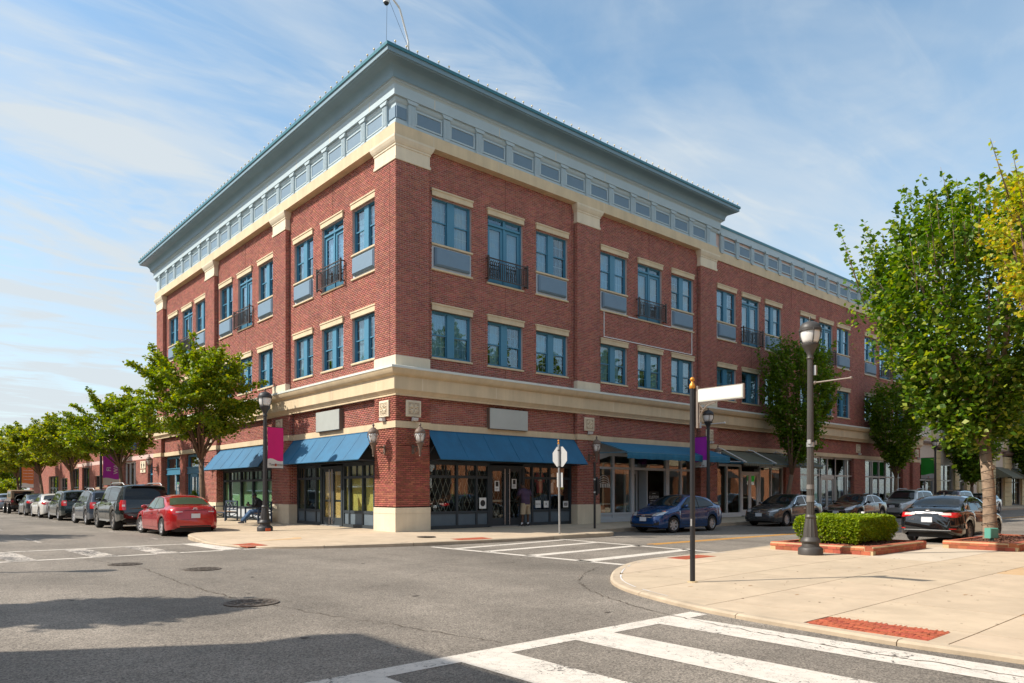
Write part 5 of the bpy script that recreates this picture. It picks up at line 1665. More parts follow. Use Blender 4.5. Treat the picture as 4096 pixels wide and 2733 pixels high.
# ------------------------------------------------------------------ single-storey brick row further up the left street
Rw = thing('brick_shop_row', 'single storey brick shop row with tall dark windows behind the street trees', 'building')
RH = 5.9
holesRow = [(29.3, 30.5, .25, 3.75), (33.4, 36.8, .3, 3.72), (38.9, 41.6, .3, 3.72), (42.9, 46.0, .3, 2.9), (48.0, 51.0, .3, 3.7), (52.2, 55.8, .3, 3.7), (57.4, 60.9, .3, 2.9), (61.9, 67.4, .3, 3.2)]
rb = Bricks(); rc = MB()
for a, b, c, e in wall_rects(holesRow, 28.35, 80, .0, RH): rc.box(.06, .3, a, b, c, e)
rb.field((.06, 0, 0), UL, NL, 28.9, 80, .1, RH - .5, [(h[0] - .0, h[1], h[2], h[3]) for h in holesRow] + [(28, 53, 3.79, 4.04)])
for h in holesRow[:6]: rb.field((0, h[1] + .0, 0), (1, 0, 0), (0, -1, 0), .06, .22, h[2], h[3])
rc.box(.3, 20, 28.4, 80, RH - .3, RH)
rc.build('wall', 'mortar', Rw)
o = bpy.data.objects.new('brickwork', rb.mesh('brickwork', M['brick'])); COL.objects.link(o); o.parent = Rw; o['kind'] = 'stuff'
p = MB(); p.box(.0, .5, 28.4, 80, RH - .5, RH - .2); p.box(-.08, .5, 28.4, 80, RH - .2, RH); p.build('parapet_band', 'cream', Rw)
p = MB(); p.box(.02, .1, 28.4, 28.9, 3.80, 4.03); p.box(.02, .1, 53, 53.2, 3.8, 4.03); p.build('string_course', 'cream', Rw)
p = MB(); p.box(3.0, 3.1, 28.4, 80, 0, RH); p.box(.3, 3.1, 37.5, 37.6, 0, RH); p.build('inner_wall', 'room', Rw)
for i, h in enumerate(holesRow):
    fm = 'blue' if i == 0 else ('white' if i < 3 else 'navy')
    f = MB(); a, b, c, e = h
    d = .22
    for u in ([a + .05, b - .05] if i == 0 else [a + .05, a + (b - a) / 3, a + 2 * (b - a) / 3, b - .05]): f.box(d, d + .1, u - .045, u + .045, c, e)
    for z in (c + .05, 2.0 if i else 2.75, e - .05): f.box(d, d + .1, a, b, z - .05, z + .05)
    fo = f.build('window', fm, Rw)
    q = MB(); q.box(d + .05, d + .056, a, b, c, e); q.build('pane', 'shopglass', fo)
q = MB(); q.box(-.02, .06, 37.4, 41.9, 3.1, 3.2); 
t = thing('restroom_sign', 'beige restroom sign with man and woman figures on the brick pier', 'sign', (.03, 31.45, 3.15), -math.pi / 2)
p = MB(); p.box(-.62, .62, -.03, 0, 0, .5); p.build('board', 'cream2', t); p = MB()
for sx in (-.28, .28):
    p.sphere((sx, -.035, .40), .05, 8, 6, sq=(1, .2, 1)); p.prism([(sx - .09, .33), (sx + .09, .33), (sx + (.05 if sx < 0 else .12), .16), (sx + .04, .16), (sx + .04, .04), (sx - .04, .04), (sx - .04, .16), (sx - (.05 if sx < 0 else .12), .16)], -.045, -.03, 'xz')
p.build('pictogram', 'ink', t)
t = thing('atm_sign', 'small beige sign lettered ATM under the restroom sign', 'sign', (.03, 31.45, 2.88), -math.pi / 2)
p = MB(); p.box(-.62, .62, -.03, 0, 0, .2); p.build('board', 'cream2', t); text('ATM', 'lettering', t, (0, -.04, .1), (math.pi / 2, 0, 0), .17, 'ink')
t = thing('shop_sign', 'blue sign letters high on the brick wall behind the tree leaves', 'sign', (.04, 33.6, 4.5), -math.pi / 2)
text('FIRST', 'lettering', t, (0, -.1, .2), (math.pi / 2, 0, 0), .75, mat('bright_blue_letters', (.01, .12, .45), .4), ext=.06)

# ------------------------------------------------------------------ cream building down the right street
Cb = thing('cream_building', 'cream rusticated building with khaki awnings next to the brick block', 'building')
CX0, CX1 = XR + .02, 95.0
p = MB(); 
holesC = [(46.8, 50.0, .25, 3.8), (51.0, 54.2, .25, 3.8), (55.3, 57.0, .25, 3.75), (62.4, 63.3, 1.8, 3.9), (65.2, 67.6, .25, 3.0), (70.0, 73.3, .25, 3.0), (76, 79, .25, 3.2), (82, 85, .25, 3.2)]
hol2 = [(x, x + 1.5, 6.6, 9.2) for x in np.arange(47.6, 94, 3.1)] + [(x, x + 1.5, 10.4, 12.6) for x in np.arange(47.6, 94, 3.1)]
for a, b, c, e in wall_rects(holesC + hol2, CX0, CX1, 0, 13.5): p.box(a, b, .15, .4, c, e)
p.box(CX0, CX1, .4, 20, 13.2, 13.5); p.box(CX1 - .2, CX1, .2, 20, 0, 13.5)
p.build('wall', 'stucco', Cb)
p = MB(); p.box(CX0, CX1, 2.5, 2.6, 0, 13); p.build('inner_wall', 'room', Cb)
for a, b in ((50.0, 50.95), (54.25, 55.25), (57.05, 58.3), (60.2, 61.3), (63.4, 65.0), (67.7, 69.9), (73.4, 74.8), (79.2, 80.6), (85.5, 87)):
    z = .2
    while z < 4.9:
        q = MB(); q.bev(a, b, -.02, .15, z + .01, z + .44, .015); q.build('block', 'stucco2', Cb); z += .45
    q = MB(); q.prism([(-.02, 4.9), (-.02, 5.0), (-.18, 5.2), (-.18, 5.32), (.15, 5.32), (.15, 4.9)], a - .1, b + .1, 'yz'); q.build('pilaster_cap', 'browncap', Cb)
p = MB(); p.box(CX0, CX1, -.06, .15, 5.33, 5.5); p.box(CX0, CX1, -.02, .15, 9.6, 9.9); p.box(CX0, CX1, -.2, .15, 13.2, 13.6); p.build('cornice', 'browncap', Cb)
for x in np.arange(47.6, 94, 3.1):
    for z0, z1 in ((6.6, 9.2), (10.4, 12.6)):
        f = MB(); f.box(x, x + .08, .2, .3, z0, z1); f.box(x + 1.42, x + 1.5, .2, .3, z0, z1); f.box(x + .7, x + .8, .2, .3, z0, z1); f.box(x, x + 1.5, .2, .3, z0, z0 + .08); f.box(x, x + 1.5, .2, .3, (z0 + z1) / 2 - .03, (z0 + z1) / 2 + .03); f.box(x, x + 1.5, .2, .3, z1 - .08, z1)
        o = f.build('window', 'stucco', Cb); q = MB(); q.box(x, x + 1.5, .26, .266, z0, z1); q.build('pane', 'glass', o)
    q = MB(); q.bev(x - .1, x + .7, .10, .15, 5.7, 6.45, .02); q.bev(x + .8, x + 1.6, .10, .15, 5.7, 6.45, .02); q.build('spandrel_panel', 'stucco', Cb)
for x in np.arange(46.8, 94, 6.2): 
    q = MB(); q.box(x + 2.6, x + 3.3, .02, .15, 5.5, 13.2); q.build('pilaster', 'stucco2', Cb)
for i, h in enumerate(holesC):
    a, b, c, e = h; f = MB(); fm = 'gal' if i < 3 else 'ink'
    for u in ([a + .05, (a + b) / 2, b - .05] if i < 3 else [a + .08, (a + b) / 2, b - .08]): f.box(u - .05, u + .05, .24, .34, c, e)
    for z in (c + .05, 2.5, e - .05): f.box(a, b, .24, .34, z - .05, z + .05)
    o = f.build('shop_window', fm, Cb); q = MB(); q.box(a, b, .3, .306, c, e); q.build('pane', 'shopglass', o)
for a, b in ((65.0, 68.6), (69.6, 74.2)):
    q = MB(); q.add([(a, .15, 3.9), (b, .15, 3.9), (b, -1.3, 2.95), (a, -1.3, 2.95), (b, -1.3, 2.8), (a, -1.3, 2.8), (a, .15, 2.85), (b, .15, 2.85)], [(0, 1, 2, 3), (3, 2, 4, 5), (0, 3, 6), (1, 7, 2)]); q.build('awning', 'olive', Cb)

# ------------------------------------------------------------------ buildings that stand outside the frame (seen in reflections and by their shadows)
def plain_block(name, label, x0, x1, y0, y1, h, m_, face, cols, rows, wm='room', pitch=3.6):
    t = thing(name, label, 'building')
    p = MB(); p.box(x0, x1, y0, y1, 0, h); p.build('wall', m_, t)
    p = MB(); p.box(x0 - .25, x1 + .25, y0 - .25, y1 + .25, h, h + .5); p.box(x0 - .06, x1 + .06, y0 - .06, y1 + .06, 4.3, 4.9); p.build('stone_band', 'cream', t)
    w = MB()
    if face == 'y':
        u = x0 + 1.2
        while u < x1 - 2.5:
            for z in rows: w.box(u, u + 1.9, y1 - .1, y1 + .03, z, z + (2.9 if z < 2 else 1.8))
            u += pitch
    else:
        u = y0 + 1.2
        while u < y1 - 2.5:
            for z in rows: w.box(x1 - .1, x1 + .03, u, u + 1.9, z, z + (2.9 if z < 2 else 1.8))
            u += pitch
    w.build('window', 'ink', t)
    p = MB()
    if face == 'y':
        u = x0 + .8
        while u < x1 - 3:
            p.add([(u, y1 + .02, 3.9), (u + 2.7, y1 + .02, 3.9), (u + 2.7, y1 + 1.1, 3.1), (u, y1 + 1.1, 3.1)], [(0, 1, 2, 3)]); u += pitch * 3
        p.build('awning', 'ink', t)
    return t
plain_block('brick_building', 'orange brick building across the right-hand street, seen only in shop glass', 3, 75, -38, -24.0, 10.5, 'obrick', 'y', 0, (.4, 5.6))
plain_block('brick_building', 'brick building across the left-hand street whose shadow falls on the road', -42, -18.7, -45, -8.6, 9.6, 'obrick', 'x', 0, (.4, 5.6))
plain_block('brick_building', 'unseen low brick building, added across the left-hand street to darken reflections in parked cars', -40, -22.0, -1.0, 20, 6.2, 'obrick', 'x', 0, (.4,))  # added block so the parked cars mirror brick instead of open sky
plain_block('brick_building', 'pale building further up the left-hand street', -46, -21, 22, 75, 10.5, 'stucco', 'x', 0, (.4, 5.6))
# ------------------------------------------------------------------ street furniture
def lamp_post(loc, label, H=5.42, body='iron', s=1.0, group='lamp posts'):
    t = thing('street_lamp', label, 'street lamp', loc, 0, group)
    p = MB()
    p.lathe([(.28, 0), (.28, .14), (.26, .17), (.20, .20), (.19, .26), (.23, .32), (.22, .36), (.17, .42)], 24)
    p.lathe([(.17, .42), (.155, .60), (.13, .76), (.115, .86)], 24, flute=.10)
    p.lathe([(.115, .86), (.13, .90), (.105, .95)], 24)
    p.build('base', body, t, smooth=40)
    p = MB(); p.lathe([(.088, .93), (.062, H - .98)], 24, flute=.10); p.build('pole', body if body != 'iron' else 'iron', t)
    p = MB(); z = H - 1.0
    p.lathe([(.062, z), (.085, z + .03), (.07, z + .08), (.075, z + .14), (.12, z + .22), (.165, z + .30), (.19, z + .33), (.19, z + .37), (.17, z + .38)], 20); p.build('lamp_holder', body, t, smooth=40)
    g = MB(); z = H - .63
    g.lathe([(.15, z), (.19, z + .08), (.215, z + .18), (.22, z + .28), (.215, z + .34)], 20); g.build('lamp_globe', 'lampglass', t, smooth=True)
    c = MB(); z = H - .29
    for k in range(4):
        a = math.pi / 4 + k * math.pi / 2
        c.tube([(math.cos(a) * r, math.sin(a) * r, zz) for r, zz in ((.17, z - .34), (.225, z - .22), (.25, z - .08), (.25, z))], .012, 5)
    c.lathe([(.255, z - .04), (.255, z + .02), (.24, z + .03)], 20); c.lathe([(.24, z + .03), (.23, z + .09), (.17, z + .15), (.08, z + .19), (.03, z + .20), (.025, z + .24), (.032, z + .26), (.01, z + .31)], 20)
    c.build('lamp_cap', body, t, smooth=40)
    return t
def banner(loc, rotz, w, h, m_, label, words=None, slant=.0):
    """cloth hanging along local +X from the pole, arms top and bottom"""
    t = thing('street_banner', label, 'banner', loc, rotz, 'banners on lamp posts')
    n, mm = 6, 16
    def cloth(z0f, z1f, mname, nm, off=0.0):
        vs = []; fs = []
        for i in range(n + 1):
            x = .10 + w * i / n
            za, zb = z0f(i / n), z1f(i / n)
            for j in range(mm + 1):
                z = za + (zb - za) * j / mm
                y = .025 * math.sin(2.2 * z + i * .9) * math.sin(math.pi * min(1, max(0, -z / h))) + off
                vs.append((x + slant * z / h, y, z))
        for i in range(n):
            for j in range(mm): a = i * (mm + 1) + j; fs.append((a, a + 1, a + mm + 2, a + mm + 1))
        q = MB(); q.add(vs, fs); return q.build(nm, mname, t, smooth=True)
    wave = lambda u: -h * .80 + .05 * math.sin(u * math.pi * 1.6 + .6)
    cloth(lambda u: 0.0, wave, m_, 'cloth'); cloth(wave, lambda u: -h, 'bannerwhite', 'cloth_foot')
    a = MB(); a.tube([(0, 0, .01), (w + .15, 0, .01)], .012, 6); a.tube([(0, 0, -h - .01), (w + .15, 0, -h - .01)], .012, 6); a.build('banner_arm', 'iron', t)
    return t

L1 = lamp_post((-2.63, 4.7, z_far(-2.63, 4.7)), 'black fluted street lamp with the magenta banner by the corner', H=5.2)
b1 = banner((-2.63, 4.7, 3.98), R_(12), .68, 1.50, 'magenta', 'magenta banner with a white foot lettered Town Center on the left lamp post')
for sgn in (-1, 1):
    text('Town', 'lettering', b1, (.31, sgn * .035, -1.38), (math.pi / 2, 0, 0 if sgn < 0 else math.pi), .135, 'ink'); text('enter', 'lettering', b1, (.63 if sgn < 0 else .60, sgn * .035, -1.38), (math.pi / 2, 0, 0 if sgn < 0 else math.pi), .125, 'ink')
q = MB(); q.sphere((.455, 0, -1.385), .05, 10, 8, sq=(1, .75, 1)); q.build('logo_dot', 'dotred', b1)
q = MB(); q.box(-.09, .09, -.29, -.27, .02, .12); q.build('reflector', 'dotred', L1)
L2 = lamp_post((15.75, -1.85, z_far(15.75, -1.85)), 'black street lamp with the purple banner behind the blue car', H=5.30)
b2 = banner((15.75, -1.85, 4.16), R_(80), .78, 1.42, 'purple', 'purple banner with a white foot behind the street name sign')
q = MB(); q.sphere((.5, 0, -1.33), .035, 8, 6, sq=(1, .8, 1)); q.build('logo_dot', 'dotred', b2); text('Town', 'lettering', b2, (.32, .03, -1.33), (math.pi / 2, 0, math.pi), .09, 'ink'); text('Town', 'lettering', b2, (.30, -.03, -1.33), (math.pi / 2, 0, 0), .09, 'ink'); text('Center', 'lettering', b2, (.66, -.03, -1.33), (math.pi / 2, 0, 0), .09, 'ink')
q = MB(); q.tube([(0, .45, 4.56), (0, -.85, 4.56)], .022, 6); q.sphere((0, -.87, 4.56), .05); q.box(-.03, .03, .38, .46, 4.40, 4.70); q.build('bracket_arm', 'white', L2)
L3 = lamp_post((44.3, -1.85, .17), 'distant black street lamp with the green banner', H=5.35)
b3 = banner((44.3, -1.85, 4.05), R_(80), .95, 1.5, 'green', 'green banner with a white foot in front of the last brick pier')
q = MB(); q.sphere((.5, 0, -1.40), .04, 8, 6, sq=(1, .8, 1)); q.build('logo_dot', 'dotred', b3)
L4 = lamp_post((-3.35, 27.2, .14), 'street lamp up the left street with the purple lettered banner', H=5.2)
b4 = banner((-3.35, 27.2, 3.95), R_(5), .95, 1.95, 'purple', 'purple banner with rotated white letters FI and WA among the left trees')
text('FI', 'lettering', b4, (.42, -.05, -1.0), (math.pi / 2, -math.pi / 2, 0), .34, 'paper'); text('WA', 'lettering', b4, (.80, -.05, -1.0), (math.pi / 2, -math.pi / 2, 0), .34, 'paper')
q = MB(); q.sphere((.58, 0, -1.82), .05, 8, 6, sq=(1, .8, 1)); q.build('logo_dot', 'dotred', b4)
L5 = lamp_post((-3.3, 60, .14), 'far street lamp with an orange banner on the left street', H=5.2)
b5 = banner((-3.3, 60, 3.9), R_(5), .95, 1.9, 'orange', 'orange lettered banner far up the left street')
for k in range(4):
    text('TOWN CENTER', 'lettering', b5, (.58, -.04, -.3 - .28 * k), (math.pi / 2, 0, 0), .11, 'paper')
L6 = lamp_post((-4.0, 92, .14), 'farthest street lamp with a green banner on the left street', H=5.4)
b6 = banner((-4.0, 92, 3.9), R_(5), 1.0, 1.9, 'green', 'small green banner at the far end of the left street')
# near lamp: grey, with a bare arm
LN = lamp_post((3.35, -12.94, z_near(3.35, -12.94)), 'tall grey street lamp in front of the hedge planter', H=5.62, body='grey_pole')
q = MB(); z = 4.07
q.tube([(.05, -.04, z), (.08, -.92, z + .02)], .018, 8); q.sphere((.08, -.92, z + .02), .036); q.sphere((.05, -.08, z), .045); q.build('banner_arm', 'taupe', LN)
q = MB(); q.box(.03, .10, -.12, -.05, 4.25, 4.48); q.build('junction_box', 'gal', LN)
q = MB(); q.lathe([(.088, 2.55), (.088, 2.66)], 16); q.box(-.11, -.06, -.06, .02, 2.62, 2.72); q.box(.06, .12, -.10, -.02, 2.60, 2.70); q.build('strap', 'gal', LN)
q = MB(); q.lathe([(.0905, 1.25), (.0895, 1.40)], 16); q.lathe([(.0885, 1.55), (.0875, 1.66)], 16); q.build('tape_residue', mat('tape_residue', (.16, .15, .14), .6), LN)
# lamps outside the frame, their shadows and reflections are in it
lamp_post((-14.6, -1.85, .1), 'street lamp across the left street whose thin shadow crosses the road', H=5.3)
lx = lamp_post((48, -14.8, .1), 'street lamp outside the frame with a green banner mirrored in shop glass', H=5.3)
b7 = banner((48, -14.8, 4.0), R_(100), .9, 1.8, 'green', 'green banner reading ELEMENT seen mirrored in the shop glass')
text('ELEMENT', 'lettering', b7, (.5, -.05, -.7), (math.pi / 2, -math.pi / 2, 0), .3, 'paper')
text('ELEMENT', 'lettering', b7, (.5, .05, -.7), (math.pi / 2, -math.pi / 2, math.pi), .3, 'paper')

# wall lanterns
def wall_lamp(F, u, label, d=0.0):
    t = thing('wall_lantern', label, 'wall lantern', F.loc(u, 2.80, d), F.rot, 'bronze wall lanterns on the piers')
    q = MB(); q.box(-.05, .05, -.03, .0, .10, .42); q.build('backplate', 'bronze', t)
    q = MB()
    q.tube([(0, -.02, .34), (0, -.45, .34)], .022, 6)
    q.tube([(0, -.03, .16), (0, -.12, .13), (0, -.22, .20), (0, -.24, .30)], .016, 6); q.tube([(0, -.24, .30), (0, -.30, .22), (0, -.38, .24), (0, -.42, .32)], .014, 6)
    q.build('arm', 'bronze', t)
    q = MB(); c = (0, -.45, 0)
    q.lathe([(.01, 0), (.035, .02), (.02, .06), (.045, .10), (.045, .24), (.07, .30), (.075, .36), (.11, .42), (.125, .46), (.15, .47), (.15, .50), (.13, .51)], 16, c); q.build('lamp_foot', 'bronze', t, smooth=40)
    q = MB(); q.lathe([(.10, .50), (.135, .62), (.16, .74), (.165, .82)], 16, c); q.build('lamp_globe', 'lampglass', t, smooth=True)
    q = MB()
    q.lathe([(.18, .80), (.19, .83), (.175, .88), (.14, .94), (.09, .97), (.08, 1.0), (.035, 1.01), (.025, 1.04), (.045, 1.08), (.03, 1.12), (.01, 1.16), (.0, 1.17)], 16, c); q.build('lamp_cap', 'bronze', t, smooth=40)
    q = MB()
    for k in range(6):
        a = k * math.pi / 3
        q.tube([(math.cos(a) * r, -.45 + math.sin(a) * r, z) for r, z in ((.12, .48), (.17, .60), (.20, .74), (.19, .83))], .011, 5)
        am = a + math.pi / 6
        q.tube([(math.cos(a) * .205, -.45 + math.sin(a) * .205, .66), (math.cos(am) * .2, -.45 + math.sin(am) * .2, .78), (math.cos(a + math.pi / 3) * .205, -.45 + math.sin(a + math.pi / 3) * .205, .66)], .008, 4)
    q.build('cage', 'bronze', t)
    return t
wall_lamp(FR, .69, 'bronze wall lantern on the shaded face of the corner pier')
wall_lamp(FL, .71, 'bronze wall lantern on the sunlit face of the corner pier')
wall_lamp(FR, 9.63, 'bronze wall lantern on the second pier above the thin black post')
wall_lamp(FR, 18.7, 'bronze wall lantern on the third pier near the olive awning')
wall_lamp(FL, 9.5, 'bronze wall lantern between the two sunlit blue awnings')
wall_lamp(FL, 18.3, 'bronze wall lantern behind the maple trunk')
wall_lamp(FL, 28.2, 'bronze wall lantern right of the restroom sign')
wall_lamp(FL, 37.6, 'bronze wall lantern beyond the white framed doors', .06)

# street name sign in the foreground
sx, sy = -2.92, -14.01
t = thing('street_name_sign', 'black signpost with gold ball finial and blank cream street name blade', 'street sign', (sx, sy, z_near(sx, sy)))
q = MB(); q.lathe([(.043, 0), (.041, 3.27)], 14); q.build('pole', 'black', t, smooth=40)
q = MB(); q.lathe([(.046, 3.27), (.052, 3.29), (.050, 3.33), (.025, 3.37), (.018, 3.39)], 14); q.sphere((0, 0, 3.425), .04, 12, 8); q.build('finial', 'gold', t, smooth=50)
q = MB(); q.box(.02, .07, -.095, -.06, 2.60, 3.31); q.box(.03, .06, -.045, -.02, 2.62, 3.28); q.build('bracket_rail', 'taupe', t)
q = MB(); q.box(.025, .065, -.95, -.085, 3.02, 3.26); q.build('sign_frame', 'taupe', t)
q = MB(); q.box(.018, .072, -.935, -.10, 3.035, 3.245); q.build('sign_border', 'flash', t)
q = MB(); q.box(.014, .076, -.92, -.115, 3.050, 3.230); q.build('sign_face', 'signcream', t)
q = MB()
arc = [(.045, -.10 - .30 * (1 - math.cos(a)), 2.68 + .32 * math.sin(a)) for a in [math.pi / 2 * k / 8 for k in range(9)]]
q.tube(arc, .011, 6); q.tube([(.045, -.11, 2.68), (.045, -.11, 3.0), (.045, -.42, 3.0)], .012, 6); q.tube([(.045, -.11, 3.0), (.045, -.19, 2.90)], .009, 5); q.tube([(.045, -.11, 2.88), (.045, -.19, 2.90), (.045, -.24, 3.0)], .008, 5)
q.build('scroll_bracket', 'taupe', t)
q = MB(); q.lathe([(.09, 0), (.085, .015), (.05, .02)], 12); q.build('foot', 'plmortar', t)
q = MB(); q.box(-.046, -.03, -.02, .01, .95, 1.07); q.build('scuff', 'gal', t)

# back of the stop sign
t = thing('stop_sign', 'grey back of an octagonal stop sign on a leaning post with gold finial', 'traffic sign', (4.38, -3.5, z_far(4.38, -3.5)))
t.rotation_euler = (0, R_(-.8), 0)
q = MB(); q.lathe([(.035, 0), (.034, 3.08)], 12); q.build('pole', 'gal', t, smooth=40)
q = MB(); q.lathe([(.035, 3.08), (.04, 3.10), (.02, 3.16)], 10); q.sphere((0, 0, 3.20), .036); q.build('finial', 'gold', t, smooth=50)
q = MB(); q.prism([(math.cos(R_(22.5 + 45 * k)) * .375, 2.65 + math.sin(R_(22.5 + 45 * k)) * .375) for k in range(8)], .05, .056, 'yz'); q.build('sign_plate', 'signback', t)
q = MB(); q.prism([(math.cos(R_(22.5 + 45 * k)) * .365, 2.65 + math.sin(R_(22.5 + 45 * k)) * .365) for k in range(8)], .057, .059, 'yz'); q.build('sign_face', 'red', t)
q = MB(); q.box(.03, .05, -.025, .025, 2.2, 3.02); q.lathe([(.045, 2.85), (.045, 2.89)], 12); q.lathe([(.045, 2.28), (.045, 2.32)], 12); q.build('clamp', 'iron', t)
q = MB(); q.box(.04, .046, -.14, .14, 1.60, 2.10); q.build('lower_plate', 'signback', t)

# thin black post by the second pier
t = thing('signal_post', 'thin black post with a narrow box in front of the second pier', 'post', (7.75, -2.05, z_far(7.75, -2.05)))
q = MB(); q.lathe([(.045, 0), (.045, 2.55), (.05, 2.57), (.0, 2.58)], 12); q.build('pole', 'black', t, smooth=40)
q = MB(); q.box(.05, .18, -.10, .10, 1.35, 1.95); q.sphere((.11, 0, 1.96), .06); q.sphere((.11, 0, 1.34), .06); q.build('push_button_box', 'black', t)
q = MB(); q.lathe([(.052, 1.38), (.052, 1.44)], 10); q.lathe([(.052, 1.88), (.052, 1.94)], 10); q.build('clamp', 'gal', t)

# benches
def bench(y, label):
    t = thing('bench', label, 'bench', (-.62, y, .215), -math.pi / 2, 'slate blue benches under the awning')
    # local x along the wall, +y towards the wall
    q = MB()
    for k in range(6): q.box(-.72, .72, -.27 + k * .09, -.20 + k * .09, .43, .455)
    q.build('seat', 'benchwood', t)
    for s in (-1, 1):
        q = MB(); q.box(s * .74 - .03, s * .74 + .03, -.33, -.27, 0, .66); q.box(s * .74 - .035, s * .74 + .035, -.36, .30, .66, .70); q.box(s * .74 - .025, s * .74 + .025, -.27, .27, .36, .42)
        q.tube([(s * .74, -.28, .10), (s * .74, .26, .36)], .018, 5); q.tube([(s * .74, .26, .10), (s * .74, -.28, .36)], .018, 5); q.build('arm_frame', 'benchblue', t)
        q = MB(); q.box(s * .74 - .03, s * .74 + .03, .24, .30, 0, .95); q.build('leg', 'benchblue', t)
    q = MB(); q.box(-.74, .74, .245, .285, .90, .96); q.box(-.74, .74, .245, .285, .50, .55)
    for k in range(3):
        a, b = -.71 + k * .475, -.71 + (k + 1) * .475
        q.tube([(a, .265, .55), (b, .265, .90)], .018, 5); q.tube([(a, .265, .90), (b, .265, .55)], .018, 5)
        q.box(b - .02, b + .02, .25, .28, .55, .90)
    q.build('backrest', 'benchblue', t)
    q = MB(); q.box(-.74, .74, -.30, -.26, .37, .43); q.build('apron', 'benchblue', t)
    return t
bench(14.3, 'empty slate blue bench with crossed back next to the red car')
bench(10.3, 'slate blue bench with the seated man, left of the pier')

# planters
def planter(x0, x1, y0, y1, label, steps=2):
    t = thing('planter', label, 'planter', (0, 0, 0), 0, 'low brick planters')
    zb = min(z_near(x0, y0), z_near(x1, y1)) - .01
    h = .21
    q = MB()
    for a, b, c, d in ((x0 + .01, x1 - .01, y0 + .01, y0 + .19), (x0 + .01, x1 - .01, y1 - .19, y1 - .01), (x0 + .01, x0 + .19, y0 + .19, y1 - .19), (x1 - .19, x1 - .01, y0 + .19, y1 - .19)): q.box(a, b, c, d, zb - .05, zb + h - .01)
    q.build('mortar_bed', 'plmortar', t)
    bm_ = MB(); bm_.add([(-.105, -.1, 0), (.105, -.1, 0), (.105, .1, 0), (-.105, .1, 0), (-.105, -.1, .088), (.105, -.1, .088), (.105, .1, .088), (-.105, .1, .088)], [(0, 1, 5, 4), (1, 2, 6, 5), (2, 3, 7, 6), (3, 0, 4, 7), (4, 5, 6, 7)])
    me1 = bm_.mesh('brick', 'plbrick')
    b2_ = MB(); b2_.add([(-.105, -.1, 0), (.105, -.1, 0), (.105, .1, 0), (-.105, .1, 0), (-.105, -.1, .05), (.105, -.1, .05), (-.105, -.05, .10), (.105, -.05, .10), (.105, .1, .105), (-.105, .1, .105)], [(0, 1, 5, 4), (4, 5, 7, 6), (6, 7, 8, 9), (1, 2, 8, 7, 5), (3, 0, 4, 6, 9), (2, 3, 9, 8)])
    me2 = b2_.mesh('brick', 'plbrick')
    P_ = .222
    for (ax, ay, bx, by) in ((x0, y0, x1, y0), (x1, y0, x1, y1), (x1, y1, x0, y1), (x0, y1, x0, y0)):
        L_ = math.hypot(bx - ax, by - ay); ux, uy = (bx - ax) / L_, (by - ay) / L_; rz = math.atan2(uy, ux)
        n = round((L_ - .2) / P_)
        for row, me in ((0, me1), (1, me2)):
            for k in range(n):
                s_ = .2 * (0 if row else 1) + .11 + k * (L_ - .22) / n - (.05 if row == 0 else 0)
                s_ = min(s_, L_ - .11)
                cx, cy = ax + ux * s_ - uy * .1, ay + uy * s_ + ux * .1
                inst('brick', me, t, (cx, cy, zb + (.012 if row == 0 else .110)), rz + random.uniform(-.01, .01))
    # mulch bed: a mound plus chips
    q = MB(); nx = 14; ny = 12
    vs = []; fs = []
    for i in range(nx + 1):
        for j in range(ny + 1):
            u, v = i / nx, j / ny
            vs.append((x0 + .15 + (x1 - x0 - .3) * u, y0 + .15 + (y1 - y0 - .3) * v, zb + .16 + .06 * math.sin(math.pi * u) * math.sin(math.pi * v) + random.uniform(-.01, .01)))
    for i in range(nx):
        for j in range(ny): a = i * (ny + 1) + j; fs.append((a, a + ny + 1, a + ny + 2, a + 1))
    q.add(vs, fs); q.build('soil', 'mulch', t)
    q = MB()
    for k in range(1500):
        u, v = random.random(), random.random()
        x, y = x0 + .17 + (x1 - x0 - .34) * u, y0 + .17 + (y1 - y0 - .34) * v
        z = zb + .17 + .06 * math.sin(math.pi * u) * math.sin(math.pi * v)
        a = random.uniform(0, 6.3); l = random.uniform(.02, .05); w = random.uniform(.006, .014); c, s = math.cos(a), math.sin(a); dz = random.uniform(-.012, .02)
        q.add([(x - l * c + w * s, y - l * s - w * c, z - dz + .004), (x + l * c + w * s, y + l * s - w * c, z + dz + .006), (x + l * c - w * s, y + l * s + w * c, z + dz + .012), (x - l * c - w * s, y - l * s + w * c, z - dz + .012)], [(0, 1, 2, 3)])
    q.build('bark_chips', 'mulch', t, kind='stuff')
    return t, zb
pA, zA = planter(4.15, 7.45, -14.05, -11.45, 'low brick planter round the clipped hedge')
pB, zB = planter(7.95, 12.5, -15.95, -14.25, 'low brick planter round the big tree at the right')
t = thing('utility_pedestal', 'turquoise plastic utility box in the mulch at the foot of the big tree', 'utility box', (9.0, -15.1, .27), R_(-25))
q = MB(); q.bev(-.15, .12, -.09, .09, .09, .36, .015); q.lathe([(.09, 0), (.09, .03), (.05, .04), (.05, .1)], 12); q.build('box', 'utility', t)
q = MB()
for k in range(7): q.box(.12, .16, -.08, .08, .11 + k * .034, .125 + k * .034)
q.build('louvre', 'utility', t)
t = thing('gas_cylinder', 'small white cylinder top showing behind the hedge', 'cylinder', (8.2, -12.6, .7)); t.location = (7.72, -12.3, .0)
q = MB(); q.lathe([(.14, .1), (.15, .2), (.15, .85), (.12, .93), (.05, .96)], 14); q.lathe([(.05, .96), (.05, 1.03)], 8); q.build('body', 'paper', t, smooth=40)
t = thing('pop_up_sprinkler', 'small black sprinkler head on the planter edge', 'sprinkler', (7.3, -13.8, .30)); q = MB(); q.lathe([(.03, 0), (.03, .08), (.015, .09), (.015, .12)], 8); q.build('head', 'black', t)
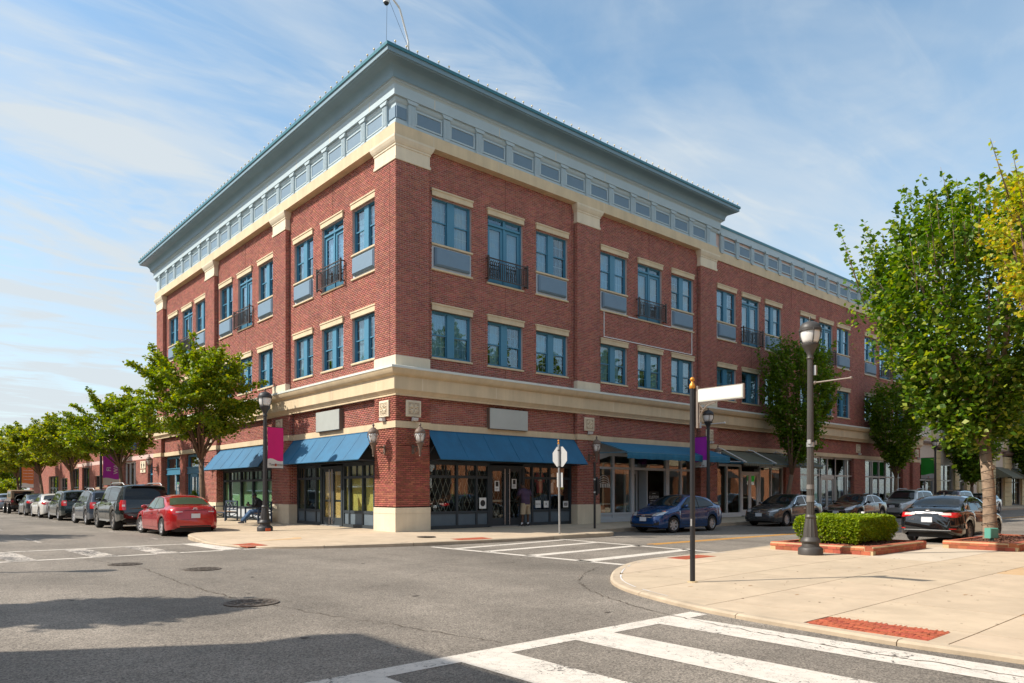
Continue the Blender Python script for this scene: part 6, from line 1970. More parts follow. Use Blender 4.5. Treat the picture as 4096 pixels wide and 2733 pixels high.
# ------------------------------------------------------------------ plants
def leaves_mesh(name, P, size, m_, up=0.35, seed=1, aspect=.62, droop=0.0):
    """P (n,3) leaf positions -> folded pointed leaves"""
    r = np.random.default_rng(seed)
    n = len(P)
    N = r.normal(size=(n, 3)); N[:, 2] = np.abs(N[:, 2]) + up; N /= np.linalg.norm(N, axis=1)[:, None]
    T = r.normal(size=(n, 3)); T[:, 2] -= droop; T -= N * (T * N).sum(1)[:, None]; T /= np.linalg.norm(T, axis=1)[:, None]
    S = np.cross(N, T)
    L = size * (0.65 + 0.7 * r.random((n, 1)))
    a = P; b = P + T * L * .5 + S * L * aspect * .5 + N * L * .06
    c = P + T * L - N * L * .05; d = P + T * L * .45 - S * L * aspect * .5 + N * L * .06
    return numpy_quads(name, np.stack([a, b, c, d], 1), M[m_])

def crown_points(r, n, centre, rad, clumps, spread, lower=0.0, shell=.55):
    """leaf positions gathered in clumps, mostly near the outside of an ellipsoid"""
    C = r.normal(size=(clumps, 3)); C /= np.linalg.norm(C, axis=1)[:, None]
    rr = shell + (1 - shell) * r.random((clumps, 1)) ** .6
    C = C * rr
    C[:, 2] = np.where(C[:, 2] < -lower, C[:, 2] * .6, C[:, 2])
    k = r.integers(0, clumps, n)
    w = spread * (0.6 + .8 * r.random((clumps, 1)))[k]
    return (C[k] + r.normal(size=(n, 3)) * w * np.array([1, 1, .75])) * np.array(rad) + np.array(centre), C * np.array(rad) + np.array(centre)

def limbs(mb, base, fork, tips, r0, r, n=7, sag=.12):
    for tp in tips:
        a = Vector(fork); b = Vector(tp)
        m1 = a.lerp(b, .35) + Vector((r.normal() * .12, r.normal() * .12, sag * (b - a).length))
        m2 = a.lerp(b, .7) + Vector((r.normal() * .1, r.normal() * .1, sag * .6 * (b - a).length))
        mb.tube([a, m1, m2, b], [r0, r0 * .6, r0 * .35, r0 * .12], n)

def maple(loc, label, H, rad, seed, n, leaf='leaf_maple', size=.15, lean=(0, 0), trunk=.13, clumps=170, zlow=2.6, group='maples along the left street'):
    t = thing('maple_tree', label, 'tree', loc, 0, group)
    r = np.random.default_rng(seed)
    cz = (zlow + H) / 2; cx, cy = lean
    P, C = crown_points(r, n, (cx, cy, cz), (rad * .88, rad * .88, (H - zlow) / 2 * .9), clumps, .075, lower=.55, shell=.30)
    # flatter tiers of branches reaching outwards
    ex = []
    for k in range(46):
        a = r.uniform(0, 2 * math.pi); el = r.uniform(-.2, 1.25)
        d = np.array([math.cos(a) * math.cos(el), math.sin(a) * math.cos(el), math.sin(el)])
        qm = r.uniform(.95, 1.2)
        for q in np.linspace(.6, qm, 10):
            m = int(n / 46 / 10 * .55) + 3
            ex.append((np.array([cx, cy, cz]) + d * np.array([rad, rad, (H - zlow) / 2]) * q) + r.normal(size=(m, 3)) * np.array([.15, .15, .07]) * (1.35 - q * .75))
    P = np.vstack([P] + ex)
    o = bpy.data.objects.new('crown', leaves_mesh('crown', P, size, leaf, seed=seed, aspect=.8)); COL.objects.link(o); o.parent = t
    mb = MB(); f = Vector((cx * .35, cy * .35, zlow + .2))
    mb.tube([(0, 0, -.05), (0, 0, .15), (cx * .08, cy * .08, 1.2), f], [trunk * 1.35, trunk, trunk * .85, trunk * .75], 10)
    limbs(mb, None, f, C[::6], trunk * .42, r)
    mb.tube([f, (cx * .6, cy * .6, cz), (cx, cy, H - .8)], [trunk * .7, trunk * .4, .02], 8)
    mb.build('trunk', 'bark', t, smooth=True)
    return t
zf_ = .15
maple((-2.9, 10.6, zf_), 'fullest maple, nearest the corner, its crown over the end of the blue awning', 7.75, 2.5, 11, 20000, size=.125, lean=(-.25, .0), clumps=150)
maple((-2.95, 23.6, zf_), 'second maple from the corner, above the black off-roader', 6.9, 2.5, 12, 13000, 'leaf_maple', .145, (-.5, .3), clumps=120)
maple((-3.0, 37.0, zf_), 'third maple from the corner, olive green, above the dark crossover', 6.7, 2.5, 13, 10000, 'leaf_far', .17, (-.5, .3), clumps=110)
maple((-3.0, 49.5, zf_), 'fourth maple, olive and partly turning, above the white saloon', 6.9, 2.7, 14, 9000, 'leaf_far', .19, (-.7, .3), clumps=100)
maple((-3.0, 63.0, zf_), 'fifth maple, farthest with its trunk in view, above the brown jeep', 6.6, 2.9, 15, 7000, 'leaf_far', .24, (-.6, 0), clumps=90)
maple((-3.4, 77.0, zf_), 'sixth maple at the left edge of the picture', 7.2, 3.2, 16, 6000, 'leaf_far', .27, (-.6, 0), clumps=80)
# trees outside the frame: their shadows lie on the road
maple((-17.0, -6.6, 0), 'maple across the left street whose shadow streaks the junction', 7.9, 1.15, 21, 4500, size=.2, clumps=80, zlow=4.6)
maple((-15.0, 12.2, 0), 'maple across the left street whose shadow lies by the lane dash', 6.9, 2.0, 22, 4500, size=.2, clumps=80)
# reflected trees along the near right-hand pavement
for i, (x, y) in enumerate(((15.2, -17.6), (19.8, -18.2), (24.0, -17.4), (31.5, -17.8), (37.5, -17.8), (46.0, -17.8))):
    maple((x, y, .1), ['first', 'second', 'third', 'fourth', 'fifth', 'sixth'][i] + ' street tree outside the frame, mirrored in the upper windows', 12.8 - (i % 3) * .7, 1.9, 30 + i, 4000, 'leaf_maple', .22, clumps=60, zlow=5.0, group='trees mirrored in the windows')
# background greenery closing the left street
for i, (x, y, h, w) in enumerate(((-12, 122, 10, 8), (-1, 118, 11, 7), (8, 112, 9, 6), (-22, 130, 12, 9))):
    maple((x, y, 0), ['large round tree at the end of the left street', 'tall green tree behind the last banner', 'green tree behind the last shop of the left row', 'dark green tree filling the far left edge'][i], h, w, 40 + i, 6500, 'leaf_maple', .42, clumps=90, zlow=.6, trunk=.25, group='trees closing the left street')
for i, (x, y) in enumerate(((-6.6, 88), (-2.4, 96))):
    maple((x + 2, y, 0), ['olive shrub left of the far green banner', 'olive shrub right of the far green banner'][i], 3.4, 2.0, 50 + i, 2500, 'leaf_far', .25, clumps=50, zlow=.3, trunk=.07, group='far shrubs')

def interp_p(v):
    P_ = [(0, .15), (.15, .36), (.35, .76), (.55, 1.0), (.72, 1.0), (.87, .82), (1.0, .45)]
    for (a, b), (c, d) in zip(P_, P_[1:]):
        if v <= c: return b + (d - b) * (v - a) / (c - a)
    return P_[-1][1]
def shooty_tree(loc, label, H, zlow, rad, seed, nshoot, leaf, size, trunk, bark, name='linden_tree', wrap=False, fork=2.4, per=30, fill=0.5, lean=(0, 0), group=None, clumps=90, whips=0):
    """upright tree of many leafy shoots, leaves alternating along each"""
    t = thing(name, label, 'tree', loc, 0, group)
    r = np.random.default_rng(seed)
    mb = MB(); P = []
    f = Vector((lean[0] * .3, lean[1] * .3, fork))
    mb.tube([(0, 0, -.1), (.02, 0, .12), (.0, .02, fork * .5), f], [trunk * 1.5, trunk * 1.1, trunk * .95, trunk * .85], 12)
    mains = []
    for k in range(7):
        a = k * 2 * math.pi / 7 + r.uniform(-.3, .3); w = rad * r.uniform(.25, .6)
        top = Vector((lean[0] + math.cos(a) * w, lean[1] + math.sin(a) * w, zlow + (H - zlow) * r.uniform(.55, .85)))
        m = f.lerp(top, .5) + Vector((math.cos(a) * .2, math.sin(a) * .2, -.1))
        mb.tube([f, m, top], [trunk * .55, trunk * .35, trunk * .1], 7); mains.append((f, m, top))
    c = np.array([lean[0], lean[1], (zlow + H) / 2])
    shoots = []
    for k in range(nshoot):
        a = r.uniform(0, 2 * math.pi); v = r.uniform(0, 1)
        z = zlow + (H - zlow) * v * .86
        prof = interp_p(v)
        rr = rad * prof * (r.uniform(.45, 1.0) ** .5)
        p0 = np.array([c[0] + math.cos(a) * rr * .68, c[1] + math.sin(a) * rr * .68, z])
        el = min(1.5, r.uniform(.35, 1.1) + v * .55)
        ln = r.uniform(.5, 1.15) * (H - zlow) / 6.0 * (1.25 if v > .6 else 1.0)
        d = np.array([math.cos(a) * math.cos(el), math.sin(a) * math.cos(el), math.sin(el)])
        p1 = p0 + d * ln
        shoots.append((p0, p1))
        m = per
        tt = r.random(m)
        base = p0[None] + (p1 - p0)[None] * tt[:, None] + np.array([0, 0, -.05])[None] * (tt[:, None] ** 2)
        P.append(base + r.normal(size=(m, 3)) * (.075 * (1.25 - tt[:, None] * .85)) * (size / .11))
        if k % 3 == 0:
            mb.tube([Vector(p0), Vector(p1)], [.012, .004], 4)
    # dense inner foliage following the same vase outline, in clumps
    nf = int(nshoot * per * fill)
    cv_ = r.random(clumps) * .88; ca_ = r.random(clumps) * 2 * math.pi; cr_ = np.array([interp_p(q) for q in cv_]) * rad * .80 * np.sqrt(r.random(clumps))
    CC = np.stack([c[0] + np.cos(ca_) * cr_, c[1] + np.sin(ca_) * cr_, zlow + (H - zlow) * cv_], 1)
    kk = r.integers(0, clumps, nf)
    P.append(CC[kk] + r.normal(size=(nf, 3)) * np.array([.30, .30, .24]) * rad / 3.0)
    # long whips standing out of the top with leaves set alternately
    for k in range(int(whips)):
        a = r.uniform(0, 2 * math.pi); v = r.uniform(.62, .9); rr = interp_p(v) * rad * r.uniform(.35, .95)
        p0 = np.array([c[0] + math.cos(a) * rr, c[1] + math.sin(a) * rr, zlow + (H - zlow) * v * .93]); ln = r.uniform(.9, 1.5) * (H - zlow) / 7
        d = np.array([math.cos(a) * .30, math.sin(a) * .30, 1.0]); d /= np.linalg.norm(d); p1 = p0 + d * ln
        q = np.linspace(0, 1, 26); s_ = np.cross(d, [math.sin(a), -math.cos(a), 0]); s_ = np.cross(d, r.normal(size=3)); s_ /= np.linalg.norm(s_)
        P.append(p0[None] + (p1 - p0)[None] * q[:, None] + s_[None] * (np.where(np.arange(26) % 2, 1, -1) * .05 * (1.2 - q * .8))[:, None] * size / .12)
        mb.tube([Vector(p0 - d * .5), Vector(p1)], [.014, .004], 4)
    P = np.vstack(P)
    o = bpy.data.objects.new('crown', leaves_mesh('crown', P, size, leaf, seed=seed, aspect=.78, up=.5, droop=.3)); COL.objects.link(o); o.parent = t
    mb.build('trunk', bark, t, smooth=True)
    if wrap:
        q = MB(); pts = []
        for k in range(150):
            a = k * .42; z = .15 + k * .016; pts.append((math.cos(a) * (trunk * 1.16), math.sin(a) * (trunk * 1.16) + .01, z))
        q.tube(pts, .008, 4)
        for k in range(4, 150, 9):
            x, y, z = pts[k]; q.tube([(x, y, z), (x * 1.35, y * 1.35, z + random.uniform(-.03, .05))], .010, 4)
        q.build('light_string', 'iron', t)
        q = MB(); q.tube([(-trunk * .9, -trunk * .5, 2.02), (-trunk * 1.5, -trunk * .9, 2.05)], [.07, .055], 8); q.build('branch_stub', 'bark2', t)
    return t
shooty_tree((9.75, -14.85, .22), 'large linden with flaky pale trunk wrapped in a light string', 9.8, 2.75, 3.55, 61, 680, 'leaf_linden', .15, .165, 'bark2', wrap=True, fork=2.6, per=34, fill=.34, lean=(.2, .45), clumps=150, whips=90)
shooty_tree((2.75, -17.98, .1), 'yellow autumn tree leaning into the right edge of the frame', 7.75, 4.2, 1.5, 62, 85, 'leaf_yellow', .085, .10, 'bark', name='autumn_tree', fork=3.2, per=64, fill=.15, lean=(.0, .05), clumps=40, whips=14)
shooty_tree((23.6, -1.6, .2), 'upright hornbeam before the grey car, left of the tall grey lamp', 9.7, 3.2, 2.25, 63, 330, 'leaf_dark', .15, .13, 'bark', name='hornbeam_tree', fork=2.3, per=32, fill=.6, clumps=110, whips=30, group='hornbeams by the shops', lean=(.6, -.3))
shooty_tree((37.9, -1.6, .2), 'upright hornbeam in front of the last brick shop', 8.9, 3.1, 2.1, 64, 290, 'leaf_dark', .165, .13, 'bark', name='hornbeam_tree', fork=2.3, per=30, fill=.6, clumps=110, whips=30, group='hornbeams by the shops')
shooty_tree((53.0, -1.6, .2), 'upright hornbeam in front of the cream building, behind the pale trunk', 7.4, 2.4, 2.2, 65, 240, 'leaf_dark', .23, .14, 'bark', name='hornbeam_tree', fork=1.8, per=28, fill=.8, clumps=100, whips=16, group='hornbeams by the shops')
shooty_tree((71.0, -1.6, .2), 'farthest hornbeam at the right edge beyond the khaki awnings', 8.6, 2.6, 2.5, 66, 240, 'leaf_dark', .28, .15, 'bark', name='hornbeam_tree', fork=1.8, per=28, fill=.8, clumps=100, whips=16, group='hornbeams by the shops')
# clipped hedge
t = thing('hedge', 'box-clipped bright green hedge in the left planter', 'hedge')
r = np.random.default_rng(5)
hx0, hx1, hy0, hy1, hz0, hz1 = 4.68, 7.0, -13.48, -11.85, .36, .97
n = 26000
U = r.random((n, 3)); side = r.integers(0, 10, n)
dep = np.abs(r.normal(size=n)) * .045
X = hx0 + U[:, 0] * (hx1 - hx0); Y = hy0 + U[:, 1] * (hy1 - hy0); Z = hz0 + U[:, 2] * (hz1 - hz0)
Z = np.where(side < 4, hz1 - dep, Z); Y = np.where((side >= 4) & (side < 7), hy0 + dep, Y); X = np.where((side >= 7) & (side < 9), hx0 + dep, X); X = np.where(side == 9, hx1 - dep, X)
wob = .045 * np.sin(X * 5.1 + 1) * np.cos(Y * 4.3) + .03 * np.sin(Z * 9 + X * 3)
# rounded corners and a ragged foot
cxm, cym = (hx0 + hx1) / 2, (hy0 + hy1) / 2
k = ((np.abs(X - cxm) / ((hx1 - hx0) / 2)) ** 8 + (np.abs(Y - cym) / ((hy1 - hy0) / 2)) ** 8)
Z = Z + wob * .6 - np.where(k > 1, (k - 1) * .05, 0); X = X + wob * .8 * np.sign(X - cxm); Y = Y + wob * np.sign(Y - cym)
lowm = np.clip((.62 - Z) / .3, 0, 1); X = cxm + (X - cxm) * (1 - .05 * lowm); Y = cym + (Y - cym) * (1 - .07 * lowm)
keep = r.random(n) > lowm * .45
P = np.stack([X, Y, Z], 1)[keep]
o = bpy.data.objects.new('foliage', leaves_mesh('foliage', P, .058, 'leaf_hedge', seed=9, up=.6)); COL.objects.link(o); o.parent = t
mb = MB(); mb.box(hx0 + .13, hx1 - .13, hy0 + .13, hy1 - .13, hz0 + .1, hz1 - .12)
for k in range(22):
    x, y = random.uniform(hx0 + .2, hx1 - .2), random.uniform(hy0 + .2, hy1 - .2); mb.tube([(x, y, .2), (x + random.uniform(-.05, .05), y, .6)], .012, 5)
mb.build('twigs', mat('dark_twigs', (.03, .035, .012), .95), t)
# potted cypress by the blue shop
t = thing('potted_cypress', 'small potted conifer beside the blue shop door behind the red car roof', 'plant', (-.25, 20.2, .22))
P, _ = crown_points(np.random.default_rng(8), 1500, (0, 0, .95), (.22, .22, .5), 25, .2); o = bpy.data.objects.new('foliage', leaves_mesh('foliage', P, .06, 'leaf_dark', seed=3)); COL.objects.link(o); o.parent = t
mb = MB(); mb.lathe([(.15, 0), (.2, .4), (.22, .42), (.2, .44)], 14); mb.build('pot', 'ink', t); mb = MB(); mb.tube([(0, 0, .4), (0, 0, 1.0)], .02); mb.build('stem', 'bark', t)
# ------------------------------------------------------------------ cars
def paint(name, col, metal=.35, rough=.28):
    return mat(name, col, rough, metal=metal, coat=1.0)
M['cglass'] = mat('tinted_car_glass', (0.010, 0.013, 0.015), 0.04, spec=0.5, coat=0.0)
M['cglass2'] = mat('green_tinted_car_glass', (0.06, 0.085, 0.055), 0.05, spec=0.5, coat=0.1)
M['headlamp'] = mat('clear_headlamp', (0.55, 0.57, 0.58), 0.12, metal=.4, coat=1.0)
M['taillamp'] = mat('red_tail_lamp', (0.50, 0.010, 0.012), 0.15, coat=1.0)
M['clearlamp'] = mat('clear_lamp_strip', (0.60, 0.50, 0.46), 0.15, coat=1.0)
M['amber'] = mat('amber_lamp', (0.70, 0.16, 0.01), 0.2, coat=1.0)
M['trim'] = mat('black_plastic_trim', (0.022, 0.022, 0.023), 0.6)
M['plate'] = mat('licence_plate', (0.62, 0.65, 0.70), 0.5)

def interp(x, pts):
    if x <= pts[0][0]: return pts[0][1]
    for (a, b), (c, d) in zip(pts, pts[1:]):
        if x <= c:
            t = (x - a) / (c - a); t2 = t * t * (3 - 2 * t)
            return b + (d - b) * (t * .6 + t2 * .4)
    return pts[-1][1]

# x measured from the front bumper, all in metres
STYLES = {
 'sedan': dict(L=4.75, W=1.80, wb=2.78, fo=.93, r=.325,
    top=[(0, .60), (.05, .70), (.35, .80), (.8, .90), (1.25, .975), (1.42, 1.01), (2.20, 1.40), (2.45, 1.445), (2.95, 1.46), (3.35, 1.43), (3.65, 1.34), (4.10, 1.12), (4.25, 1.09), (4.60, 1.06), (4.70, .98), (4.75, .85)],
    belt=[(0, .55), (.3, .74), (1.2, .90), (2.5, .95), (3.8, 1.0), (4.5, .98), (4.75, .80)],
    low=[(0, .26), (.15, .20), (.6, .19), (4.2, .20), (4.6, .26), (4.75, .34)],
    half=[(0, .60), (.08, .74), (.3, .84), (.8, .895), (1.4, .90), (3.6, .90), (4.3, .87), (4.6, .80), (4.75, .66)],
    wsh=(1.42, 2.26), rear=(3.62, 4.14), side=([(1.72, .97), (2.35, .985), (2.80, .99), (3.35, 1.0), (3.83, 1.03)], [(1.74, 1.0), (2.30, 1.36), (2.80, 1.39), (3.35, 1.35), (3.86, 1.06)]), bp=2.66, doors=(1.55, 2.66, 3.62), tumble=.42),
 'compact': dict(L=4.37, W=1.70, wb=2.57, fo=.86, r=.31,
    top=[(0, .58), (.05, .68), (.3, .80), (.7, .92), (1.0, .99), (1.12, 1.02), (1.95, 1.41), (2.2, 1.445), (2.7, 1.45), (3.2, 1.38), (3.75, 1.16), (3.95, 1.10), (4.22, 1.08), (4.32, .98), (4.37, .82)],
    belt=[(0, .55), (.3, .74), (1.1, .90), (2.4, .96), (3.5, 1.02), (4.1, 1.02), (4.37, .80)],
    low=[(0, .24), (.15, .19), (.6, .18), (3.9, .19), (4.25, .26), (4.37, .34)],
    half=[(0, .56), (.08, .70), (.3, .79), (.8, .845), (1.4, .85), (3.3, .85), (3.95, .82), (4.25, .75), (4.37, .62)],
    wsh=(1.12, 2.0), rear=(3.25, 3.85), side=([(1.42, .97), (2.0, .985), (2.5, .99), (3.0, 1.01), (3.5, 1.05)], [(1.44, 1.0), (2.02, 1.35), (2.5, 1.38), (3.0, 1.32), (3.52, 1.09)]), bp=2.38, doors=(1.28, 2.38, 3.2), tumble=.40),
 'suv': dict(L=4.75, W=1.84, wb=2.80, fo=.92, r=.355,
    top=[(0, .68), (.05, .85), (.3, .96), (.8, 1.05), (1.15, 1.10), (1.28, 1.13), (1.95, 1.60), (2.2, 1.67), (3.0, 1.70), (4.0, 1.66), (4.30, 1.60), (4.55, 1.18), (4.68, 1.02), (4.75, .85)],
    belt=[(0, .62), (.3, .85), (1.2, 1.02), (2.5, 1.06), (4.0, 1.12), (4.5, 1.10), (4.75, .80)],
    low=[(0, .30), (.15, .25), (.6, .25), (4.2, .26), (4.6, .32), (4.75, .42)],
    half=[(0, .62), (.08, .76), (.3, .86), (.8, .915), (1.4, .92), (4.0, .92), (4.5, .88), (4.75, .74)],
    wsh=(1.28, 2.0), rear=(4.30, 4.56), side=([(1.55, 1.08), (2.1, 1.09), (2.7, 1.10), (3.4, 1.13), (4.15, 1.18)], [(1.60, 1.12), (2.12, 1.56), (2.7, 1.60), (3.4, 1.59), (4.05, 1.52)]), bp=2.55, doors=(1.42, 2.55, 3.55), tumble=.30),
 'big_suv': dict(L=5.18, W=2.04, wb=2.95, fo=.98, r=.41,
    top=[(0, .85), (.05, 1.05), (.3, 1.13), (.9, 1.18), (1.35, 1.22), (1.48, 1.25), (2.05, 1.80), (2.3, 1.88), (3.2, 1.90), (4.7, 1.87), (4.88, 1.82), (5.05, 1.30), (5.13, 1.10), (5.18, .9)],
    belt=[(0, .80), (.3, 1.0), (1.2, 1.14), (2.5, 1.18), (4.5, 1.20), (5.0, 1.18), (5.18, .85)],
    low=[(0, .42), (.15, .36), (.6, .36), (4.6, .38), (5.0, .44), (5.18, .52)],
    half=[(0, .78), (.08, .90), (.3, .98), (.8, 1.015), (1.4, 1.02), (4.6, 1.02), (5.0, .98), (5.18, .88)],
    wsh=(1.48, 2.1), rear=(4.86, 5.06), side=([(1.72, 1.20), (2.3, 1.21), (3.0, 1.22), (3.9, 1.23), (4.7, 1.25)], [(1.76, 1.24), (2.25, 1.72), (3.0, 1.77), (3.9, 1.77), (4.62, 1.72)]), bp=2.78, doors=(1.6, 2.78, 3.8), tumble=.24),
}

def build_car(name, label, cat, style, pcol, loc, heading, opts=None, group=None):
    """car with its front bumper at x=0 of local frame running to +x (rear); heading = direction of travel angle"""
    o_ = dict(glass='cglass', spoke=7, rim='alloy', steer=0, rails=False, grille='bar', emblem=True, tail='block', face='front')
    if opts: o_.update(opts)
    S = dict(STYLES[style]); S.update(o_.get('mod', {}))
    k = o_.get('k', 1.0)
    L, Wd, wb, fo, r = S['L'], S['W'], S['wb'], S['fo'], S['r']
    root = thing(name, label, cat, loc, heading + math.pi, group)
    axles = (fo, fo + wb)
    xs = sorted(set([0, .03, .08, .15, .25] + list(np.arange(.35, L - .3, .085)) + [L - .25, L - .15, L - .08, L - .03, L]
                    + [a + q * (r + .055) for a in axles for q in (-1, -.985, -.93, -.8, -.6, -.35, 0, .35, .6, .8, .93, .985, 1)]))
    rows = []
    for x in xs:
        zt, zb, zl, hw = interp(x, S['top']), interp(x, S['belt']), interp(x, S['low']), interp(x, S['half'])
        for a in axles:
            d = abs(x - a); R = r + .055
            if d < R: zl = max(zl, r + math.sqrt(max(0, R * R - d * d)) * 1.0)
        zb = min(zb, zt - .012)
        zl = min(zl, zb - .05)
        hgt = zb - zl
        g = max(0.0, zt - zb)
        wb_ = hw - .045
        pts = [(hw - .10, zl), (hw - .035, zl + .01), (hw - .012, zl + hgt * .12), (hw, zl + hgt * .42), (hw - .004, zl + hgt * .68), (hw - .022, zl + hgt * .88), (wb_, zb)]
        gl = min(1.0, g / .25)
        w1 = wb_ - .03 - S['tumble'] * g * .9 - (1 - gl) * .10
        pts.append((wb_ - .012 - S['tumble'] * g * .25 - (1 - gl) * .03, zb + g * .30))
        pts.append((wb_ - .02 - S['tumble'] * g * .62 - (1 - gl) * .06, zb + g * .70))
        pts.append((w1, zb + g * .93)); pts.append((w1 - .06 - .05 * gl, zt - .004 + .0)); pts.append((w1 * .55, zt + .018 * gl + .008)); pts.append((0, zt + .03 * gl + .012))
        rows.append([(x, p[0], p[1]) for p in pts])
    nP = len(rows[0])
    mb = MB(); vs = []; fs = []
    for row in rows:
        vs += [(x, y, z) for x, y, z in row] + [(x, -y, z) for x, y, z in row[-2::-1]]
    n2 = nP * 2 - 1
    for i in range(len(rows) - 1):
        for j in range(n2 - 1):
            fs.append((i * n2 + j, (i + 1) * n2 + j, (i + 1) * n2 + j + 1, i * n2 + j + 1))
    fs.append(tuple(range(n2))); b = (len(rows) - 1) * n2; fs.append(tuple(b + j for j in reversed(range(n2))))
    mb.add(vs, fs)
    body = mb.build('body', pcol, root, smooth=42)
    bvh = BVHTree.FromPolygons([Vector(v) for v in vs], fs)
    def cast(p, d):
        h = bvh.ray_cast(Vector(p), Vector(d))
        return h[0], h[1]
    def patch(nm, bot, top, axis, m_, off=.007, nv=5, nu=4, sgn=1, parent=None, inset=0):
        """bot/top polylines in the plane facing `axis`; projected on the body"""
        B_, T_ = [], []
        for q in range(len(bot) - 1):
            for i in range(nu):
                t = i / nu
                B_.append((bot[q][0] + (bot[q + 1][0] - bot[q][0]) * t, bot[q][1] + (bot[q + 1][1] - bot[q][1]) * t)); T_.append((top[q][0] + (top[q + 1][0] - top[q][0]) * t, top[q][1] + (top[q + 1][1] - top[q][1]) * t))
        B_.append(bot[-1]); T_.append(top[-1])
        vs_, fs_ = [], []
        ok = []
        for a, c in zip(B_, T_):
            for j in range(nv + 1):
                u, v = a[0] + (c[0] - a[0]) * j / nv, a[1] + (c[1] - a[1]) * j / nv
                if axis == 'side': p, d = (u, sgn * 3, v), (0, -sgn, 0)
                elif axis == 'front': p, d = (-3, u, v), (1, 0, 0)
                elif axis == 'rear': p, d = (L + 3, u, v), (-1, 0, 0)
                else: p, d = (u, v, 4), (0, 0, -1)
                h, nn = cast(p, d)
                if h is None: vs_.append((0, 0, 0)); ok.append(False); continue
                if nn.dot(Vector(d)) > 0: nn = -nn
                h = h + nn * off * .6 - Vector(d) * off * .6; vs_.append(tuple(h)); ok.append(True)
        w = nv + 1
        for i in range(len(B_) - 1):
            for j in range(nv):
                q = (i * w + j, (i + 1) * w + j, (i + 1) * w + j + 1, i * w + j + 1)
                if all(ok[z] for z in q): fs_.append(q)
        if not fs_: return None
        m = MB(); m.add(vs_, fs_); return m.build(nm, m_, parent or root, smooth=True)
    # glass
    x0, x1 = S['wsh']
    def wz(x): return interp(x, S['belt'])
    hw0 = interp(x0, S['half']); g1 = interp(x1, S['top']) - interp(x1, S['belt'])
    wy0, wy1 = hw0 - .16, interp(x1, S['half']) - .19 - S['tumble'] * g1
    patch('windscreen', [(x0 + .05, -wy0), (x0 - .0, -wy0 * .5), (x0 - .02, 0), (x0, wy0 * .5), (x0 + .05, wy0)], [(x1 - .02, -wy1), (x1, -wy1 * .5), (x1, 0), (x1, wy1 * .5), (x1 - .02, wy1)], 'top', o_['glass'], .010, nv=8)
    x0, x1 = S['rear']
    if style in ('sedan', 'compact'):
        g0 = interp(x0, S['top']) - interp(x0, S['belt'])
        ya = interp(x0, S['half']) - .19 - S['tumble'] * g0; yb = interp(x1, S['half']) - .19
        patch('rear_window', [(x1 - .04, -yb), (x1 + .01, 0), (x1 - .04, yb)], [(x0 + .01, -ya), (x0 - .02, 0), (x0 + .01, ya)], 'top', o_['glass2'] if 'glass2' in o_ else o_['glass'], .010, nv=8, nu=6)
    else:
        zt0, zb0 = interp(x0, S['top']) - .07, interp(x1, S['top']) + .02
        zb0 = max(zb0, 1.02 if style == 'suv' else 1.22)
        ya = Wd / 2 - .17 - S['tumble'] * .5
        patch('rear_window', [(-ya - .08, zb0), (0, zb0 - .01), (ya + .08, zb0)], [(-ya, zt0), (0, zt0 + .02), (ya, zt0)], 'rear', o_['glass'], .012, nv=6, nu=6)
    sb, st = S['side']
    for sg in (-1, 1):
        pb = patch('window_surround', [(p[0] + (-.05 if i == 0 else (.05 if i == len(sb) - 1 else 0)), p[1] - .025) for i, p in enumerate(sb)], [(p[0] + (-.05 if i == 0 else (.05 if i == len(sb) - 1 else 0)), p[1] + .025) for i, p in enumerate(st)], 'side', o_.get('surround', 'trim'), .005, sgn=sg)
        for (q0, q1) in ((0, 2), (2, len(sb) - 1)):
            bq = [list(p) for p in sb[q0:q1 + 1]]; tq = [list(p) for p in st[q0:q1 + 1]]
            if q0 == 0: bq[-1][0] -= .03; tq[-1][0] -= .03
            else: bq[0][0] += .03; tq[0][0] += .03
            patch('side_window', bq, tq, 'side', o_['glass'], .009, sgn=sg)
        # door seams and handles
        for xd in S['doors']:
            zt_ = interp(xd, S['belt']) - .01
            patch('door_seam', [(xd - .006, .34), (xd + .006, .34)], [(xd - .006, zt_), (xd + .006, zt_)], 'side', 'trim', .003, nv=6, nu=1, sgn=sg)
        zs = interp(2.0, S['low']) + .12
        patch('sill_seam', [(axles[0] + r + .12, zs - .006), (axles[1] - r - .12, zs - .006)], [(axles[0] + r + .12, zs + .004), (axles[1] - r - .12, zs + .004)], 'side', 'trim', .003, nv=1, nu=8, sgn=sg)
        for xd in (S['doors'][1] - .14, S['doors'][2] - .16):
            zh = interp(xd, S['belt']) - .13
            h, nn = cast((xd, sg * 3, zh), (0, -sg, 0))
            if h:
                m = MB(); m.box(xd - .10, xd + .08, min(h.y, h.y + sg * .035), max(h.y, h.y + sg * .035), zh - .014, zh + .014); m.build('door_handle', o_.get('handle', pcol), root)
        xm = S['wsh'][0] + .42; zm = interp(xm, S['belt']) + .07; h, nn = cast((xm, sg * 3, zm), (0, -sg, 0))
        if h is None: h = Vector((xm, sg * (Wd / 2 - .1), zm))
        m = MB(); m.sphere((xm - .02, sg * (abs(h.y) + .13), zm + .04), .11, 12, 8, sq=(.55, 1.0, .68)); m.tube([(xm, h.y - sg * .03, zm), (xm, sg * (abs(h.y) + .08), zm + .01)], .028, 6); m.build('wing_mirror', o_.get('mirror', pcol), root, smooth=True)
    # under-body and wheel wells
    m = MB(); m.box(.25, L - .25, -Wd / 2 + .28, Wd / 2 - .28, interp(2, S['low']) - .02, .62); 
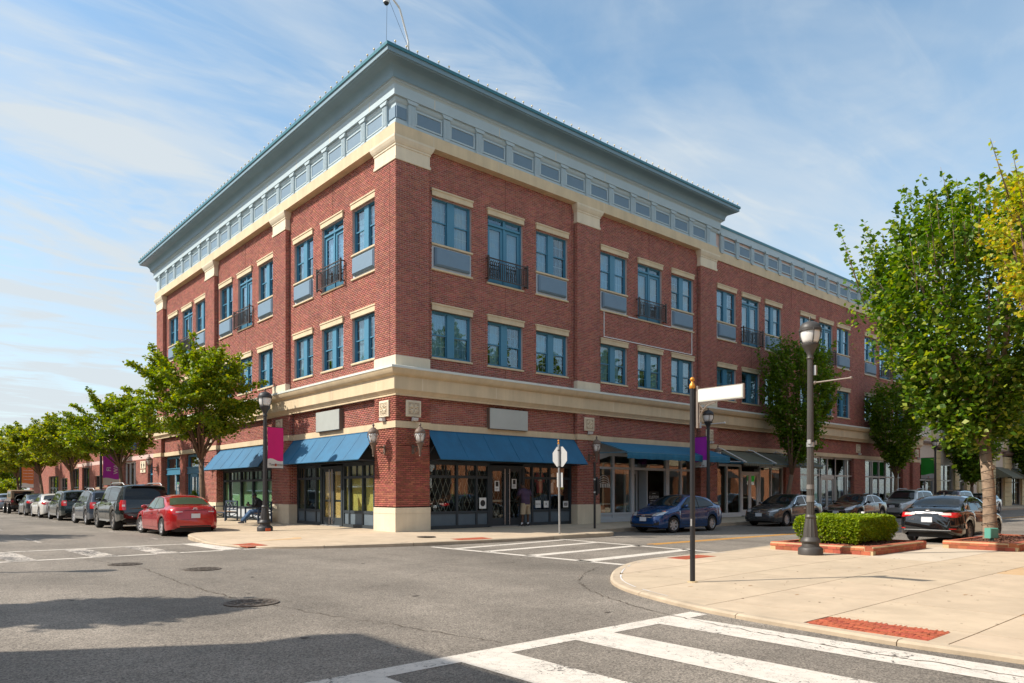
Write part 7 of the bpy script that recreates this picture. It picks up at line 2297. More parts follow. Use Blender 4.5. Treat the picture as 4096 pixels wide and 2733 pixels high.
    for a in axles:
        for sg in (-1, 1):
            m.box(a - r - .04, a + r + .04, sg * (Wd / 2 - .30) - .02, sg * (Wd / 2 - .30) + .02, .16, r * 2 + .1)
            n = 10
            for q in range(n):
                a0, a1 = math.pi * q / n, math.pi * (q + 1) / n; R = r + .050
                m.quad((a + math.cos(a0) * R, sg * (Wd / 2 - .31), r + math.sin(a0) * R), (a + math.cos(a1) * R, sg * (Wd / 2 - .31), r + math.sin(a1) * R), (a + math.cos(a1) * R, sg * (Wd / 2 - .03), r + math.sin(a1) * R), (a + math.cos(a0) * R, sg * (Wd / 2 - .03), r + math.sin(a0) * R))
    m.build('underbody', 'trim', root)
    if o_.get('cladding'):
        for sg in (-1, 1):
            patch('sill_trim', [(axles[0] + r + .06, .30), (axles[1] - r - .06, .30)], [(axles[0] + r + .06, .40), (axles[1] - r - .06, .40)], 'side', o_['cladding'], .008, nv=2, nu=8, sgn=sg)
    # wheels
    for ai, a in enumerate(axles):
        for sg in (-1, 1):
            w = bpy.data.objects.new('wheel', None); 
            ty = MB(); ww = .105 if style != 'big_suv' else .14
            ty.lathe([(r * .66, -ww), (r * .90, -ww), (r * .985, -ww * .75), (r, -ww * .35), (r, ww * .35), (r * .985, ww * .75), (r * .90, ww), (r * .66, ww)], 32, axis='y', caps=False)
            wo = ty.build('wheel', 'tyre', root, smooth=35); wo.location = (a, sg * (Wd / 2 - .125 - (.03 if style == 'big_suv' else 0)), r)
            if ai == 0 and o_['steer']: wo.rotation_euler = (0, 0, R_(o_['steer']))
            ri = MB(); yo = sg * (ww - .02)
            ri.lathe([(r * .68, yo - sg * .10), (r * .68, yo + sg * .012), (r * .62, yo + sg * .012), (r * .60, yo - sg * .08)], 28, axis='y', caps=False)
            ns = o_['spoke']
            for q in range(ns):
                an = 2 * math.pi * q / ns; c, s_ = math.cos(an), math.sin(an); hw_ = .030 if ns > 6 else .042
                hw2 = hw_ * 1.25
                P_ = [(c * r * .10 - s_ * hw_, s_ * r * .10 + c * hw_), (c * r * .10 + s_ * hw_, s_ * r * .10 - c * hw_), (c * r * .63 + s_ * hw2, s_ * r * .63 - c * hw2), (c * r * .63 - s_ * hw2, s_ * r * .63 + c * hw2)]
                ri.add([(x, yo - sg * .015, z) for x, z in P_] + [(x, yo - sg * .05, z) for x, z in P_], [(0, 1, 2, 3), (0, 4, 5, 1), (1, 5, 6, 2), (2, 6, 7, 3), (3, 7, 4, 0)])
            ri.lathe([(r * .17, yo - sg * .05), (r * .17, yo - sg * .004), (r * .10, yo + sg * .0)], 14, axis='y')
            ri.build('rim', o_['rim'], wo, smooth=35)
            dk_ = MB(); dk_.lathe([(r * .62, yo - sg * .065), (r * .62, yo - sg * .07)], 20, axis='y'); dk_.build('brake_disc', 'trim', wo)
    # front face
    zt0 = interp(.06, S['top'])
    fz = o_.get('front', {})
    hwF = interp(.12, S['half'])
    lz = fz.get('lz', (zt0 - .13, zt0 + .0)); 
    for sg in (-1, 1):
        a, b = sg * (hwF - .34), sg * (hwF + .03)
        patch('headlight', [(a, lz[0] - .005), ((a + b) / 2, lz[0]), (b, lz[0] + .05)], [(a, lz[0] + .055), ((a + b) / 2, lz[1] - .01), (b, lz[1] + .03)], 'front', 'headlamp', .012, nv=4, nu=4)
        patch('headlight_return', [(.10, lz[0] + .05), (.42, lz[0] + .13)], [(.10, lz[1] + .03), (.50, lz[1] + .10)], 'side', 'headlamp', .008, sgn=sg, nv=3, nu=5)
        patch('indicator', [(.42, lz[0] + .13), (.50, lz[0] + .15)], [(.48, lz[1] + .09), (.54, lz[1] + .105)], 'side', 'amber' if o_.get('amber') else 'headlamp', .009, sgn=sg, nv=2, nu=2)
        patch('fog_recess', [(sg * (hwF - .26), .30), (sg * (hwF - .02), .32)], [(sg * (hwF - .22), .38), (sg * (hwF - .02), .45)], 'front', 'trim', .008, nv=3, nu=3)
    gw = fz.get('gw', .42); gz = fz.get('gz', (lz[0] - .10, lz[0] + .07))
    patch('grille', [(-gw * .85, gz[0]), (0, gz[0] - .01), (gw * .85, gz[0])], [(-gw, gz[1]), (0, gz[1] + .01), (gw, gz[1])], 'front', 'trim', .008, nv=4, nu=6)
    if o_['grille'] != 'none':
        nb = fz.get('bars', 3)
        for q in range(nb):
            z = gz[0] + (gz[1] - gz[0]) * (q + .6) / nb
            patch('grille_bar', [(-gw * .95, z - .008), (gw * .95, z - .008)], [(-gw * .95, z + .008), (gw * .95, z + .008)], 'front', fz.get('bm', 'chrome'), .016, nv=1, nu=10)
        for zz in (gz[0], gz[1]): patch('grille_surround', [(-gw, zz - .012), (gw, zz - .012)], [(-gw, zz + .008), (gw, zz + .008)], 'front', 'chrome' if fz.get('chrome', True) else pcol, .018, nv=1, nu=10)
    patch('lower_intake', [(-.40, .235), (.40, .235)], [(-.46, .36), (.46, .36)], 'front', 'trim', .008, nv=3, nu=8)
    if o_['face'] == 'front':
        h, nn = cast((-3, 0, lz[0] - .08), (1, 0, 0)); m = MB(); m.box(h.x - .03, h.x - .015, -.155, .155, lz[0] - .20, lz[0] - .045); m.build('licence_plate', 'plate', root)
    if o_['emblem']:
        h, nn = cast((-3, 0, (gz[0] + gz[1]) / 2 + .01), (1, 0, 0)); ez = (gz[0] + gz[1]) / 2 + .015
        m = MB(); m.tube([(h.x - .03, .07 * math.cos(a), ez + .042 * math.sin(a)) for a in [2 * math.pi * q / 16 for q in range(17)]], .008, 5)
        if o_['emblem'] == 'H': m.tube([(h.x - .03, -.03, ez - .03), (h.x - .03, -.02, ez + .03)], .008, 5); m.tube([(h.x - .03, .03, ez - .03), (h.x - .03, .02, ez + .03)], .008, 5); m.tube([(h.x - .03, -.025, ez), (h.x - .03, .025, ez)], .008, 5)
        m.build('emblem', 'chrome', root)
    # rear face
    hwR = interp(L - .12, S['half']); rz = o_.get('rz', (interp(L - .1, S['top']) - .22, interp(L - .1, S['top']) - .06))
    for sg in (-1, 1):
        if o_['tail'] == 'block':
            patch('tail_light', [(sg * (hwR - .36), rz[0] + .05), (sg * (hwR - .1), rz[0]), (sg * (hwR + .01), rz[0] + .0)], [(sg * (hwR - .34), rz[1] - .01), (sg * (hwR - .1), rz[1]), (sg * (hwR + .01), rz[1])], 'rear', 'taillamp', .012, nv=4)
            patch('reversing_lamp', [(sg * (hwR - .34), rz[0] + .075), (sg * (hwR - .12), rz[0] + .06)], [(sg * (hwR - .33), rz[1] - .03), (sg * (hwR - .12), rz[1] - .03)], 'rear', 'clearlamp', .017, nv=2)
            patch('tail_light', [(L - .38, rz[0] + .05), (L - .06, rz[0] + .0)], [(L - .30, rz[1] + .0), (L - .06, rz[1])], 'side', 'taillamp', .009, sgn=sg, nv=3)
        else:
            patch('tail_light', [(sg * (hwR - .17), rz[0]), (sg * (hwR + .01), rz[0])], [(sg * (hwR - .19), rz[1]), (sg * (hwR + .01), rz[1])], 'rear', 'taillamp', .014, nv=4)
            patch('reversing_lamp', [(sg * (hwR - .15), rz[0] + .14), (sg * (hwR - .05), rz[0] + .14)], [(sg * (hwR - .15), rz[0] + .22), (sg * (hwR - .05), rz[0] + .22)], 'rear', 'clearlamp', .019, nv=2)
            patch('tail_light', [(L - .20, rz[0]), (L - .05, rz[0])], [(L - .26, rz[1]), (L - .10, rz[1])], 'side', 'taillamp', .009, sgn=sg, nv=3)
    pz = o_.get('pz', rz[0] - .02)
    h, nn = cast((L + 3, 0, pz), (-1, 0, 0)); m = MB(); m.box(h.x + .012, h.x + .024, -.155, .155, pz - .08, pz + .08); m.build('licence_plate', 'plate', root)
    if style in ('sedan', 'compact'):
        patch('boot_seam', [(-hwR + .40, rz[1] + .008), (hwR - .40, rz[1] + .008)], [(-hwR + .40, rz[1] + .02), (hwR - .40, rz[1] + .02)], 'rear', 'chrome' if o_.get('boot_chrome') else 'trim', .012, nv=1, nu=10)
        patch('boot_seam', [(-hwR + .30, pz - .125), (hwR - .30, pz - .125)], [(-hwR + .30, pz - .115), (hwR - .30, pz - .115)], 'rear', 'trim', .004, nv=1, nu=10)
        if o_['emblem']:
            ez = rz[1] + .055; h, nn = cast((L + 3, 0, ez), (-1, 0, 0)); m = MB(); m.tube([(h.x + .012, .065 * math.cos(a), ez + .045 * math.sin(a)) for a in [2 * math.pi * q / 16 for q in range(17)]], .009, 5)
            m.tube([(h.x + .012, -.04, ez), (h.x + .012, .04, ez)], .008, 5); m.build('emblem', 'chrome', root)
    else:
        patch('boot_seam', [(-hwR + .2, .62), (hwR - .2, .62)], [(-hwR + .2, .635), (hwR - .2, .635)], 'rear', 'trim', .004, nv=1, nu=10)
    patch('rear_diffuser', [(-.5, interp(L - .1, S['low']) + .02), (.5, interp(L - .1, S['low']) + .02)], [(-.55, interp(L - .1, S['low']) + .11), (.55, interp(L - .1, S['low']) + .11)], 'rear', 'trim', .006, nv=2, nu=8)
    if o_['rails']:
        for sg in (-1, 1):
            ya = Wd / 2 - .16 - S['tumble'] * .6; za = interp(3, S['top']); m = MB(); m.tube([(S['wsh'][1] + .2, sg * ya, za - .01), (S['wsh'][1] + .45, sg * ya, za + .07), (S['rear'][0] - .5, sg * ya, za + .07), (S['rear'][0] - .2, sg * ya, za - .03)], .02, 6); m.build('roof_rail', o_.get('railm', 'trim'), root)
    if 'extra' in o_: o_['extra'](root, cast, patch, S)
    return root

CARG_L = 'cars parked up the left-hand street'; CARG_R = 'cars parked along the shops'
UP, LEFTW = math.pi / 2, math.pi          # headings: +Y, -X
def at_rear(x, y, L, heading):            # location of the front bumper for a car heading +Y whose rear is at y
    return (x, y + L, 0)

def camry_extra(root, cast, patch, S):
    for tx, y, z, s_ in (('CAMRY', -.62, 1.0, .055),):
        h, nn = cast((S['L'] + 3, y * -1, .93), (-1, 0, 0))
        text(tx, 'badge', root, (h.x + .012, .50, .955), (math.pi / 2, 0, math.pi / 2), .06, 'chrome')
red = paint('red_car_paint', (0.42, 0.012, 0.014), .25, .25)
build_car('red_saloon', 'bright red saloon parked last in the row, nearest the corner kerb', 'car', 'sedan', red, (-4.72, 5.75 + 4.80, 0), UP, dict(glass='cglass2', steer=14, rim='alloy', spoke=7, face='rear', rz=(.80, .93), pz=.74, extra=camry_extra, mod=dict()), CARG_L)
def tahoe_extra(root, cast, patch, S):
    h, nn = cast((S['L'] + 3, .72, .80), (-1, 0, 0)); text('TAHOE', 'badge', root, (h.x + .015, .66, .80), (math.pi / 2, 0, math.pi / 2), .075, 'chrome')
    m = MB(); m.sphere((5.02, .80, 1.28), .07, 10, 6, sq=(.1, 1.2, .6)); m.build('sticker', 'paper', root)
    for sg in (-1, 1): m = MB(); m.box(1.55, 3.45, sg * .93 - .08, sg * .93 + .08, .36, .42); m.build('running_board', 'gal', root)
    m = MB(); m.box(4.90, 5.02, -.5, .5, 1.82, 1.86); m.build('spoiler', 'trim', root)
build_car('black_off_roader', 'large glossy black off-roader with tall tail lights behind the red saloon', 'car', 'big_suv', paint('black_car_paint', (0.006, 0.010, 0.009), .0, .12), (-4.98, 11.05 + 5.18, 0), UP, dict(rails=True, railm='gal', spoke=6, rim='dark_alloy', face='rear', tail='tall', rz=(.86, 1.26), pz=1.0, extra=tahoe_extra, handle='trim'), CARG_L)
build_car('blue_grey_crossover', 'blue-grey crossover with roof rails between the black off-roader and the dark crossover', 'car', 'suv', paint('blue_grey_paint', (0.05, 0.068, 0.10), .5, .25), (-4.86, 17.75 + 4.69, 0), UP, dict(rails=True, railm='gal', spoke=5, face='rear', tail='tall', rz=(.80, 1.10), pz=.82, steer=8, cladding='gal', mod=dict(L=4.75)), CARG_L)
build_car('dark_green_crossover', 'dark green-grey crossover parked behind the white saloon', 'car', 'suv', paint('dark_green_grey_paint', (0.028, 0.042, 0.043), .5, .22), (-4.90, 24.6 + 4.75, 0), UP, dict(spoke=5, face='rear', tail='tall', rz=(.84, 1.12), pz=.86, cladding='gal'), CARG_L)
build_car('white_saloon', 'pearly white saloon in the middle of the left-hand row', 'car', 'sedan', paint('pearl_white_paint', (0.62, 0.61, 0.58), .0, .3), (-5.0, 30.4 + 4.75, 0), UP, dict(spoke=8, face='rear', rz=(.83, .98), pz=.70), CARG_L)
build_car('dark_grey_saloon', 'small dark grey saloon in front of the white one', 'car', 'compact', paint('dark_grey_paint', (0.055, 0.058, 0.062), .5, .25), (-5.1, 35.9 + 4.37, 0), UP, dict(spoke=8, face='rear', rz=(.84, 1.0), pz=.72), CARG_L)
build_car('pale_blue_car', 'pale car cut off by the left edge ahead of the brown jeep', 'car', 'sedan', paint('pale_blue_paint', (0.28, 0.33, 0.38), .3, .3), (-5.4, 48.6 + 4.75, 0), UP, dict(face='rear'), CARG_L)

def jeep(loc, heading):
    root = thing('brown_jeep', 'dark red-brown open jeep with beige soft top and rear spare wheel', 'car', loc, heading + math.pi, CARG_L)
    pc = paint('maroon_paint', (0.10, 0.022, 0.018), .2, .35)
    q = MB(); q.bev(.0, .01, 0, .01, 0, .01, .001); q = MB()
    q.prism([(0, .55), (.1, .98), (1.35, 1.06), (1.5, 1.10), (3.75, 1.12), (3.82, .62), (3.4, .55), (3.3, .80), (2.75, .80), (2.6, .55), (1.2, .55), (1.05, .80), (.45, .80), (.35, .55)], -.72, .72, 'xz'); q.build('body', pc, root)
    q = MB(); q.prism([(1.5, 1.12), (1.85, 1.72), (3.70, 1.74), (3.80, 1.68), (3.84, 1.12)], -.70, .70, 'xz'); q.build('soft_top', mat('beige_canvas', (0.27, 0.19, 0.12), .9), root)
    q = MB(); q.box(3.78, 3.86, -.52, .52, 1.18, 1.62); q.build('rear_window', 'cglass', root)
    for sg in (-1, 1):
        q = MB(); q.box(1.95, 2.55, sg * .70 - .012, sg * .70 + .012, 1.2, 1.62); q.box(2.70, 3.6, sg * .70 - .012, sg * .70 + .012, 1.2, 1.62); q.build('side_window', 'cglass', root)
        q = MB(); q.box(.3, 1.25, sg * .82 - .12, sg * .82 + .12, .82, .87); q.box(2.65, 3.5, sg * .82 - .12, sg * .82 + .12, .82, .87); q.build('mudguard', 'trim', root)
        q = MB(); q.box(3.82, 3.87, sg * .62 - .06, sg * .62 + .06, .85, 1.0); q.build('tail_light', 'taillamp', root)
        for a in (.75, 3.02):
            w = MB(); w.lathe([(.2, -.11), (.34, -.11), (.37, -.07), (.37, .07), (.34, .11), (.2, .11)], 26, axis='y', caps=False); wo = w.build('wheel', 'tyre', root, smooth=35); wo.location = (a, sg * .74, .37)
            w = MB(); w.lathe([(.22, sg * .06), (.2, sg * .10), (.08, sg * .07), (.05, sg * .11)], 18, axis='y'); w.build('rim', 'alloy', wo)
    q = MB(); q.lathe([(.16, -.1), (.33, -.1), (.36, -.06), (.36, .06), (.33, .1), (.16, .1)], 26, axis='x'); wo = q.build('spare_wheel', 'tyre', root, smooth=35); wo.location = (3.98, -.15, 1.05)
    q = MB(); q.lathe([(.34, .101), (.16, .101)], 24, axis='x'); q.build('wheel_cover', 'trim', wo)
    q = MB(); q.box(3.8, 4.0, -.72, .72, .5, .62); q.build('bumper', 'trim', root)
    q = MB(); q.box(3.87, 3.885, .34, .62, .72, .86); q.build('licence_plate', 'plate', root)
    return root
jeep((-5.35, 42.0 + 4.0, 0), UP)
# golf-cart style canopy peeping over the crossovers
t = thing('utility_cart', 'tan canopied cart on the pavement behind the blue-grey crossover', 'cart', (-2.7, 28.3, .14), 0)
q = MB(); q.bev(-.55, .55, -.85, .85, 1.62, 1.74, .04); q.build('canopy', mat('tan_plastic', (.46, .33, .22), .6), t)
q = MB()
for a in (-.5, .5):
    for b in (-.75, .75): q.tube([(a, b, .5), (a, b, 1.62)], .02, 6)
q.build('canopy_post', 'trim', t); q = MB(); q.bev(-.55, .55, -1.1, 1.1, .25, .7, .05); q.build('body', 'plmortar', t)
for a in (-.5, .5):
    for b in (-.75, .75): q = MB(); q.lathe([(.1, -.06), (.22, -.06), (.22, .06), (.1, .06)], 16, axis='x'); w_ = q.build('wheel', 'tyre', t); w_.location = (a, b, .22)
q = MB(); q.box(.1, .3, -.86, -.83, 1.45, 1.62); q.build('tag', 'amber', t)

# right-hand row, all facing the junction
blue = paint('deep_blue_paint', (0.006, 0.06, 0.21), .35, .2)
build_car('blue_saloon', 'deep blue small saloon parked first by the kerb, behind the street sign pole', 'car', 'compact', blue, (9.02, -3.42, 0), LEFTW, dict(spoke=7, steer=-12, amber=True, emblem='H', front=dict(lz=(.66, .80), gz=(.60, .70), gw=.40, bars=1, bm=blue)), CARG_R)
build_car('grey_saloon', 'slate grey saloon with chrome grille second along the shops', 'car', 'sedan', paint('slate_grey_paint', (0.085, 0.092, 0.10), .55, .25), (17.15, -3.60, 0), LEFTW, dict(k=1, spoke=9, emblem='H', handle='chrome', surround='chrome', front=dict(lz=(.66, .80), gz=(.60, .76), gw=.48, bars=3), mod=dict(L=4.93 - .1)), CARG_R)
build_car('black_saloon', 'black saloon with wide chrome-edged grille, third along the shops', 'car', 'sedan', paint('black_car_paint', (0.012, 0.013, 0.016), .2, .12), (24.95, -3.55, 0), LEFTW, dict(spoke=10, surround='chrome', front=dict(lz=(.62, .84), gz=(.58, .78), gw=.46, bars=3)), CARG_R)
build_car('silver_crossover', 'silver-white crossover with roof rails and black grille', 'car', 'suv', paint('silver_paint', (0.42, 0.44, 0.44), .4, .28), (32.35, -3.5, 0), LEFTW, dict(rails=True, railm='gal', spoke=8, surround='chrome', front=dict(lz=(.82, .92), gz=(.66, .90), gw=.44, bars=2, bm='trim')), CARG_R)
build_car('maroon_crossover', 'dark maroon crossover partly hidden behind the black car roof', 'car', 'suv', paint('dark_maroon_paint', (0.075, 0.022, 0.035), .45, .2), (39.8, -3.5, 0), LEFTW, dict(spoke=8, surround='chrome'), CARG_R)
build_car('pearl_saloon', 'pearl white saloon furthest along, right of the linden trunk', 'car', 'sedan', paint('pearl_white_paint', (0.58, 0.56, 0.55), .0, .25), (46.0, -3.5, 0), LEFTW, dict(spoke=8, surround='chrome', handle='chrome'), CARG_R)
def lexus_extra(root, cast, patch, S):
    m = MB(); m.prism([(0, 0), (.14, 0), (.12, .07), (.05, .03)], -.008, .008, 'xz'); f = m.build('shark_fin', 'trim', root); f.location = (3.15, 0, 1.50)
    L = S['L']
    for sg in (-1, 1):
        h, nn = cast((L + 3, sg * .55, .30), (-1, 0, 0))
        if h: m = MB(); m.lathe([(.05, 0), (.06, .03), (.05, .03)], 14, (0, 0, 0), axis='x'); e = m.build('exhaust_tip', 'chrome', root); e.location = (h.x - .01, sg * .58, .29); e.scale = (1, 1.6, .8)
        patch('tail_light', [(sg * .46, .835), (sg * .80, .80)], [(sg * .46, .86), (sg * .82, .90)], 'rear', 'taillamp', .017, nv=2, nu=5)
        patch('reversing_lamp', [(sg * .36, .875), (sg * .62, .875)], [(sg * .30, .93), (sg * .64, .94)], 'rear', 'clearlamp', .018, nv=2, nu=4)
        patch('rear_reflector', [(sg * .62, .44), (sg * .78, .44)], [(sg * .62, .47), (sg * .78, .47)], 'rear', 'taillamp', .012, nv=1, nu=3)
    patch('chrome_strip', [(-.44, .93), (.44, .93)], [(-.44, .955), (.44, .955)], 'rear', 'chrome', .02, nv=1, nu=10)
    patch('diffuser_strip', [(-.66, .40), (0, .40), (.66, .40)], [(-.66, .42), (0, .425), (.66, .42)], 'rear', 'gal', .014, nv=1, nu=8)
    h, nn = cast((L + 3, -.45, .74), (-1, 0, 0)); text('ES 350', 'badge', root, (h.x + .012, -.44, .735), (math.pi / 2, 0, math.pi / 2), .06, 'chrome')
    m = MB(); m.prism([(-.07, 0), (.03, -.02), (.06, .10), (-.02, .17)], -.001, .001, 'xz'); s_ = m.build('parking_notice', 'amber', root); s_.location = (L - .62, -.905, .47) if False else (L - .62, .905, .47)
lx_ = build_car('glossy_black_saloon', 'glossy black saloon seen from behind between the hedge and the big tree', 'car', 'sedan', paint('gloss_black_paint', (0.006, 0.007, 0.008), .1, .05), (15.95, -12.75, 0), 0.0, dict(spoke=10, rim='dark_alloy', face='rear', surround='chrome', handle='chrome', rz=(.80, .95), pz=.73, extra=lexus_extra, glass='cglass'), None)
# ------------------------------------------------------------------ people
def skin_chain(name, verts, edges, radii, m_, parent, root_i=0, sub=2, smooth=True):
    me = bpy.data.meshes.new(name); me.from_pydata([Vector(v) for v in verts], edges, []); me.update()
    o = bpy.data.objects.new(name, me); COL.objects.link(o)
    if parent: o.parent = parent
    sk = o.modifiers.new('skin', 'SKIN'); sk.use_smooth_shade = True
    if not me.skin_vertices: me.skin_vertices.new() if hasattr(me.skin_vertices, 'new') else None
    if len(me.skin_vertices):
        for i, r in enumerate(radii):
            sv = me.skin_vertices[0].data[i]; sv.radius = (r, r) if not isinstance(r, tuple) else r; sv.use_root = (i == root_i)
    ss = o.modifiers.new('sub', 'SUBSURF'); ss.levels = sub; ss.render_levels = sub
    me.materials.append(M[m_] if isinstance(m_, str) else m_)
    return o

def loft(name, rings, m_, parent, n=14, smooth=True):
    """rings: (centre, rx, ry) ellipses stacked; used for clothes that follow the body"""
    mb = MB(); vs = []; fs = []
    for c, rx, ry in rings:
        for i in range(n):
            a = 2 * math.pi * i / n; vs.append((c[0] + rx * math.cos(a), c[1] + ry * math.sin(a), c[2]))
    for j in range(len(rings) - 1):
        for i in range(n): k = (i + 1) % n; fs.append((j * n + i, j * n + k, (j + 1) * n + k, (j + 1) * n + i))
    mb.add(vs, fs); return mb.build(name, m_, parent, smooth=smooth)

M['skin2'] = mat('dark_brown_skin', (0.10, 0.05, 0.032), 0.55)
M['khaki'] = mat('khaki_cotton', (0.42, 0.33, 0.22), 0.85)
M['denim'] = mat('blue_denim', (0.045, 0.10, 0.20), 0.85, noise=.2, nscale=12)
M['blackcot'] = mat('black_cotton', (0.012, 0.011, 0.014), 0.85)
M['sock'] = mat('white_sock', (.6, .6, .6), .8)
def stripe_mat():
    m = bpy.data.materials.new('purple_striped_cotton'); m.use_nodes = True; N, L = m.node_tree.nodes, m.node_tree.links
    b = N['Principled BSDF']; b.inputs['Roughness'].default_value = .85
    tcn = N.new('ShaderNodeTexCoord'); sp = N.new('ShaderNodeSeparateXYZ'); L.new(tcn.outputs['Object'], sp.inputs[0])
    ml = N.new('ShaderNodeMath'); ml.operation = 'MULTIPLY'; ml.inputs[1].default_value = 21.0; L.new(sp.outputs[2], ml.inputs[0])
    fr = N.new('ShaderNodeMath'); fr.operation = 'FRACT'; L.new(ml.outputs[0], fr.inputs[0])
    gt = N.new('ShaderNodeMath'); gt.operation = 'GREATER_THAN'; gt.inputs[1].default_value = .66; L.new(fr.outputs[0], gt.inputs[0])
    mx = N.new('ShaderNodeMix'); mx.data_type = 'RGBA'; mx.inputs['A'].default_value = (.014, .010, .022, 1); mx.inputs['B'].default_value = (.17, .09, .18, 1)
    L.new(gt.outputs[0], mx.inputs['Factor']); L.new(mx.outputs['Result'], b.inputs['Base Color']); return m
M['stripe'] = stripe_mat()

def hand(mb, wrist, d, side, s=1.0):
    """palm and five tapering bent fingers; d = direction the hand points, side = thumb side"""
    w = Vector(wrist); d = Vector(d).normalized(); s_ = Vector(side).normalized(); n = d.cross(s_)
    palm = w + d * .045 * s
    mb.tube([w, w + d * .03 * s, w + d * .085 * s], [.024 * s, .034 * s, .034 * s], 8)
    for k, l in enumerate((.070, .078, .072, .058)):
        b = w + d * .08 * s + s_ * (.028 - .019 * k) * s
        mb.tube([b, b + d * l * .5 * s + n * .006, b + d * l * .9 * s + n * .022], [.0095 * s, .009 * s, .007 * s], 6)
    b = w + d * .03 * s + s_ * .030 * s
    mb.tube([b, b + s_ * .025 * s + d * .03 * s, b + s_ * .028 * s + d * .062 * s + n * .01], [.012 * s, .011 * s, .008 * s], 6)

def shoe(name, toe, heel, z, m_, parent, sole='bannerwhite'):
    a, b = Vector((*heel, z)), Vector((*toe, z)); d = (b - a).normalized(); s_ = Vector((-d.y, d.x, 0))
    L = (b - a).length; mb = MB(); rings = []
    for t, w, h in ((-.05, .030, .07), (.05, .038, .10), (.3, .040, .095), (.55, .046, .070), (.8, .048, .052), (.97, .036, .040), (1.05, .015, .028)):
        c = a + d * L * t
        rings.append([c - s_ * w + Vector((0, 0, .012)), c - s_ * w * .95 + Vector((0, 0, h * .6)), c - s_ * w * .4 + Vector((0, 0, h)), c + s_ * w * .4 + Vector((0, 0, h)), c + s_ * w * .95 + Vector((0, 0, h * .6)), c + s_ * w + Vector((0, 0, .012))])
    vs = [tuple(p) for r_ in rings for p in r_]; fs = []
    for i in range(len(rings) - 1):
        for j in range(6): k = (j + 1) % 6; fs.append((i * 6 + j, (i + 1) * 6 + j, (i + 1) * 6 + k, i * 6 + k))
    fs.append(tuple(range(6))); fs.append(tuple((len(rings) - 1) * 6 + j for j in reversed(range(6)))); mb.add(vs, fs)
    o = mb.build(name, m_, parent, smooth=40)
    q = MB(); pts = [(c - s_ * w) for c, w in ((a - d * L * .06, .03), (a + d * L * .3, .042), (a + d * L * .7, .052), (a + d * L * 1.05, .022))] + [(c + s_ * w) for c, w in ((a + d * L * 1.05, .022), (a + d * L * .7, .052), (a + d * L * .3, .042), (a - d * L * .06, .03))]
    q.prism([(p.x, p.y) for p in pts], z - .002, z + .018, 'xy'); q.build('shoe_sole', sole, parent)
    return o

def person(label, J, clothes, cat='person'):
    t = thing('person', label, cat, (0, 0, 0))
    order = list(J.keys())
    E_ = [('pelvis', 'waist'), ('waist', 'chest'), ('chest', 'neck'), ('neck', 'head'), ('head', 'crown'), ('chest', 'shL'), ('chest', 'shR'), ('shL', 'elL'), ('elL', 'wrL'), ('shR', 'elR'), ('elR', 'wrR'), ('pelvis', 'hipL'), ('pelvis', 'hipR'), ('hipL', 'knL'), ('knL', 'anL'), ('hipR', 'knR'), ('knR', 'anR')]
    idx = {k: i for i, k in enumerate(order)}
    rad = dict(pelvis=(.135, .11), waist=(.125, .10), chest=(.15, .105), neck=.055, head=.078, crown=.075, shL=.062, shR=.062, elL=.044, elR=.044, wrL=.028, wrR=.028, hipL=.088, hipR=.088, knL=.058, knR=.058, anL=.038, anR=.038)
    o = skin_chain('body', [J[k] for k in order], [(idx[a], idx[b]) for a, b in E_], [rad[k] for k in order], 'skin2', t, idx['pelvis'])
    return t

# man looking in at the shop door, seen from behind
px0, py0, pz0 = 5.98, .05, .235
J = dict(pelvis=(px0, py0 - .05, pz0 + .92), waist=(px0, py0 - .04, pz0 + 1.08), chest=(px0 - .01, py0 + .02, pz0 + 1.34), neck=(px0 - .02, py0 + .07, pz0 + 1.50), head=(px0 - .03, py0 + .11, pz0 + 1.60), crown=(px0 - .03, py0 + .12, pz0 + 1.69),
         shL=(px0 - .19, py0 + .02, pz0 + 1.42), elL=(px0 - .27, py0 + .10, pz0 + 1.16), wrL=(px0 - .20, py0 + .26, pz0 + 1.06), shR=(px0 + .19, py0 + .0, pz0 + 1.41), elR=(px0 + .27, py0 - .04, pz0 + 1.14), wrR=(px0 + .31, py0 + .02, pz0 + .90),
         hipL=(px0 - .10, py0 - .04, pz0 + .88), knL=(px0 - .15, py0 - .05, pz0 + .49), anL=(px0 - .17, py0 - .02, pz0 + .09), hipR=(px0 + .10, py0 - .04, pz0 + .88), knR=(px0 + .15, py0 - .02, pz0 + .49), anR=(px0 + .17, py0 + .0, pz0 + .09))
t = person('man in a purple striped shirt and khaki shorts peering in at the shaded shop door', J, None)
loft('shirt', [((px0, py0 - .05, pz0 + .86), .205, .15), ((px0, py0 - .05, pz0 + .95), .20, .155), ((px0, py0 - .04, pz0 + 1.08), .195, .15), ((px0, py0 - .01, pz0 + 1.25), .215, .15), ((px0, py0 + .02, pz0 + 1.38), .235, .135), ((px0 - .01, py0 + .04, pz0 + 1.46), .18, .105), ((px0 - .015, py0 + .06, pz0 + 1.50), .085, .075)], 'stripe', t)
for a, b, r0, r1 in ((J['shL'], J['elL'], .088, .078), (J['shR'], J['elR'], .088, .078)):
    mb = MB(); A, Bv = Vector(a), Vector(b); mb.tube([A + Vector((0, 0, .03)), A.lerp(Bv, .4), A.lerp(Bv, .85)], [r0, r0, r1], 12); mb.build('sleeve', 'stripe', t, smooth=True)
loft('shorts', [((px0, py0 - .05, pz0 + .80), .19, .15), ((px0, py0 - .05, pz0 + .95), .185, .145)], 'khaki', t)
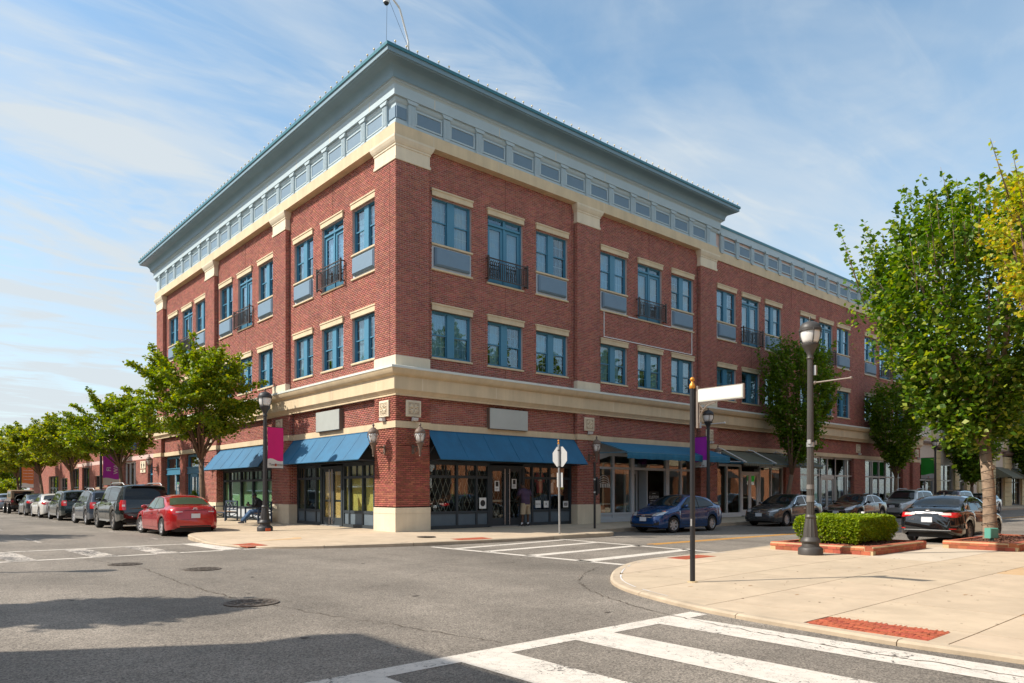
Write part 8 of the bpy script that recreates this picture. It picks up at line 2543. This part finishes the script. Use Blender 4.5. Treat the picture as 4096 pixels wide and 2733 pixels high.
for s_, k in ((-1, 'L'), (1, 'R')):
    h_, kn = J['hip' + k], J['kn' + k]
    loft('shorts_leg', [((kn[0], kn[1] - .0, kn[2] - .02), .105, .105), ((kn[0] - s_ * .02, kn[1], kn[2] + .15), .105, .11), ((h_[0], h_[1], h_[2] - .06), .11, .135), ((h_[0], h_[1], h_[2] + .03), .105, .13)], 'khaki', t)
    an = J['an' + k]; shoe('shoe', (an[0] + s_ * .03, an[1] + .17), (an[0], an[1] - .07), pz0, 'blackcot', t)
    mb = MB(); mb.tube([(an[0], an[1], pz0 + .07), (an[0], an[1], pz0 + .15)], [.046, .044], 10); mb.build('sock', 'sock', t, smooth=True)
mb = MB(); hand(mb, J['wrL'], (.1, .6, .6), (1, 0, 0)); hand(mb, J['wrR'], (.05, .1, -1), (0, 1, 0)); mb.build('hands', 'skin2', t, smooth=True)
mb = MB(); mb.sphere((J['head'][0], J['head'][1] + .0, pz0 + 1.68), .094, 14, 10, sq=(.86, 1.0, .98)); mb.build('hair', 'ink', t, smooth=True)
mb = MB()
for s_ in (-1, 1): mb.sphere((J['head'][0] + s_ * .082, J['head'][1], pz0 + 1.63), .026, 8, 6, sq=(.5, .8, 1.1))
mb.sphere((J['head'][0], J['head'][1] + .10, pz0 + 1.60), .02, 8, 6, sq=(.8, 1.2, 1.2)); mb.build('ears_and_nose', 'skin2', t, smooth=True)

# man sitting on the bench
sx_, sy_, sz_ = -.55, 10.15, .215
J = dict(pelvis=(sx_, sy_, sz_ + .54), waist=(sx_ + .0, sy_ + .03, sz_ + .70), chest=(sx_ - .10, sy_ + .10, sz_ + .94), neck=(sx_ - .18, sy_ + .16, sz_ + 1.10), head=(sx_ - .24, sy_ + .22, sz_ + 1.18), crown=(sx_ - .25, sy_ + .24, sz_ + 1.27),
         shL=(sx_ - .20, sy_ - .04, sz_ + 1.02), elL=(sx_ - .30, sy_ + .0, sz_ + .76), wrL=(sx_ - .44, sy_ + .22, sz_ + .78), shR=(sx_ - .02, sy_ + .30, sz_ + 1.02), elR=(sx_ - .22, sy_ + .42, sz_ + .76), wrR=(sx_ - .44, sy_ + .30, sz_ + .80),
         hipL=(sx_ - .04, sy_ - .09, sz_ + .52), knL=(sx_ - .42, sy_ + .12, sz_ + .50), anL=(sx_ - .72, sy_ + .32, sz_ + .10), hipR=(sx_ + .0, sy_ + .12, sz_ + .52), knR=(sx_ - .36, sy_ + .36, sz_ + .52), anR=(sx_ - .62, sy_ + .70, sz_ + .10))
t = person('man in black top and blue jeans slumped on the bench behind the left lamp post', J, None)
loft('jacket', [((sx_ + .0, sy_, sz_ + .46), .20, .22), ((sx_, sy_ + .02, sz_ + .62), .20, .22), ((sx_ - .05, sy_ + .07, sz_ + .82), .195, .235), ((sx_ - .10, sy_ + .11, sz_ + .98), .17, .25), ((sx_ - .15, sy_ + .14, sz_ + 1.07), .12, .18), ((sx_ - .18, sy_ + .16, sz_ + 1.12), .07, .08)], 'blackcot', t)
for a, b, c in ((J['shL'], J['elL'], J['wrL']), (J['shR'], J['elR'], J['wrR'])):
    mb = MB(); mb.tube([a, b, c], [.078, .062, .045], 12); mb.build('sleeve', 'blackcot', t, smooth=True)
for k in 'LR':
    h_, kn, an = J['hip' + k], J['kn' + k], J['an' + k]
    mb = MB(); mb.tube([h_, Vector(h_).lerp(Vector(kn), .5), kn, Vector(kn).lerp(Vector(an), .5), an], [.118, .105, .085, .075, .062], 12); mb.build('jeans_leg', 'denim', t, smooth=True)
    d = Vector((an[0] - kn[0], an[1] - kn[1])).normalized(); shoe('shoe', (an[0] + d.x * .17, an[1] + d.y * .17), (an[0] - d.x * .06, an[1] - d.y * .06), sz_, 'blackcot', t)
mb = MB(); hand(mb, J['wrL'], (-.8, .3, .1), (0, 0, 1)); hand(mb, J['wrR'], (-.8, -.2, .1), (0, 0, 1)); mb.build('hands', 'skin2', t, smooth=True)
mb = MB(); hx, hy, hz = J['head']; mb.sphere((hx + .02, hy, hz + .05), .10, 14, 10, sq=(.98, .88, 1.0)); mb.build('hair', 'ink', t, smooth=True)
mb = MB(); mb.sphere((hx - .10, hy + .03, hz - .02), .022, 8, 6); mb.sphere((hx, hy - .085, hz), .025, 8, 6, sq=(.8, .5, 1.1)); mb.build('ears_and_nose', 'skin2', t, smooth=True)
mb = MB(); mb.box(hx - .28, hx - .21, hy + .02, hy + .10, sz_ + .80, sz_ + .94); mb.build('phone_case', 'trim', t)
